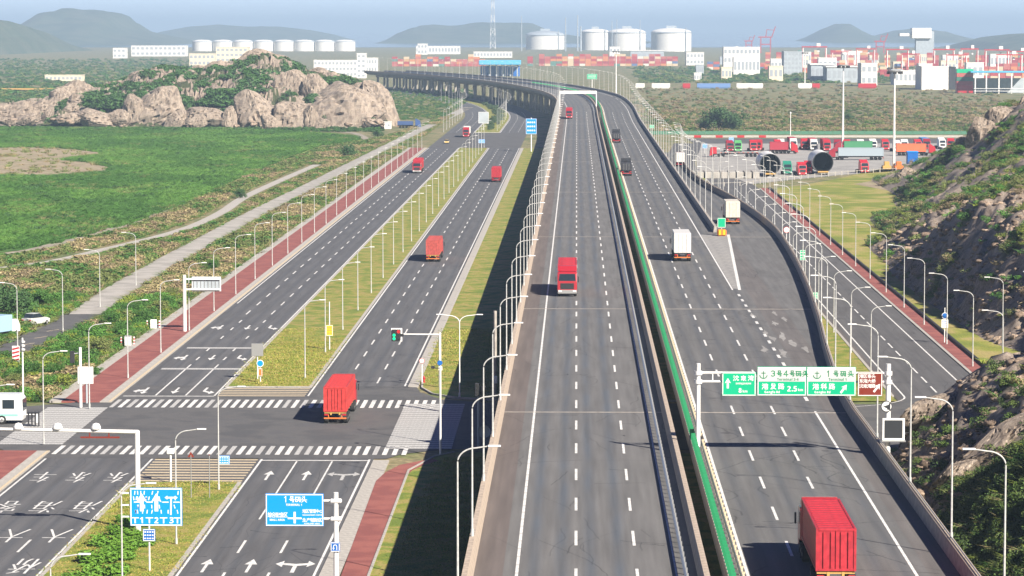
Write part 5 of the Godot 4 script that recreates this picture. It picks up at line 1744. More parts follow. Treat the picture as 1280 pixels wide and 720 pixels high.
func disc(o: Node, called: String, at: Vector3, r: float, face: Material, rim: Material) -> MeshInstance3D:
	var q := MB.new()
	q.lathe([[0.001, -0.02], [r, -0.02], [r, 0.03], [r * 0.84, 0.035]], Vector3.ZERO, Vector3(0, 0, 1), 20)
	var b := part(o, called, q, rim, at)
	q = MB.new()
	q.lathe([[r * 0.84, 0.037], [0.001, 0.037]], Vector3.ZERO, Vector3(0, 0, 1), 20)
	part(b, "face", q, face)
	return b

func anchor(mb: MB, x: float, y: float, s: float):
	for a in [[Vector2(0, -0.9), Vector2(0, 0.9)], [Vector2(-0.5, -0.5), Vector2(0.5, -0.5)]]:
		stroke(mb, Vector3(x, y, 0.0), Vector3.RIGHT * s, Vector3.DOWN * s, a[0], a[1], 0.22)
	var prev := Vector2.ZERO
	for k in 9:
		var w := PI * (0.06 + 0.88 * k / 8.0)
		var v := Vector2(cos(w), sin(w) * 0.95)
		if k > 0: stroke(mb, Vector3(x, y, 0.0006 * k), Vector3.RIGHT * s, Vector3.DOWN * s, prev, v, 0.22)
		prev = v

func build_signs():
	# gantry over the carriageway
	var d := 249.0
	var base := G(10.0, DECK + 0.7, d)
	var o := thing("sign_gantry", "white sign gantry with three green and one brown direction board over the departing carriageway", "sign gantry", base)
	var hp := 6.7
	pole(o, Vector3(-0.25, 0, 0), hp, 0.19)
	var rx := 14.9
	pole(o, Vector3(rx, -1.5, 0), hp + 1.5, 0.22)
	var q := MB.new()
	for y in [hp - 0.75, hp - 1.45]:
		q.tube([Vector3(-0.25, y, 0), Vector3(rx, y, 0)], [0.1, 0.1], 8)
	for k in 7: q.box(Vector3(0.9 + k * 2.2, hp - 1.1, 0), Vector3(0.08, 0.7, 0.08))
	part(o, "beam", q, M.white)
	for x in [-0.25, rx]:
		for y in [hp - 0.75, hp - 1.45]:
			q = MB.new()
			q.lathe([[0.27, -0.16], [0.31, -0.16], [0.31, 0.16], [0.27, 0.16]], Vector3(x, y, 0), Vector3.UP, 14)
			part(o, "clamp", q, M.white)
	var k := d / LENS                                   # metres per photo pixel at the gantry
	var X := func(px): return WD(px, 400, d).x - base.x
	var Y := func(py): return WD(900, py, d).y - base.y
	var zf := 0.22
	# board 1
	var b := board(o, "direction_board", Vector3(X.call(924.0), Y.call(479.5), zf), 42.5 * k, 30 * k, M.sign_green, M.white)
	q = MB.new()
	write(q, "沈家湾", Vector3(-7 * k, 10.8 * k, 0), 6.4 * k, 1.45)
	up_arrow(q, -14 * k, 1.0 * k, 13 * k)
	ink(b, q, M.white)
	latin(b, "SHENJIAWAN", Vector3(5.5 * k, 0.6 * k, 0.05), 2.3 * k, M.white)
	latin(b, "8", Vector3(1.5 * k, -8.2 * k, 0.05), 6.0 * k, M.white)
	latin(b, "km", Vector3(7.5 * k, -9.2 * k, 0.05), 3.2 * k, M.white)
	# boards 2 and 3: white upper half
	for e in [[977.5, 61.5, "3号4号码头", "Terminal 3·4", "港发路", "Gangfa Rd", 0], [1039.5, 61.5, "1号码头", "Terminal 1", "港科路", "Gangke Rd", 1]]:
		b = board(o, "direction_board", Vector3(X.call(e[0]), Y.call(476.0), zf), e[1] * k, 36.5 * k, M.sign_green, M.white)
		var up := MB.new()
		up.box(Vector3(0, 8.2 * k, 0.047), Vector3((e[1] - 3.0) * k, 17.0 * k, 0.012))
		var uh := part(b, "white_panel", up, M.panel)
		q = MB.new()
		anchor(q, -23 * k if e[6] == 0 else -18 * k, 8.0 * k, 4.6 * k)
		write(q, e[2], Vector3((-14.5 if e[6] == 0 else -7.0) * k, 13.2 * k, 0), 6.8 * k, 1.18 if e[6] == 0 else 1.36, Vector3.RIGHT, Vector3.DOWN, 1.0, 0.16)
		ink(uh, q, M.green, Vector3(0, 0, 0.057))
		latin(uh, e[3], Vector3((7.5 if e[6] == 0 else 8.0) * k, 2.4 * k, 0.057), 3.4 * k, M.green)
		q = MB.new()
		write(q, e[4], Vector3((-24.5 if e[6] == 0 else -23.0) * k, -2.8 * k, 0), 7.0 * k, 1.45)
		if e[6] == 1: up_arrow(q, 15.5 * k, -9.3 * k, 13 * k, 0.62)
		ink(b, q, M.white)
		latin(b, e[5], Vector3((-12.0 if e[6] == 0 else -11.0) * k, -13.6 * k, 0.05), 3.0 * k, M.white)
		if e[6] == 0:
			latin(b, "2.5", Vector3(13.0 * k, -9.5 * k, 0.05), 7.0 * k, M.white)
			latin(b, "km", Vector3(23.5 * k, -10.8 * k, 0.05), 3.2 * k, M.white)
	# brown tourist board: three lines of characters over an arrow
	b = board(o, "tourist_board", Vector3(X.call(1088.0), Y.call(479.5), zf), 31.0 * k, 30 * k, M.brown, M.white)
	q = MB.new()
	for r in 3:
		write(q, ["港区客头", "东海大桥", "沈家湾路"][r], Vector3(-13.4 * k, (12.8 - r * 6.2) * k, 0), 4.7 * k, 1.08)
	up_arrow(q, 8.6 * k, -4.5 * k, 13 * k, 0.66)
	ink(b, q, M.white)
	# speed camera roundel and message display on the far post
	var db := disc(o, "camera_roundel", Vector3(rx - 0.15, Y.call(507.0), 0.3), 7.3 * k, M.white, M.dark)
	q = MB.new()
	poly_ink(q, [-0.28, 0.0, 0.18, 0.16, 0.18, -0.2]); poly_ink(q, [0.02, -0.22, 0.3, -0.3, 0.3, 0.3, 0.22, 0.3], 0.001)
	part(db, "camera_symbol", q, M.dark, Vector3(0, 0, 0.05))
	b = board(o, "message_display", Vector3(rx + 0.42, Y.call(535.5), 0.3), 28 * k, 28 * k, M.white)
	q = MB.new()
	q.box(Vector3(0, 0.02, 0.05), Vector3(22.5 * k, 22.5 * k, 0.03))
	part(b, "screen", q, plain(0.03, 0.032, 0.035, 0.45))
	q = MB.new()
	q.box(Vector3(0, -14.5 * k, 0.1), Vector3(30 * k, 0.1, 0.5))
	part(b, "ledge", q, M.dull_steel)
	# blue direction sign on the pavement
	d = 224.0
	k = d / LENS
	base = W(421, 35 + 41.5 * 3928.0 / (d + 3.4))
	o = thing("direction_sign", "blue crossroads direction sign reading 1号码头 on a white cantilever post", "road sign", Vector3(base.x, 0.15, -d))
	pole(o, Vector3.ZERO, 7.9, 0.2)
	X = func(px): return WD(px, 640, d).x - base.x
	Y = func(py): return WD(420, py, d).y - 0.15
	q = MB.new()
	for y in [626.0, 648.5]:
		q.tube([Vector3(X.call(340.0), Y.call(y), 0), Vector3(0, Y.call(y), 0)], [0.08, 0.09], 8)
		q.cbox(Vector3(0, Y.call(y), 0), Vector3(0.85, 0.3, 0.5), 0.08)
	part(o, "bracket", q, M.white)
	b = board(o, "direction_board", Vector3(X.call(368.5), Y.call(637.0), 0.2), 73.5 * k, 41.5 * k, M.blue, M.white)
	q = MB.new()
	write(q, "1号码头", Vector3(-14.5 * k, 17.2 * k, 0), 7.2 * k, 1.06)
	write(q, "综合配套区", Vector3(-34.0 * k, -3.2 * k, 0), 6.2 * k, 1.0, Vector3.RIGHT, Vector3.DOWN, 0.82)
	write(q, "港区管理中心", Vector3(10.0 * k, 1.0 * k, 0), 4.6 * k, 1.0, Vector3.RIGHT, Vector3.DOWN, 0.92)
	write(q, "生产辅助区", Vector3(10.0 * k, -10.2 * k, 0), 4.8 * k, 1.05)
	poly_ink(q, [-8.6 * k, -11.6 * k, -1.2 * k, -11.6 * k, -1.2 * k, -17 * k, 1.6 * k, -17 * k, 1.6 * k, -11.6 * k, 9.2 * k, -11.6 * k, 9.2 * k, -9.6 * k, 1.6 * k, -9.6 * k, 1.6 * k, -2.4 * k, -1.2 * k, -2.4 * k, -1.2 * k, -9.6 * k, -8.6 * k, -9.6 * k])
	ink(b, q, M.white)
	latin(b, "TERMINAL 1", Vector3(-0.5 * k, 6.6 * k, 0.05), 2.7 * k, M.white)
	latin(b, "MALL AREA", Vector3(-22.0 * k, -12.6 * k, 0.05), 2.7 * k, M.white)
	latin(b, "MANAGEMENT CENTER", Vector3(22.5 * k, -6.4 * k, 0.05), 1.7 * k, M.white)
	latin(b, "AUXILIARY AREA", Vector3(22.0 * k, -17.3 * k, 0.05), 1.9 * k, M.white)
	var ub := board(o, "u_turn_plate", Vector3(-0.05, Y.call(683.0), 0.24), 12 * k, 12.5 * k, M.deep_blue, M.white)
	q = MB.new()
	var prev := Vector2(0.12, 0.2)
	for i in 8:
		var w := PI * i / 7.0
		var v := Vector2(cos(w) * 0.12, -0.04 - sin(w) * 0.12)
		stroke(q, Vector3(0, 0, 0.0006 * i), Vector3.RIGHT, Vector3.DOWN, prev, v, 0.05); prev = v
	stroke(q, Vector3(0, 0, 0.006), Vector3.RIGHT, Vector3.DOWN, prev, Vector2(-0.12, 0.1), 0.05)
	poly_ink(q, [-0.12, -0.22, -0.2, -0.06, -0.04, -0.06], 0.007)
	ink(ub, q, M.white)
	# blue lane board in the median
	d = 219.0
	k = d / LENS
	base = WD(157, 600, d)
	o = thing("lane_sign", "blue lane diagram board numbered 1 2 3 on a lamp post in the median", "road sign", Vector3(WD(158, 600, d).x, 0.17, -d + 0.35))
	base = o.position
	X = func(px): return WD(px, 630, d).x - base.x
	Y = func(py): return WD(196, py, d).y - base.y
	q = MB.new()
	for y in [615.0, 630.0, 644.5]:
		q.box(Vector3(X.call(160.0), Y.call(y), 0.12), Vector3(0.9, 0.1, 0.1))
	part(o, "bracket", q, M.white)
	b = board(o, "lane_board", Vector3(X.call(196.5), Y.call(632.0), 0.25), 66 * k, 48.5 * k, M.blue, M.white)
	q = MB.new()
	for x in [-28.0, -24.5, -21.0, -14.5, -11.0, -6.5, 4.5, 8.5, 13.0, 25.0, 28.5]:
		for y in [18.0, 11.0, 0.5, -6.0]:
			if rng.randf() < 0.25 or (x > 8 and x < 25 and y > 5): continue
			q.box(Vector3((x + rng.randf_range(-2.5, 2.5)) * k, y * k, 0.0), Vector3(1.2 * k, 4.8 * k, 0.004), Basis(Vector3(0, 0, 1), rng.randf_range(-0.28, 0.28)))
	for x in [-24.0, -8.0, 12.0, 26.0]:
		q.box(Vector3(x * k, 6.2 * k, 0.001), Vector3(8 * k, 1.3 * k, 0.004))
	for x in [-26.5, -8.5, 9.5, 27.0]:
		q.box(Vector3(x * k, -13.8 * k, 0.001), Vector3(9.5 * k, 1.2 * k, 0.004))
		q.box(Vector3(x * k, -17.5 * k, 0.002), Vector3(1.6 * k, 6.5 * k, 0.004))
	up_arrow(q, -18 * k, 6 * k, 23 * k); up_arrow(q, 0.5 * k, 6 * k, 23 * k)
	poly_ink(q, [11 * k, 12 * k, 14.5 * k, 14.6 * k, 14.5 * k, 13 * k, 24 * k, 13 * k, 24 * k, 14.6 * k, 27.5 * k, 12 * k, 24 * k, 9.4 * k, 24 * k, 11 * k, 20.3 * k, 11 * k, 19.6 * k, -10 * k, 17.6 * k, -10 * k, 18.2 * k, 11 * k, 14.5 * k, 11 * k, 14.5 * k, 9.4 * k], 0.003)
	ink(b, q, M.white)
	for t in [["1", -18.0], ["2", 0.5], ["3", 19.5]]: latin(b, t[0], Vector3(t[1] * k, -17.0 * k, 0.052), 8.0 * k, M.white)
	# small blue plates
	small_sign("small blue plate with white arrow under the lane board in the median", W(187, 713, 0.17), 4.6, [[0.0, 2.75, "plate", 0.95, 0.95, M.deep_blue]])
	small_sign("small blue plate on the lamp beside the lower zebra crossing", G(-31.8, 0.17, 280.0), 0.0, [[0.0, 2.45, "plate", 1.05, 0.8, M.blue]])
	small_sign("yellow plate on a thin post in the grass median", W(412, 437, 0.17), 6.2, [[0.0, 2.5, "plate", 0.9, 1.4, M.yellow]])
	small_sign("blue arrow disc over a red striped plate at the median tip", W(325.5, 478, 0.17), 2.6, [[0.0, 2.25, "disc", 0.42, 0.42, M.blue], [0.0, 1.2, "plate", 0.5, 0.95, M.orange]])
	small_sign("grey backed plate pair at the median tip by the arrow disc", W(322, 474, 0.17), 4.2, [[0.0, 3.5, "plate", 1.4, 1.5, M.dull_steel]])
	small_sign("round red rimmed sign on a short post at the kerb corner", W(527.5, 478, 0.17), 2.9, [[0.0, 2.55, "disc", 0.32, 0.32, M.white]])
	small_sign("round red rimmed speed sign beside the frontage road start", W(983, 304), 2.9, [[0.0, 2.6, "disc", 0.62, 0.62, M.white]])
	small_sign("green plate with white numbers beside the ramp wall", W(1003, 349), 5.5, [[0.0, 4.0, "plate", 0.95, 1.7, M.sign_green]])
	small_sign("green diamond hazard plate behind the ramp wall", W(1019, 396), 3.4, [[0.0, 3.1, "plate", 0.7, 0.9, M.sign_green]])
	small_sign("purple disc over a white and blue plate on the red pavement below the hill", W(1180.5, 428, 0.17), 4.6, [[0.0, 3.55, "disc", 0.42, 0.42, M.deep_blue], [0.0, 2.5, "plate", 0.9, 1.1, M.white]])
	small_sign("tall blue direction board beside the piers at the second junction", W(664, 190), 11.5, [[0.0, 8.6, "plate", 3.6, 5.2, M.blue]])
	small_sign("little blue board at the second junction's median tip", W(602, 186), 3.2, [[0.0, 2.6, "plate", 2.3, 1.3, M.blue]])
	small_sign("white backed board in the planted median past the second junction", W(604.5, 163), 6.8, [[0.0, 5.2, "plate", 4.2, 4.6, M.grey_wall]])
	small_sign("green direction board on the far bend of the viaduct", on_deck(1560.0, 24.2), 8.0, [[0.0, 6.4, "plate", 5.0, 2.6, M.sign_green]])
	small_sign("green distance plate on the parapet near the dark trucks", on_deck(980.0, 23.5, 1.0), 3.0, [[0.0, 2.4, "plate", 1.5, 1.1, M.sign_green]])
	small_sign("blue sign board at the truck park entrance", W(881, 196), 4.4, [[0.0, 3.5, "plate", 1.5, 1.5, M.blue]])
	small_sign("second blue sign board behind the red flatbed truck", W(914, 186), 4.0, [[0.0, 3.2, "plate", 1.7, 1.4, M.blue]])
	# exit gore: green plate and orange cushion
	o = thing("gore_marker", "green exit plate over an orange crash cushion at the nose of the ramp", "crash cushion", G(23.9, DECK, 515.0))
	q = MB.new(); q.cbox(Vector3(0, 0.55, 0), Vector3(1.5, 1.1, 1.6), 0.2)
	part(o, "cushion", q, M.orange)
	q = MB.new(); q.box(Vector3(-0.35, 0.6, 0.82), Vector3(0.35, 0.8, 0.03)); q.box(Vector3(0.35, 0.6, 0.82), Vector3(0.35, 0.8, 0.03))
	part(o, "stripe", q, M.yellow)
	pole(o, Vector3(0, 0, -1.0), 2.9, 0.07)
	board(o, "exit_plate", Vector3(0, 2.1, -0.85), 1.35, 1.6, M.sign_green, M.white)
	# height gantry over the far end of the oncoming carriageway
	o = thing("height_gantry", "white height limit beam across the crest of the oncoming carriageway", "gantry", on_deck(1262.0, 0.6))
	for x in [-7.3, 7.4]: pole(o, Vector3(x, 0, 0), 7.0, 0.25)
	q = MB.new(); q.box(Vector3(0.0, 6.7, 0.1), Vector3(14.9, 1.2, 0.4))
	part(o, "beam", q, M.white_wall)
	# back of the overhead sign on the pavement
	o = thing("overhead_sign", "grey back of a large sign board on a stout white post over the red pavement", "road sign", W(231, 414, 0.17))
	k = (-o.position.z) / LENS
	pole(o, Vector3.ZERO, 71 * k, 0.26)
	q = MB.new(); q.box(Vector3(22 * k, 66 * k, 0), Vector3(46 * k, 0.2, 0.2)); q.box(Vector3(22 * k, 53 * k, 0), Vector3(46 * k, 0.2, 0.2))
	part(o, "bracket", q, M.white)
	board(o, "board", Vector3(27.5 * k, 59.5 * k, -0.2), 37 * k, 18.5 * k, M.grey_wall, M.white)
	q = MB.new()
	for i in 8: q.box(Vector3((27.5 - 16 + i * 4.6) * k, 59.5 * k, -0.12), Vector3(0.06, 16 * k, 0.06))
	part(o, "stiffener", q, M.dull_steel)
	# beam with cameras over the roadway
	o = thing("camera_gantry", "white cantilever beam with cameras spanning the roadway with painted characters", "gantry", G(WD(172, 600, 255.0).x, 0.17, 255.0))
	k = 255.0 / LENS
	var top: float = WD(172, 541, 255.0).y
	pole(o, Vector3.ZERO, top, 0.24)
	q = MB.new(); q.tube([Vector3(0.1, top - 0.1, 0), Vector3(-13.2, top + 0.15, 0)], [0.17, 0.11], 8)
	part(o, "beam", q, M.white)
	for x in [120.0, 72.0, 23.0]:
		var cx: float = WD(x, 535, 255.0).x - o.position.x
		q = MB.new()
		q.lathe([[0.01, 0.45], [0.28, 0.36], [0.4, 0.1], [0.4, -0.05]], Vector3(cx, top + 0.2, 0), Vector3.UP, 14)
		part(o, "camera_dome", q, M.white)
	q = MB.new(); q.box(Vector3(WD(125, 535, 255.0).x - o.position.x, top - 0.55, 0), Vector3(3.2, 0.12, 0.3)); q.box(Vector3(WD(112, 535, 255.0).x - o.position.x, top - 0.3, 0), Vector3(0.1, 0.5, 0.1)); q.box(Vector3(WD(136, 535, 255.0).x - o.position.x, top - 0.3, 0), Vector3(0.1, 0.5, 0.1))
	part(o, "flash_bar", q, M.brown)
	build_signals()

func small_sign(label: String, at: Vector3, high: float, plates: Array):
	var o := thing("road_sign", label, "road sign", at)
	if high > 0.0: pole(o, Vector3.ZERO, high, 0.07 if high < 7 else 0.2)
	for p in plates:
		if p[2] == "disc": disc(o, "disc", Vector3(p[0], p[1], 0.14), p[3], p[5], M.red if p[5] == M.white else M.white)
		else:
			var b := board(o, "plate", Vector3(p[0], p[1], 0.14 if high < 7 else 0.3), p[3], p[4], p[5], M.white if p[5] != M.white and p[5] != M.dull_steel else null)
			if p[5] == M.deep_blue or p[5] == M.blue or p[5] == M.white or p[5] == M.yellow or p[5] == M.sign_green:
				var q := MB.new()
				for r in 3:
					var n := 4
					for i in n: q.box(Vector3(p[3] * (-0.3 + 0.2 * i), p[4] * (0.26 - 0.26 * r), 0), Vector3(p[3] * 0.13, p[4] * 0.1, 0.006))
				part(b, "lettering", q, M.white if p[5] != M.white and p[5] != M.yellow else (M.deep_blue if p[5] == M.white else M.ochre), Vector3(0, 0, 0.05))

func signal_head(o: Node, at: Vector3, lit: String, turn := 0.0):
	var q := MB.new()
	q.cbox(Vector3.ZERO, Vector3(0.5, 1.3, 0.3), 0.04)
	var h := part(o, "signal_head", q, M.dark, at, turn)
	for i in 3:
		var l := MB.new()
		l.lathe([[0.17, 0.16], [0.001, 0.18]], Vector3(0, 0.4 - i * 0.4, 0), Vector3(0, 0, 1), 14)
		var on: bool = (lit == "green" and i == 2) or (lit == "green2" and i >= 1) or (lit == "red" and i == 0)
		part(h, "lens", l, (M.signal_green if lit != "red" else M.signal_red) if on else M.rubber)

func build_signals():
	# mast arm over the roadway leading away
	var at := W(550, 484, 0.16)
	var k := -at.z / LENS
	var o := thing("traffic_light", "traffic light with green and red heads on a long white arm over the roadway", "traffic light", at)
	pole(o, Vector3.ZERO, 69 * k, 0.16)
	var q := MB.new()
	q.tube([Vector3(0, 66.5 * k, 0), Vector3(-47 * k, 67 * k, 0)], [0.1, 0.07], 8)
	part(o, "arm", q, M.white)
	q = MB.new(); q.cbox(Vector3(-54.5 * k, 66 * k, -0.05), Vector3(14 * k, 17 * k, 0.12), 0.03)
	part(o, "backing_plate", q, M.white)
	signal_head(o, Vector3(-57.5 * k, 66 * k, 0.18), "green2"); signal_head(o, Vector3(-52 * k, 66 * k, 0.18), "red")
	q = MB.new(); q.cbox(Vector3(-47.5 * k, 66 * k, 0), Vector3(0.4, 0.3, 0.3), 0.06)
	part(o, "camera", q, M.dark)
	disc(o, "disc", Vector3(0, 31 * k, 0.2), 0.3, M.deep_blue, M.deep_blue)
	board(o, "plate", Vector3(0.05, 24 * k, 0.2), 0.45, 0.45, M.white)
	# signal at the shaded corner
	at = W(596.5, 556, 0.16)
	at = G(-9.6, 0.16, 306.0)
	o = thing("traffic_light", "traffic light on a pale blue post in the viaduct's shade", "traffic light", at)
	pole(o, Vector3.ZERO, 5.6, 0.14, M.grey_wall)
	signal_head(o, Vector3(-0.1, 5.9, 0.2), "none"); signal_head(o, Vector3(0.45, 5.6, 0.1), "none", 0.8)
	# pavement corner by the scrub
	at = W(101, 509, 0.17)
	k = -at.z / LENS
	o = thing("traffic_light", "tall white signal post with a dark head turned away by the red pavement corner", "traffic light", at)
	pole(o, Vector3.ZERO, 76 * k, 0.17)
	q = MB.new(); q.tube([Vector3(0, 69 * k, 0), Vector3(-10 * k, 67 * k, -0.5)], [0.06, 0.06], 6)
	part(o, "arm", q, M.white)
	signal_head(o, Vector3(-11 * k, 63 * k, -0.5), "none", PI)
	o = thing("notice_board", "blank white notice board on a grey post behind the signal post", "board", W(108.5, 504, 0.17))
	pole(o, Vector3.ZERO, 27 * k, 0.12, M.grey_wall)
	board(o, "board", Vector3(-0.1, 36 * k, 0.12), 20 * k, 22 * k, M.white, M.white_wall)
	# camera post by the bus
	at = W(29, 505)
	o = thing("camera_post", "slim grey post with small cameras above the white bus", "post", at)
	pole(o, Vector3.ZERO, 85 * k, 0.1, M.white)
	q = MB.new()
	for i in 3: q.cbox(Vector3(0.12, (70 + i * 5) * k, 0.1), Vector3(0.32, 0.2, 0.4), 0.04)
	part(o, "camera", q, M.white)
	o = thing("hazard_board", "red and white striped hazard board behind the camera post", "board", W(20, 459))
	k = -o.position.z / LENS
	pole(o, Vector3(-0.3, 0, 0), 1.2, 0.05)
	var bd := board(o, "board", Vector3(0, 14 * k, 0), 9.5 * k, 26 * k, M.white)
	q = MB.new()
	for i in 5: q.box(Vector3(0, (-9.5 + i * 4.8) * k, 0.05), Vector3(8.8 * k, 2.2 * k, 0.01), Basis(Vector3(0, 0, 1), 0.25))
	part(bd, "stripe", q, M.red)
	# slim posts on the striped tip
	for t in [[213.5, 602, 10.5, "white post with a camera box on the striped median tip"], [239, 622, 13.5, "thin post with a small brown triangle on the median tip"], [262, 622, 12.0, "thin bare post at the end of the median grass"]]:
		o = thing("slim_post", t[3], "post", W(t[0], t[1], 0.17))
		pole(o, Vector3.ZERO, 3.0 if t[2] < 11 else 3.8, 0.1 if t[2] < 11 else 0.045, M.white if t[2] < 11 else M.dull_steel)
		q = MB.new()
		if t[2] < 11: q.cbox(Vector3(0, 2.8, 0), Vector3(0.7, 0.5, 0.5), 0.06)
		elif t[2] > 13: q.prism(PackedVector2Array([Vector2(-0.3, 3.6), Vector2(0.3, 3.6), Vector2(0, 4.1)]), -0.02, 0.02)
		else: q.cbox(Vector3(0, 3.8, 0), Vector3(0.12, 0.1, 0.12), 0.02)
		part(o, "cap", q, M.white if t[2] < 11 else M.brown)
	# slim camera pole at the crossing under the viaduct
	o = thing("camera_pole", "tall slim white camera pole standing by the wide worn zebra crossing", "pole", W(550.5, 569, 0.16))
	pole(o, Vector3.ZERO, 8.6, 0.11)
	q = MB.new()
	q.box(Vector3(-0.3, 8.5, 0), Vector3(0.9, 0.08, 0.08)); q.cbox(Vector3(-0.7, 8.6, 0.1), Vector3(0.35, 0.25, 0.5), 0.05)
	part(o, "camera", q, M.dark)
	o = thing("utility_pole", "brown grey utility pole with a white box beside the viaduct parapet", "pole", G(-8.6, 0.16, 330.0))
	pole(o, Vector3.ZERO, 11.5, 0.2, M.concrete)
	q = MB.new(); q.cbox(Vector3(0, 4.2, 0.25), Vector3(0.5, 0.8, 0.35), 0.05)
	part(o, "box", q, M.white)

# ---------------------------------------------------------------- vehicles; each points along -z, its tail at the origin
func paint(r: float, g: float, b: float) -> StandardMaterial3D:
	var m := plain(r, g, b, 0.38)
	m.clearcoat_enabled = true; m.clearcoat = 0.5; m.clearcoat_roughness = 0.15
	return m

func wheel(o: Node, x: float, r: float, z: float, w := 0.32, fine := true):
	var s := signf(x)
	var key := "wheel%.2f_%.2f_%.0f" % [r, w, s]
	if not shared.has(key):
		var q := MB.new()
		q.lathe([[r * 0.55, w * 0.5], [r * 0.92, w * 0.5], [r, w * 0.36], [r, -w * 0.36], [r * 0.92, -w * 0.5], [r * 0.2, -w * 0.5]], Vector3.ZERO, Vector3(s, 0, 0), 18)
		var h := MB.new()
		h.lathe([[r * 0.56, w * 0.46], [r * 0.5, w * 0.25], [r * 0.3, w * 0.22], [r * 0.25, w * 0.5], [0.001, w * 0.5]], Vector3.ZERO, Vector3(s, 0, 0), 14)
		shared[key] = [q.mesh(), h.mesh()]
	var t := part(o, "wheel", shared[key][0], M.rubber, Vector3(x, r, z))
	if fine: part(t, "rim", shared[key][1], M.dull_steel)

func bevel_body(poly: Array, hw: float, e: float, shrink := 0.95) -> MB:   # outline of [z, y] pulled across x with softened side edges
	var mb := MB.new()
	var mid := Vector2.ZERO
	for p in poly: mid += Vector2(p[0], p[1]) / poly.size()
	var full := []; var small := []
	for p in poly:
		full.append(Vector2(p[0], p[1])); small.append(mid + (Vector2(p[0], p[1]) - mid) * shrink)
	var n := poly.size()
	var c := Vector3(0, mid.y, mid.x)
	for i in n:
		var a: Vector2 = full[i]; var b: Vector2 = full[(i + 1) % n]
		mb.face_out([Vector3(-hw + e, a.y, a.x), Vector3(hw - e, a.y, a.x), Vector3(hw - e, b.y, b.x), Vector3(-hw + e, b.y, b.x)], c)
		for s in [-1.0, 1.0]:
			var p: Vector2 = small[i]; var q: Vector2 = small[(i + 1) % n]
			mb.face_out([Vector3(s * (hw - e), a.y, a.x), Vector3(s * hw, p.y, p.x), Vector3(s * hw, q.y, q.x), Vector3(s * (hw - e), b.y, b.x)], c)
	var flat := PackedVector2Array(small)
	var ids := Geometry2D.triangulate_polygon(flat)
	for k in range(0, ids.size(), 3):
		for s in [-1.0, 1.0]:
			mb.face_out([Vector3(s * hw, flat[ids[k]].y, flat[ids[k]].x), Vector3(s * hw, flat[ids[k + 1]].y, flat[ids[k + 1]].x), Vector3(s * hw, flat[ids[k + 2]].y, flat[ids[k + 2]].x)], c)
	return mb

func cab(o: Node, z: float, body: Material, fine := true, roof := true):    # z: back of the cab
	if not shared.has("cab"):
		shared.cab = bevel_body([[0, 1.0], [0, 3.05], [-0.3, 3.2], [-1.65, 3.15], [-1.98, 2.95], [-2.2, 1.95], [-2.24, 0.75], [-2.1, 0.5], [-1.3, 0.5], [-1.2, 1.0]], 1.24, 0.12).mesh()
		shared.fairing = bevel_body([[0, 3.18], [0, 3.85], [-0.5, 3.82], [-1.5, 3.2]], 1.15, 0.12).mesh()
		var q := MB.new()
		q.face_out([Vector3(-1.08, 2.02, -2.205), Vector3(1.08, 2.02, -2.205), Vector3(0.98, 2.9, -2.01), Vector3(-0.98, 2.9, -2.01)], Vector3(0, 2, 0))
		shared.windscreen = q.mesh()
		q = MB.new()
		q.box(Vector3(0, 1.35, -2.24), Vector3(1.7, 0.75, 0.05))
		for i in 4: q.box(Vector3(0, 1.1 + i * 0.17, -2.27), Vector3(1.7, 0.05, 0.04))
		shared.grille = q.mesh()
		q = MB.new(); q.cbox(Vector3(0, 0.62, -2.2), Vector3(2.46, 0.5, 0.3), 0.07)
		shared.bumper = q.mesh()
		q = MB.new(); q.cbox(Vector3(0, 0.72, -2.37), Vector3(0.42, 0.2, 0.06), 0.02)
		shared.headlight = q.mesh()
		q = MB.new(); q.cbox(Vector3(0, 2.2, -1.95), Vector3(0.12, 0.75, 0.26), 0.04)
		shared.mirror = q.mesh()
		q = MB.new(); q.box(Vector3(0, 2.4, -1.1), Vector3(0.03, 0.75, 1.1))
		shared.door_glass = q.mesh()
	var c := part(o, "cab", shared.cab, body, Vector3(0, 0, z))
	part(c, "windscreen", shared.windscreen, M.glass)
	part(c, "bumper", shared.bumper, body if not fine else M.dull_steel)
	if roof: part(c, "roof_fairing", shared.fairing, body)
	part(c, "grille", shared.grille, M.dark)
	for s in [-1.0, 1.0]:
		part(c, "headlight", shared.headlight, M.white, Vector3(s * 0.92, 0, 0))
		if fine:
			part(c, "mirror", shared.mirror, M.dark, Vector3(s * 1.42, 0, 0))
			part(c, "door_glass", shared.door_glass, M.glass, Vector3(s * 1.245, 0, 0))

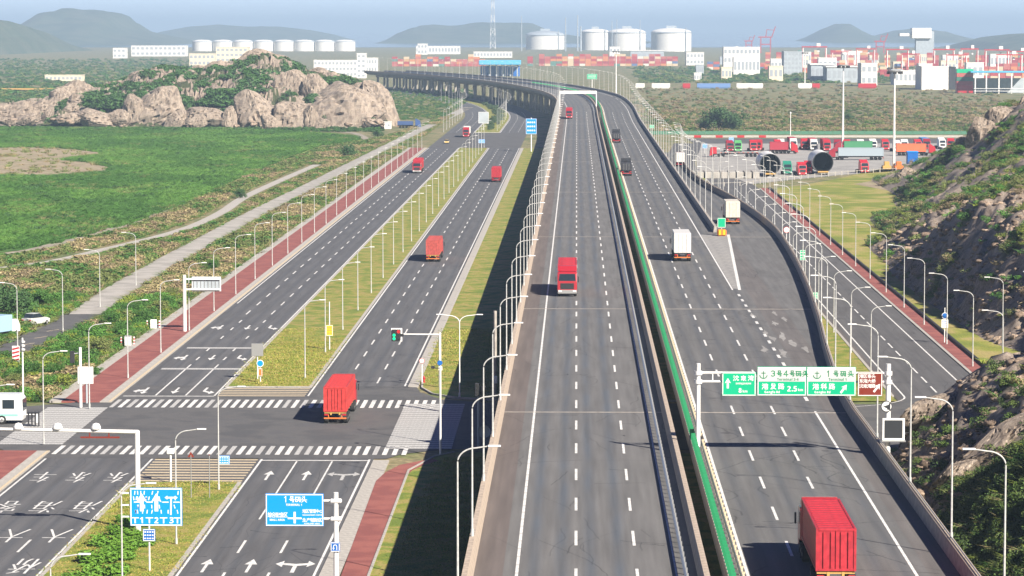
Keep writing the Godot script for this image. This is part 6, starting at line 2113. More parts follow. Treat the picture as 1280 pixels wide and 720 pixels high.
func container_mesh(l: float, h := 2.6) -> Mesh:       # ribbed steel box, tail at z 0
	var key := "cont%.1f_%.1f" % [l, h]
	if shared.has(key): return shared[key]
	var q := MB.new()
	var w := 1.22
	q.box(Vector3(0, h * 0.5, -l * 0.5), Vector3(w * 2.0 - 0.1, h - 0.1, l - 0.1))
	for x in [-w + 0.07, w - 0.07]:
		for z in [-0.08, -l + 0.08]: q.box(Vector3(x, h * 0.5, z), Vector3(0.15, h, 0.16))
		for y in [0.08, h - 0.06]: q.box(Vector3(x, y, -l * 0.5), Vector3(0.13, 0.13, l - 0.34))
		var n := int(l / 0.56)
		for i in n: q.box(Vector3(x * 0.985, h * 0.5, -(i + 0.5) * l / n), Vector3(0.1, h - 0.3, 0.26))
	for y in [0.08, h - 0.06]:
		for z in [-0.07, -l + 0.07]: q.box(Vector3(0, y, z), Vector3(w * 2.0 - 0.32, 0.14, 0.12))
	var m := int(l / 0.75)
	for i in m: q.box(Vector3(0, h - 0.03, -(i + 0.5) * l / m), Vector3(w * 2.0 - 0.34, 0.05, 0.4))
	for x in [-0.75, -0.3, 0.3, 0.75]: q.box(Vector3(x, h * 0.5, 0.0), Vector3(0.05, h - 0.4, 0.06))
	q.box(Vector3(0, h * 0.5, -0.02), Vector3(0.04, h - 0.3, 0.07))
	shared[key] = q.mesh()
	return shared[key]

# cargo: "container", "box", "bare", "none"
func truck(label: String, at: Vector3, turn: float, cab_m: Material, cargo: String, cargo_m: Material, l := 12.2, fine := true, group := "", high := 2.6) -> Node3D:
	var o := thing("truck", label, "truck", at, turn, group)
	var z := -l - 0.9 if cargo != "none" else -3.4
	cab(o, z, cab_m, fine, cargo != "bare")
	var q := MB.new()
	if cargo != "none":
		q.box(Vector3(-0.45, 1.12, -l * 0.5), Vector3(0.16, 0.34, l - 0.2)); q.box(Vector3(0.45, 1.12, -l * 0.5), Vector3(0.16, 0.34, l - 0.2))
		for i in 6: q.box(Vector3(0, 1.2, -0.2 - i * (l - 0.5) / 5.0), Vector3(2.3, 0.16, 0.16))
		part(o, "trailer_frame", q, M.ochre if cargo == "container" and fine else M.dark)
		q = MB.new()
	q.box(Vector3(0, 0.85, (z + 1.6) if cargo != "none" else -2.0), Vector3(0.9, 0.3, 5.0 if cargo != "none" else 4.0))
	part(o, "chassis", q, M.dark)
	if cargo == "container": part(o, "container", container_mesh(l, high), cargo_m, Vector3(0, 1.3, 0))
	elif cargo == "box":
		q = MB.new(); q.cbox(Vector3(0, 1.25 + high * 0.5, -l * 0.5), Vector3(2.5, high, l), 0.06)
		var b := part(o, "box_body", q, cargo_m)
		q = MB.new()
		q.box(Vector3(0, 1.3 + high * 0.5, 0.012), Vector3(0.04, high - 0.2, 0.03))
		for x in [-0.6, 0.6]: q.box(Vector3(x, 1.3 + high * 0.5, 0.015), Vector3(0.05, high - 0.3, 0.04))
		part(b, "door_rod", q, M.dull_steel)
	elif cargo == "bare":
		q = MB.new()
		for i in 9: q.box(Vector3(0, 1.36, -0.5 - i * (l - 1.0) / 8.0), Vector3(2.4, 0.14, 0.5))
		part(o, "bed", q, cargo_m)
	if cargo != "none":
		q = MB.new(); q.box(Vector3(0, 0.62, -0.02), Vector3(2.35, 0.14, 0.1)); q.box(Vector3(-0.7, 0.8, -0.04), Vector3(0.08, 0.4, 0.08)); q.box(Vector3(0.7, 0.8, -0.04), Vector3(0.08, 0.4, 0.08))
		part(o, "rear_bumper", q, M.orange if fine else M.red)
		for s in [-1.0, 1.0]:
			q = MB.new(); q.cbox(Vector3(s * 0.95, 0.98, 0.03), Vector3(0.42, 0.16, 0.06), 0.02)
			part(o, "tail_light", q, M.red)
	var axles := [z - 1.35, z + 0.8, z + 2.1]
	if cargo != "none": axles += [-1.1, -2.4, -3.7]
	for a in axles:
		for s in [-1.0, 1.0]: wheel(o, s * 1.02, 0.5, a, 0.36 if a == axles[0] else 0.5, fine)
	return o

func car(label: String, called: String, at: Vector3, turn: float, body: Material, tall := 1.45, l := 4.5) -> Node3D:
	var o := thing(called, label, "car", at, turn)
	var k := tall / 1.45
	part(o, "body", bevel_body([[0, 0.35], [0.02, 0.85 * k], [-0.15, 0.95 * k], [-l + 0.9, 0.9 * k], [-l + 0.1, 0.72 * k], [-l, 0.35], [-l * 0.5, 0.25]], 0.88, 0.1, 0.94), body)
	var g := part(o, "glasshouse", bevel_body([[-0.3, 0.92 * k], [-0.75, 1.38 * k], [-2.2, 1.42 * k], [-3.15, 0.9 * k]], 0.78, 0.12, 0.9), M.glass)
	var q := MB.new(); q.cbox(Vector3(0, 1.42 * k, -1.5), Vector3(1.3, 0.06, 1.5), 0.02)
	part(g, "roof", q, body)
	for s in [-1.0, 1.0]:
		q = MB.new(); q.cbox(Vector3(s * 0.62, 0.72 * k, 0.0), Vector3(0.36, 0.16, 0.08), 0.02)
		part(o, "tail_light", q, M.red)
		q = MB.new(); q.cbox(Vector3(s * 0.62, 0.62 * k, -l + 0.03), Vector3(0.36, 0.14, 0.1), 0.02)
		part(o, "headlight", q, M.white)
		for z in [-0.85, -l + 0.85]: wheel(o, s * 0.82, 0.32, z, 0.22)
	return o

func build_traffic():
	var red := paint(0.36, 0.017, 0.026); var red2 := paint(0.36, 0.016, 0.022); var rust := plain(0.40, 0.075, 0.03, 0.55)
	var bright := tinted(93, 0.40, 0.022, 0.034, 0.16, 3.3, 0.5); var faded := tinted(94, 0.42, 0.075, 0.06, 0.18, 2.7, 0.55)
	var white_box := tinted(91, 0.62, 0.61, 0.58, 0.08, 3.0, 0.5)
	# on the viaduct
	var p := W(709, 371, DECK)
	truck("red truck with a red container coming along the oncoming carriageway", Vector3(p.x, DECK, p.z - 15.4), PI, red, "container", bright)
	p = W(711.5, 147, deck_height(1180.0))
	truck("small red truck under the far height limit beam", Vector3(p.x, p.y, p.z), PI, red, "container", bright, 12.2, false)
	p = W(853, 327, DECK)
	truck("white box truck with orange bumper on the departing carriageway", p, 0.0, paint(0.6, 0.6, 0.58), "box", white_box, 9.5, true, "", 2.9)
	p = W(916, 281, 7.2)
	truck("cream box truck with red tail driving down the exit ramp", p, 0.0, red, "box", tinted(92, 0.60, 0.55, 0.46, 0.08, 3.0, 0.5), 8.5, true, "", 2.8)
	p = G(15.75, DECK, 188.0)
	truck("large red container truck leaving past the gantry shadow", p, 0.0, red2, "container", bright)
	p = W(783, 220, DECK)
	truck("dark tarpaulin truck on the departing carriageway beside the green blades", p, 0.0, paint(0.03, 0.03, 0.035), "box", plain(0.03, 0.03, 0.035, 0.8), 6.0, false, "", 1.7)
	p = W(770.5, 178.5, DECK)
	truck("smaller dark truck far ahead on the departing carriageway", p, 0.0, paint(0.03, 0.03, 0.035), "box", plain(0.035, 0.035, 0.04, 0.8), 6.0, false, "", 1.5)
	p = W(850.5, 197, 1.0)
	truck("white box truck at the bottom of the exit ramp", G(30.0, ramp_h(905.0), 905.0), 0.0, red, "box", white_box, 7.0, false, "", 2.6)
	# on the arterial
	p = W(521, 217)
	truck("red container truck coming along the pavement-side roadway", Vector3(p.x, 0.05, p.z - 15.4), PI, red, "container", bright, 12.2)
	p = W(582.5, 172)
	truck("red tractor with a pale top coming round the far bend", Vector3(p.x, 0.05, p.z - 15.4), PI, red, "container", white_box, 12.2, false)
	car("yellow taxi following the roadway at the second junction", "taxi", W(558, 179.5, 0.05) + Vector3(0, 0, -4.5), PI, paint(0.6, 0.42, 0.12))
	p = W(541, 328)
	truck("red container truck with ochre trailer frame leaving on the median-side roadway", Vector3(p.x, 0.05, p.z), 0.0, red, "container", faded)
	p = W(620, 228)
	truck("small red truck leaving toward the second junction", Vector3(p.x, 0.05, p.z), 0.0, red, "container", bright, 10.0, false)
	p = W(419, 531)
	truck("red container truck crossing the zebra crossing of the first junction", Vector3(p.x, 0.075, p.z), 0.0, red, "container", tinted(95, 0.47, 0.04, 0.035, 0.16, 3.0, 0.5))
	# a bus on the side street
	var o := thing("bus", "white bus with green stripe waiting on the side street", "bus", W(31, 528.5, 0.07), -PI * 0.5)
	var l := 10.5
	part(o, "body", bevel_body([[l, 0.4], [l, 2.9], [l - 0.2, 3.1], [0.35, 3.1], [0.05, 2.6], [0.0, 0.9], [0.1, 0.4]], 1.22, 0.12, 0.985), paint(0.72, 0.73, 0.70))
	var q := MB.new()
	for s in [-1.0, 1.0]:
		for i in 6: q.cbox(Vector3(s * 1.225, 2.1, 1.5 + i * 1.5), Vector3(0.03, 0.95, 1.25), 0.01)
	part(o, "side_window", q, M.glass)
	q = MB.new(); q.box(Vector3(0, 2.0, 0.02), Vector3(2.1, 1.2, 0.1))
	part(o, "windscreen", q, M.glass)
	q = MB.new(); q.box(Vector3(-1.228, 0.95, l * 0.5), Vector3(0.02, 0.25, l - 1.0)); q.box(Vector3(1.228, 0.95, l * 0.5), Vector3(0.02, 0.25, l - 1.0))
	part(o, "stripe", q, plain(0.25, 0.55, 0.45, 0.5))
	q = MB.new(); q.cbox(Vector3(0, 3.2, 5.5), Vector3(1.6, 0.25, 2.6), 0.06)
	part(o, "roof_unit", q, M.white)
	for z in [2.2, 7.9]:
		for s in [-1.0, 1.0]: wheel(o, s * 1.08, 0.48, z)
	# parked on the small road
	car("silver estate car parked on the small road under the dark bush", "parked_car", W(33, 408, 0.05), -0.45, paint(0.55, 0.56, 0.52), 1.75)
	var bt := thing("parked_truck", "pale blue box truck parked at the edge of the small road", "truck", W(-16, 424, 0.05), -0.45)
	q = MB.new(); q.cbox(Vector3(0, 1.9, -2.2), Vector3(2.1, 2.2, 4.2), 0.06)
	part(bt, "box_body", q, plain(0.30, 0.45, 0.58, 0.5))
	q = MB.new(); q.cbox(Vector3(0, 0.7, -2.8), Vector3(1.6, 0.25, 5.6), 0.05)
	part(bt, "chassis", q, M.dark)
	part(bt, "cab", bevel_body([[-4.5, 0.6], [-4.5, 2.3], [-5.6, 2.3], [-6.1, 1.4], [-6.1, 0.6]], 1.0, 0.1), M.white)
	for z in [-1.2, -5.2]:
		for s in [-1.0, 1.0]: wheel(bt, s * 0.88, 0.42, z, 0.28)
	var pt := truck("blue tipper truck parked beside a white hut at the outcrop's foot", W(497, 160), -PI * 0.5, paint(0.05, 0.10, 0.25), "box", plain(0.04, 0.08, 0.2, 0.6), 6.5, false, "", 1.6)
	var hut := thing("white_hut", "small white hut at the foot of the boulders beside the blue truck", "hut", W(485, 161))
	q = MB.new(); q.box(Vector3(0, 1.4, 0), Vector3(2.8, 2.8, 2.6))
	part(hut, "wall", q, M.white_wall)
	q = MB.new(); q.box(Vector3(0, 2.9, 0), Vector3(3.2, 0.2, 3.0))
	part(hut, "roof", q, M.white)
	q = MB.new(); q.box(Vector3(0.4, 1.5, 1.31), Vector3(0.9, 0.9, 0.05))
	part(hut, "window", q, M.window)

# ---------------------------------------------------------------- the truck park
func build_truck_park():
	var q := MB.new()
	q.sheet(pix_poly([868, 178.5, 1240, 178.5, 1240, 214, 1124, 213.5, 1060, 218, 1000, 223.5, 945, 229.5, 915, 233, 890, 232, 872, 216], 0.03))
	struct("truck_park", q, M.apron, "pale concrete yard of the truck park below the hill", "yard")
	q = MB.new()
	q.sheet(pix_poly([858, 173, 1240, 173, 1240, 179, 868, 179.5], 0.045))
	struct("road", q, M.junction)
	var red := paint(0.42, 0.020, 0.030); var dred := paint(0.28, 0.016, 0.03); var green := paint(0.10, 0.36, 0.12); var white := paint(0.66, 0.65, 0.62); var blue := paint(0.03, 0.10, 0.32); var teal := paint(0.02, 0.20, 0.13)
	var gr := plain(0.30, 0.36, 0.40, 0.6); var orange := plain(0.62, 0.14, 0.055, 0.55); var crim := plain(0.34, 0.03, 0.05, 0.55); var hull := plain(0.08, 0.22, 0.45, 0.5)
	# noses toward the lawn: photo x, ground row, cab paint, cargo, cargo paint, label
	for t in [[923.5, 189.5, green, "none", null, "bright green tractor in the back row of the truck park"], [938, 189.5, red, "none", null, "red tractor next to the bright green one"], [952, 189, red, "none", null, "second red tractor in the back row beside the maroon trailer"],
			[1018.5, 188.5, white, "container", crim, "white faced truck with a maroon container in the back row"], [1035, 188.5, red, "container", crim, "red truck with maroon container beside the white faced one"], [1103, 188, red, "none", null, "red tractor parked behind the long grey trailer"], [1116, 188, white, "none", null, "white tractor beside the floodlight mast"], [1130, 187.5, white, "none", null, "white tractor behind the orange container"], [1144, 187, red, "none", null, "crimson tractor behind the orange container"], [1159, 187, dred, "container", hull, "dark truck with a blue load in the back row"], [1174, 186.5, white, "none", null, "white tractor beside the dark loaded truck"], [1189, 186, red, "none", null, "red tractor half hidden by the hill's bushes"], [1089, 187, white, "none", null, "white tractor behind the green topped trailer"], [979, 187, white, "none", null, "white van-like tractor behind the maroon trailer"], [992, 187.5, white, "container", crim, "pale tractor with a maroon roof in the back row"],
			[1004.5, 188, red, "none", null, "red tractor squeezed between two white faced trucks"], [1047, 187.5, dred, "none", null, "dark red tractor behind the tall floodlight mast"], [1061, 187, red, "none", null, "red tractor behind the green topped trailer"], [1075, 187, white, "none", null, "white tractor beside the red one behind the green topped trailer"], [967, 188, red, "none", null, "red tractor beside the maroon container truck"], [908, 190, dred, "none", null, "dark red tractor beside the second blue sign board"], [997.5, 219.5, red, "none", null, "red tractor between green tractor and second tower tube"], [1013.5, 218.5, red, "none", null, "red tractor with tall fairing beside the second tower tube"], [1074, 216, red, "none", null, "lone red tractor at the edge of the lawn"], [982, 218, teal, "none", null, "green tractor beside the first tower tube"]]:
		var p := W(t[0] + rng.randf_range(-1.5, 1.5), t[1] + rng.randf_range(-1.0, 1.6), 0.04)
		if t[3] == "none": truck(t[5], Vector3(p.x, 0.04, p.z - 5.6), PI + rng.randf_range(-0.3, 0.3), t[2], "none", null, 0.0, false)
		else: truck(t[5], Vector3(p.x, 0.04, p.z - 15.3), PI, t[2], t[3], t[4], 12.2, false)
	# lying across the yard
	var s := [[886, 196, 948, "red flatbed truck standing across the yard entrance", red, "bare", plain(0.42, 0.08, 0.05, 0.6), -1], [962, 192, 998, "maroon container truck driving along the yard", red, "container", crim, 1], [1034, 200, 1104, "grey container truck with a blue roof line across the yard", dred, "container", gr, -1], [1120, 194.5, 1170, "orange container truck in front of the white tractors", red, "container", orange, 1], [1042, 191, 1090, "maroon truck with a green topped trailer behind the grey container truck", dred, "container", plain(0.05, 0.22, 0.10, 0.6), -1]]
	for t in s:
		var a := W(t[0], t[1], 0.04); var b := W(t[2], t[1], 0.04)
		var l := absf(b.x - a.x) - 3.4
		truck(t[3], Vector3(a.x if t[7] > 0 else b.x, 0.04, a.z), -PI * 0.5 if t[7] > 0 else PI * 0.5, t[4], t[5], t[6], l, false, "", 2.6)
	# tower tubes on low trailers
	for t in [[962.5, 221, "white steel tower tube on a low trailer beside the red flatbed"], [1028.5, 218.5, "white steel tower tube on a low trailer beside two red tractors"]]:
		var p := W(t[0], t[1], 0.04)
		var o := thing("tower_tube", t[2], "tower section", p)
		var r := 3.0
		q = MB.new()
		q.lathe([[r, 0.0], [r, 18.0]], Vector3(0, r + 0.5, 0), Vector3(0, 0, -1), 32)
		part(o, "shell", q, M.white)
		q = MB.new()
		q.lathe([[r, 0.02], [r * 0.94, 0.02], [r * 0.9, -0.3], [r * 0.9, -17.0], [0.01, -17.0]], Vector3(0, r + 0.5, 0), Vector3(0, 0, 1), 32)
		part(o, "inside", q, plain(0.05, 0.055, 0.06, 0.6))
		q = MB.new()
		q.box(Vector3(0, 0.9, 0.6), Vector3(3.0, 0.35, 1.6)); q.box(Vector3(0, 0.7, -9), Vector3(1.4, 0.4, 18))
		part(o, "cradle", q, M.ochre)
		for z in [0.2, -1.2, -2.6]:
			for x in [-1.15, 1.15]: wheel(o, x, 0.48, z, 0.4, false)
	# yellow machines at the corner
	for t in [[1108, 214, "yellow roller machine parked by the floodlight mast"], [1123, 214, "orange loader machine parked beside the yellow roller"]]:
		var o := thing("work_machine", t[2], "machine", W(t[0], t[1], 0.04))
		q = MB.new(); q.cbox(Vector3(0, 1.1, 0), Vector3(2.6, 1.1, 3.4), 0.15)
		part(o, "body", q, M.ochre if t[0] < 1115 else M.orange)
		q = MB.new(); q.cbox(Vector3(0, 2.2, 0.4), Vector3(1.5, 1.3, 1.6), 0.12)
		part(o, "cabin", q, M.ochre if t[0] < 1115 else M.orange)
		for x in [-1.2, 1.2]:
			for z in [-1.1, 1.1]: wheel(o, x, 0.6, z, 0.5, false)
	var bo := thing("portable_toilet", "narrow blue cabin at the foot of the hill's scrub", "cabin", W(1140, 209))
	q = MB.new(); q.cbox(Vector3(0, 2.2, 0), Vector3(3.2, 4.4, 3.0), 0.15)
	part(bo, "body", q, M.deep_blue)
	q = MB.new(); q.cbox(Vector3(0, 4.6, 0), Vector3(3.4, 0.4, 3.2), 0.1)
	part(bo, "roof", q, M.blue)
	# boundary: low posts toward the lawn
	var f := thing("post_fence", "low fence of pale posts between truck park and lawn", "fence")
	var line_ := curve([W(890, 233.5), W(925, 232.5), W(960, 228.5), W(1010, 223), W(1060, 218.5), W(1100, 215.5), W(1120, 214.5)], 4.0)
	var pm := MB.new(); pm.box(Vector3(0, 0.6, 0), Vector3(0.22, 1.2, 0.22))
	var pmm := pm.mesh()
	for p in line_: part(f, "post", pmm, M.kerb, p)
	var rl := MB.new()
	rl.tube(line_.map(func(p): return p + Vector3(0, 0.95, 0)), line_.map(func(_p): return 0.06), 5)
	part(f, "rail", rl, M.kerb)
	# green mesh fence behind the yard, panel by panel
	var g := thing("mesh_fence", "long green mesh fence behind the truck park", "fence")
	var a := W(812, 168.5); var b := W(1250, 168.5)
	var n := 44
	var step := (b - a) / n
	var pl := MB.new(); pl.box(Vector3(step.length() * 0.5, 0.8, 0), Vector3(step.length() - 0.25, 1.3, 0.05))
	var plm := pl.mesh()
	var po := MB.new(); po.box(Vector3(0, 0.9, 0), Vector3(0.14, 1.8, 0.14))
	var pom := po.mesh()
	for i in n:
		part(g, "panel", plm, M.net, a + step * i, atan2(-step.z, step.x))
		part(g, "post", pom, M.net, a + step * i)
	# barrier blocks along the road behind
	var bm := MB.new(); bm.cbox(Vector3(0, 0.45, 0), Vector3(3.4, 0.9, 0.6), 0.1)
	var bmm := bm.mesh()
	for i in 40:
		var c := W(862 + i * 9.0, 172.2)
		solo("barrier_block", bmm, M.red if i % 3 == 1 and i < 12 else M.kerb, "red plastic barrier block in the row before the green mesh fence" if i % 3 == 1 and i < 12 else "pale concrete barrier block in the row before the green mesh fence", "barrier", c, 0.0, "red barrier blocks" if i % 3 == 1 and i < 12 else "pale barrier blocks")
	# stacks of pale pipes beside the ramp end
	var pk := thing("pipe_stack", "stack of pale beige slabs beside the ramp's foot", "stack", W(905, 222))
	for i in 9:
		var sm := MB.new()
		sm.cbox(Vector3(-9.0 + i * 2.2, 0.9, 0), Vector3(1.8, 1.8, 12.0), 0.1)
		part(pk, "slab", sm, M.concrete_path)

# ---------------------------------------------------------------- small things along the roads
func build_roadside():
	# red and white marker posts and boxes by the pavement
	for t in [[160, 433, "white cabinet with striped posts beside the red pavement, by the bushes"], [192, 412, "second white cabinet with striped posts farther along the red pavement"]]:
		var o := thing("roadside_cabinet", t[2], "cabinet", W(t[0], t[1]))
		var q := MB.new(); q.cbox(Vector3(0, 0.75, 0), Vector3(0.85, 1.3, 0.6), 0.04)
		part(o, "box", q, M.white)
		for x in [-0.85, 0.85]:
			q = MB.new()
			for i in 3: q.box(Vector3(x, 0.2 + i * 0.4, 0.2), Vector3(0.16, 0.2, 0.16))
			part(o, "striped_post", q, M.red)
			q = MB.new()
			for i in 3: q.box(Vector3(x, 0.4 + i * 0.4, 0.2), Vector3(0.16, 0.2, 0.16))
			part(o, "striped_post", q, M.white)
	var h := thing("fire_hydrant", "small red fire hydrant in the grass at the junction corner", "hydrant", W(530, 478, 0.16))
	var q2 := MB.new()
	q2.lathe([[0.16, 0.0], [0.16, 0.08], [0.1, 0.1], [0.1, 0.55], [0.13, 0.6], [0.1, 0.7], [0.02, 0.78]], Vector3.ZERO, Vector3.UP, 12)
	part(h, "body", q2, M.red)
	q2 = MB.new(); q2.tube([Vector3(-0.2, 0.45, 0), Vector3(0.2, 0.45, 0)], [0.06, 0.06], 8)
	part(h, "outlet", q2, M.red)
	var r := thing("steel_rack", "dark steel rack standing at the corner behind the white bus", "rack", W(41, 533, 0.1))
	for i in 4:
		q2 = MB.new(); q2.box(Vector3(-0.5 + i * 0.36, 0.75, -0.3), Vector3(0.08, 1.5, 0.5))
		part(r, "panel", q2, M.dark)
	q2 = MB.new(); q2.box(Vector3(0, 1.4, -0.3), Vector3(1.2, 0.08, 0.6))
	part(r, "top_bar", q2, M.dark)
	var bar := thing("boom_barrier", "low white boom barrier in front of the bus", "barrier", W(47, 528, 0.1))
	q2 = MB.new(); q2.box(Vector3(0, 0.45, 0), Vector3(0.25, 0.9, 0.25))
	part(bar, "post", q2, M.white)
	q2 = MB.new(); q2.tube([Vector3(0, 0.85, 0.1), Vector3(-7, 0.85, 0.1)], [0.06, 0.05], 6)
	part(bar, "boom", q2, M.white)
	# loudspeaker-like drums and dish on the shaded corner
	var dsh := thing("antenna_dish", "round grey dish on a short post in the viaduct's shade", "dish", G(-8.9, 0.16, 301.0))
	pole(dsh, Vector3.ZERO, 2.4, 0.1, M.grey_wall)
	q2 = MB.new(); q2.lathe([[0.62, 0.12], [0.5, 0.04], [0.25, 0.0], [0.001, -0.02]], Vector3(0, 2.4, 0.1), Vector3(0, 0, 1), 18)
	part(dsh, "dish", q2, M.grey_wall)

# ---------------------------------------------------------------- plants
func inside(poly: PackedVector2Array, n: int, seed_: int) -> Array:
	var r := RandomNumberGenerator.new()
	r.seed = seed_
	var lo := poly[0]; var hi := poly[0]
	for p in poly:
		lo = Vector2(minf(lo.x, p.x), minf(lo.y, p.y)); hi = Vector2(maxf(hi.x, p.x), maxf(hi.y, p.y))
	var out := []
	var tries := 0
	while out.size() < n and tries < n * 12:
		tries += 1
		var p := Vector2(r.randf_range(lo.x, hi.x), r.randf_range(lo.y, hi.y))
		if Geometry2D.is_point_in_polygon(p, poly): out.append(p)
	return out

func flat_poly(a: PackedVector3Array) -> PackedVector2Array:
	var o := PackedVector2Array()
	for p in a: o.append(Vector2(p.x, p.z))
	return o

func build_greenery():
	var g1 := Color(0.056, 0.150, 0.018); var g2 := Color(0.088, 0.220, 0.028); var g3 := Color(0.125, 0.255, 0.040)
	var olive := Color(0.170, 0.200, 0.055); var straw := Color(0.38, 0.30, 0.15); var brown := Color(0.25, 0.185, 0.105); var dark := Color(0.034, 0.078, 0.020); var lime := Color(0.26, 0.32, 0.035)
	var bushes := []
	for k in 4: bushes.append(bush_mesh(40 + k, 420, 0.085, [Color(0.8, 0.9, 0.8), Color(1, 1, 1), Color(1.15, 1.1, 1.0)], 0.75))
	var coarse := []
	for k in 3: coarse.append(bush_mesh(60 + k, 150, 0.16, [Color(0.8, 0.9, 0.8), Color(1, 1, 1), Color(1.15, 1.1, 1.0)], 0.7))
	var reed := tuft_mesh(71, 24, 1.0, 0.06, [Color(0.85, 0.9, 0.8), Color(1, 1, 1), Color(1.15, 1.1, 1.0)], 0.7)
	var blade := tuft_mesh(73, 16, 0.11, 0.03, [Color(0.85, 0.9, 0.8), Color(1, 1, 1), Color(1.2, 1.12, 0.9)], 1.2)
	var f := noise(401, 0.02, 3)
	# reeds of the field
	var fp := flat_poly(pix_poly([-20, 318, -20, 154, 120, 156, 300, 162, 400, 167, 450, 172, 446, 178, 400, 182, 365, 196, 300, 222, 235, 253, 160, 281, 60, 307, 0, 314]))
	var bare := flat_poly(pix_poly([-40, 186, 30, 184, 72, 185, 122, 190, 130, 194, 100, 197, 75, 200, 110, 203, 140, 210, 132, 215, 100, 218, 60, 221, -40, 220]))
	var a := []; var b := []; var c := []
	for p in inside(fp, 34000, 5):
		if Geometry2D.is_point_in_polygon(p, bare): continue
		var v := f.get_noise_2d(p.x * 1.2, p.y * 0.5)
		var s := rng.randf_range(1.1, 2.0)
		(a if v > 0.08 else (b if v > -0.16 else c)).append([Vector3(p.x, 0, p.y), s, rng.randf_range(0.5, 1.1)])
	var dk := []; var st := []
	var fc := noise(409, 0.03, 4)
	for p in inside(fp, 2600, 6):
		if Geometry2D.is_point_in_polygon(p, bare): continue
		if fc.get_noise_2d(p.x * 1.6, p.y * 0.5) > 0.12: dk.append([Vector3(p.x, 0, p.y), rng.randf_range(0.8, 1.9), rng.randf_range(0.6, 1.2)])
	for p in inside(fp, 9000, 7):
		if fc.get_noise_2d(p.x * 1.3 + 90.0, p.y * 0.45) > 0.24 or (Geometry2D.is_point_in_polygon(p, bare) and rng.randf() < 0.12): st.append([Vector3(p.x, 0, p.y), rng.randf_range(1.0, 1.8), rng.randf_range(0.5, 1.1)])
	scatter("shrubbery", "darker leafy clumps standing in the wide green field", "shrubs", coarse[1], dk, [g1 * 0.7, g1 * 0.9, dark * 1.7])
	scatter("grass", "straw coloured grass patches in the wide green field", "grass", reed, st, [olive * 1.2, straw * 0.8, olive])
	scatter("reeds", "bright green reeds of the wide field before the outcrop", "reeds", reed, a, [g2, g3])
	scatter("reeds", "mid green reeds mixed through the wide field", "reeds", reed, b, [g2 * 0.9, g2 * 0.75])
	scatter("reeds", "darker green reeds in patches of the wide field", "reeds", reed, c, [g1 * 1.2, g1])
	# scrub between field, paths and pavement
	var sp := flat_poly(pix_poly([0, 318, 60, 310, 160, 284, 235, 256, 300, 226, 365, 199, 400, 186, 480, 172, 590, 136, 540, 168, 470, 208, 400, 262, 230, 400, 128, 478, 100, 500, -20, 506]))
	var paths := []
	for q in [[[108, 393], [150, 362], [230, 316], [320, 267], [400, 227], [470, 191], [540, 156]], [[0, 447], [50, 423], [86, 404], [109, 392]], [[-20, 338], [60, 328], [130, 312], [190, 298], [240, 283], [278, 265], [305, 247], [350, 226], [396, 206]], [[-20, 322], [40, 313], [150, 283], [200, 264], [235, 248], [290, 222], [350, 197], [392, 181]]]:
		var l := []
		for z in q:
			var w := W(z[0], z[1]); l.append(Vector2(w.x, w.z))
		paths.append(l)
	var clear := func(p: Vector2, gap: float) -> bool:
		for l in paths:
			for i in l.size() - 1:
				if Geometry2D.get_closest_point_to_segment(p, l[i], l[i + 1]).distance_to(p) < gap: return false
		return true
	var near := noise(405, 0.035, 3)
	var list1 := []; var list2 := []; var list3 := []; var list4 := []
	for p in inside(sp, 22000, 9):
		if p.x > -59.5 or not clear.call(p, 3.6): continue
		var v := near.get_noise_2d(p.x * 1.5, p.y * 0.6)
		var close: bool = -p.y < 480.0
		var s := rng.randf_range(0.5, 1.15)
		if close and v > -0.4: list1.append([Vector3(p.x, 0, p.y), s * 1.25, s * rng.randf_range(0.6, 1.2)])
		elif v > 0.05: list2.append([Vector3(p.x, 0, p.y), s * 1.3, s])
		elif v > -0.14: list3.append([Vector3(p.x, 0, p.y), s * 1.2, s * 0.8])
		elif rng.randf() < 0.4: list4.append([Vector3(p.x, 0, p.y), s * 1.4, s * 0.9])
	scatter("shrubbery", "fresh green weeds and low shrubs beside the red pavement", "shrubs", bushes[0], list1, [g1, g2 * 0.9, g2, g1 * 0.8, lime * 0.8, olive])
	scatter("shrubbery", "olive scrub between the concrete path and the pavement", "shrubs", coarse[0], list2, [olive, olive * 0.8, g1])
	scatter("shrubbery", "pale dry scrub along the tracks", "shrubs", coarse[1], list3, [olive * 1.2, straw * 0.8, brown])
	scatter("shrubbery", "straw coloured dry brush along the field track", "shrubs", coarse[2], list4, [straw, brown, straw * 0.8])
	var gl := []
	for p in inside(sp, 26000, 12):
		if p.x > -59.0 or not clear.call(p, 3.0): continue
		gl.append([Vector3(p.x, 0, p.y), rng.randf_range(0.9, 1.6), rng.randf_range(0.35, 0.7)])
	scatter("grass", "tall mixed grass among the scrub by the paths", "grass", reed, gl, [olive, olive * 1.3, straw * 0.8, g2])
	# short grass in the medians and lawns
	for z in [[[-40.2, 180, -31, 180, -31, 283, -40.2, 283], 6000, "mown grass of the median beside the lane board"], [[-40.2, 360, -31, 360, -31, 430, -40.2, 430], 3600, "mown grass of the long median with the lamp row"], [[-18.2, 362, -7, 350, -7, 430, -18.2, 430], 3600, "mown grass between roadway and viaduct"], [[-15.4, 180, -6, 180, -6, 300, -13, 300], 5000, "mown grass between red pavement and viaduct"]]:
		var l := []
		for p in inside(flat_poly(ground_poly(z[0])), z[1], 21):
			l.append([Vector3(p.x, 0.12, p.y), rng.randf_range(0.9, 1.6), rng.randf_range(0.6, 1.5) * (1.0 + 0.8 * f.get_noise_2d(p.x * 3.0, p.y))])
		scatter("grass", z[2], "grass", blade, l, [Color(0.19, 0.26, 0.03), Color(0.30, 0.31, 0.05), Color(0.42, 0.33, 0.11)])
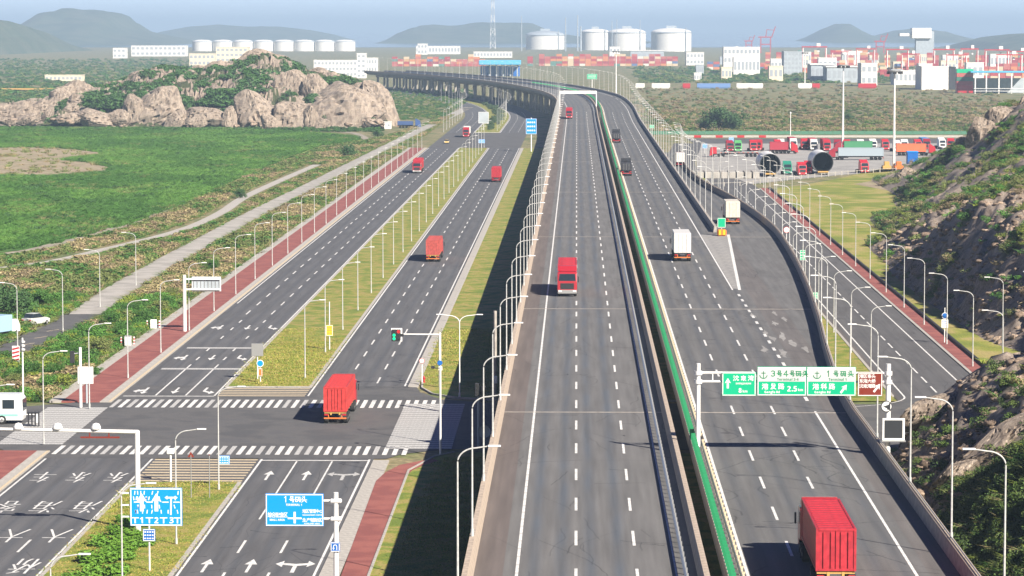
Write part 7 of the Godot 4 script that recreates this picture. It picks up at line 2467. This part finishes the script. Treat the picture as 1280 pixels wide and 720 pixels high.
	# clipped hedge bushes in the median
	var hedge := [bush_mesh(90, 1300, 0.085, [Color(0.8, 0.9, 0.8), Color(1, 1, 1), Color(1.15, 1.1, 1.0)], 0.6), bush_mesh(91, 1300, 0.085, [Color(0.8, 0.9, 0.8), Color(1, 1, 1), Color(1.15, 1.1, 1.0)], 0.6)]
	for t in [[98, 716, 1.9], [122, 708, 2.2], [118, 690, 1.9], [138, 684, 2.0], [150, 674, 1.7], [128, 668, 1.8], [146, 655, 1.6], [162, 660, 1.7], [166, 645, 1.5], [178, 668, 1.3], [152, 640, 1.3], [104, 735, 2.2], [82, 728, 1.8]]:
		var p := W(t[0] + 6.0, t[1] + 14.0, 0.15)
		var o := solo("median_bush", hedge[rng.randi() % 2], leaf_of(Color(0.12, 0.25, 0.020)), "bright green rounded bush in the median below the lane board", "bush", p, rng.randf() * TAU, "bushes below the lane board")
		o.scale = Vector3(t[2], t[2] * 0.75, t[2] * 1.3) * 0.8
	# the planted median beyond the second junction
	for i in 46:
		var s := 1275.0 + i * 9.0
		var o := solo("median_bush", coarse[rng.randi() % 3], leaf_of(Color(0.05, 0.09, 0.03)), "dark rounded bush in the planted median past the second junction", "bush", on_road(s, -35.6 + rng.randf_range(-2, 2), 0.15), rng.randf() * TAU, "bushes of the planted median")
		o.scale = Vector3.ONE * rng.randf_range(1.2, 2.1)
	# single trees and large bushes
	for t in [[20, 398, 3.8, "large dark bush hanging over the small road by the silver car", dark * 1.5], [0, 392, 4.2, "big dark tree beside the small road above the pale blue truck", dark * 1.4], [52, 385, 2.6, "round green bush behind the silver car", g1], [122, 444, 2.1, "brown green bush in the weeds above the notice board", olive], [97, 448, 1.6, "fresh green bush beside the brown green one", g1], [435, 196, 3.8, "dark tree beside the concrete path on the plain", dark * 1.5], [300, 248, 2.2, "dark bush where the thin path meets the wide path", dark * 1.5], [898, 163, 9.0, "broad dark tree on the scrubland behind the truck park", dark * 1.3], [917, 163, 7.0, "second dark tree touching the broad one on the scrubland", dark * 1.3], [880, 162, 4.0, "small dark tree at the edge of the scrubland trees", dark * 1.5], [1060, 150, 2.8, "dark bush alone on the brown scrubland", dark * 1.5], [472, 172, 3.0, "round dark bush on the plain below the boulders", dark * 1.6], [1012, 466, 0.0, "", dark]]:
		if t[2] == 0.0: continue
		tree(t[3], W(t[0], t[1]), t[2], t[4], bushes)
	for i in 18:
		var w: Array = [[70, 470], [95, 462], [130, 440], [60, 452], [150, 420], [175, 405], [200, 392], [112, 425], [140, 408], [85, 440], [215, 372], [240, 360], [265, 338], [40, 470], [20, 480], [60, 485], [120, 470], [165, 395]][i]
		tree("leafy green bush in the weeds between the small road and the red pavement", W(w[0], w[1]), rng.randf_range(1.0, 1.9), [g1, g1 * 0.8, olive, g2][i % 4], bushes, "bushes by the small road")
	tree("small dark bush on the rock spur above the roadside", G(33.5, slope_h(33.5, 301.0) + 0.2, 301.0), 1.1, dark * 1.6, bushes)
	# bushes on the outcrop
	var oc := []
	for i in 1700:
		var px := rng.randf_range(60, 470)
		var d := rng.randf_range(1300, 1400)
		var v := n_cover.get_noise_2d(px * 0.45, d * 0.9)
		if v < -0.04: continue
		var p := mound_at(px, d)
		oc.append([p + Vector3(0, 2.0, 0), rng.randf_range(1.6, 3.4), rng.randf_range(1.2, 2.6)])
	for t in [[290, 122, 60, 14], [345, 100, 40, 12], [130, 130, 46, 12], [186, 112, 50, 9], [416, 103, 46, 5], [272, 130, 40, 6], [392, 127, 10, 8]]:
		for i in 130:
			var p := WD(t[0] + rng.randf_range(-0.5, 0.5) * t[2], t[1] + rng.randf_range(-0.5, 0.5) * t[3], 1312.0 if t[1] > 115 else 1350.0)
			oc.append([p, rng.randf_range(1.8, 3.6), rng.randf_range(1.3, 2.6)])
	scatter("shrubbery", "dark bushes growing between the pale boulders of the outcrop", "shrubs", coarse[0], oc, [dark * 1.5, dark * 1.9, g1 * 0.8])
	# the green strip at the outcrop's foot and scrub on the plains
	var ft := []
	for i in 1400: ft.append([W(rng.randf_range(-5, 480), rng.randf_range(157.5, 165)), rng.randf_range(0.9, 2.2), rng.randf_range(0.5, 1.2)])
	scatter("shrubbery", "green bushes in the strip at the foot of the outcrop", "shrubs", coarse[1], ft, [g1, g1 * 0.7, dark * 1.6])
	var pl := []; var pd := []
	for i in 4200:
		var p := W(rng.randf_range(790, 1250), 102.0 + 64.0 * sqrt(rng.randf()))
		(pl if near.get_noise_2d(p.x * 0.8, p.z * 0.4) > 0.0 else pd).append([p, rng.randf_range(0.8, 2.4), rng.randf_range(0.5, 1.5)])
	scatter("shrubbery", "brown scrub on the open land behind the truck park", "shrubs", coarse[2], pl, [brown * 1.2, straw * 0.9, brown, olive])
	scatter("shrubbery", "green scrub on the open land behind the truck park", "shrubs", coarse[1], pd, [olive, g1 * 0.8, olive * 0.7, brown])
	var fl := []
	for i in 2600: fl.append([W(rng.randf_range(-10, 260), rng.randf_range(74, 128)), rng.randf_range(1.5, 5.0), rng.randf_range(0.8, 2.6)])
	for i in 1800: fl.append([W(rng.randf_range(640, 1150), rng.randf_range(84, 104)), rng.randf_range(2.0, 5.0), rng.randf_range(1.0, 2.8)])
	for i in 1500: fl.append([W(rng.randf_range(480, 590), rng.randf_range(112, 150)), rng.randf_range(0.8, 2.0), rng.randf_range(0.4, 1.2)])
	fl = fl.filter(func(e): return e[0].x < -62.0 or e[0].x > 50.0)
	scatter("shrubbery", "blue green scrub far out on the plain toward the port", "shrubs", coarse[0], fl, [g1, olive, dark * 1.8])
	# dry grass on the hill
	var hg := []
	for i in 16000:
		var d := 195.0 + 760.0 * rng.randf()
		var x := rng.randf_range(25.5, minf(140.0, 0.146 * d + 6.0))
		var y := slope_h(x, d)
		if y < 0.3 or rocky(x, d) > 0.12: continue
		hg.append([G(x, y - 0.05, d), rng.randf_range(0.7, 1.4), rng.randf_range(0.4, 0.9)])
	scatter("grass", "tall yellow green grass between the bushes of the rocky hill", "grass", reed, hg, [olive, straw * 0.8, lime * 0.8, g1])
	# cover of the rocky hill
	var h1 := []; var h2 := []; var h3 := []
	var tries := 0
	while tries < 52000:
		tries += 1
		var u := rng.randf()
		var d := 190.0 + 860.0 * u * u
		var x := rng.randf_range(25.5, minf(150.0, 0.146 * d + 9.0))
		var y := slope_h(x, d)
		if y < 0.3: continue
		var rk := rocky(x, d) + soft_noise(x, d)
		if rk > 0.0 and rng.randf() > 0.05: continue
		var s := rng.randf_range(0.35, 0.9) * (1.0 + d / 900.0)
		var e := [G(x, y - 0.15, d), s * 1.25, s * rng.randf_range(0.6, 1.0)]
		if d < 300.0: h1.append(e)
		else: (h2 if near.get_noise_2d(x * 2.0, d) > -0.05 else h3).append(e)
	scatter("shrubbery", "leafy green bushes on the slope beside the outer wall", "shrubs", bushes[1], h1, [Color(0.075, 0.125, 0.02), Color(0.05, 0.09, 0.016), Color(0.10, 0.14, 0.03)])
	scatter("shrubbery", "green brush covering the rocky hill", "shrubs", bushes[2], h2, [g1 * 1.1, g1 * 0.8, g2, olive * 0.8])
	scatter("shrubbery", "olive and brown brush on the rocky hill", "shrubs", bushes[3], h3, [olive, olive * 0.8, brown, lime * 0.6])

func soft_noise(x: float, d: float) -> float:
	return n_fine.get_noise_2d(x * 0.4, d * 0.4) * 0.15

func leaf_of(c: Color) -> StandardMaterial3D:
	var key := "leaf" + str(c)
	if not shared.has(key):
		var m := StandardMaterial3D.new()
		m.vertex_color_use_as_albedo = true
		m.albedo_color = Color(minf(c.r, 1), minf(c.g, 1), minf(c.b, 1)).linear_to_srgb()
		m.roughness = 0.75
		m.backlight_enabled = true; m.backlight = lin(c.r * 0.35, c.g * 0.4, c.b * 0.3)
		shared[key] = m
	return shared[key]

func tree(label: String, at: Vector3, size: float, c: Color, bushes: Array, group := ""):
	var o := thing("tree" if group == "" else "roadside_bush", label, "tree" if group == "" else "bush", at, 0.0, group)
	var q := MB.new()
	q.tube([Vector3(0, -0.2, 0), Vector3(0.05, size * 0.4, 0), Vector3(-0.05, size * 0.8, 0.1)], [size * 0.06, size * 0.045, size * 0.02], 7)
	q.tube([Vector3(0.05, size * 0.35, 0), Vector3(size * 0.3, size * 0.8, size * 0.1)], [size * 0.035, size * 0.012], 6)
	q.tube([Vector3(0.05, size * 0.35, 0), Vector3(-size * 0.3, size * 0.75, -size * 0.15)], [size * 0.035, size * 0.012], 6)
	part(o, "trunk", q, plain(0.10, 0.075, 0.05, 0.9))
	for k in 6:
		var w := TAU * k / 6.0 + size
		var m := part(o, "crown", bushes[k % 4], leaf_of(c), Vector3(cos(w) * size * 0.34, size * (0.12 + 0.22 * (k % 3)), sin(w) * size * 0.34), w)
		m.scale = Vector3.ONE * size * (0.5 + 0.08 * (k % 2))
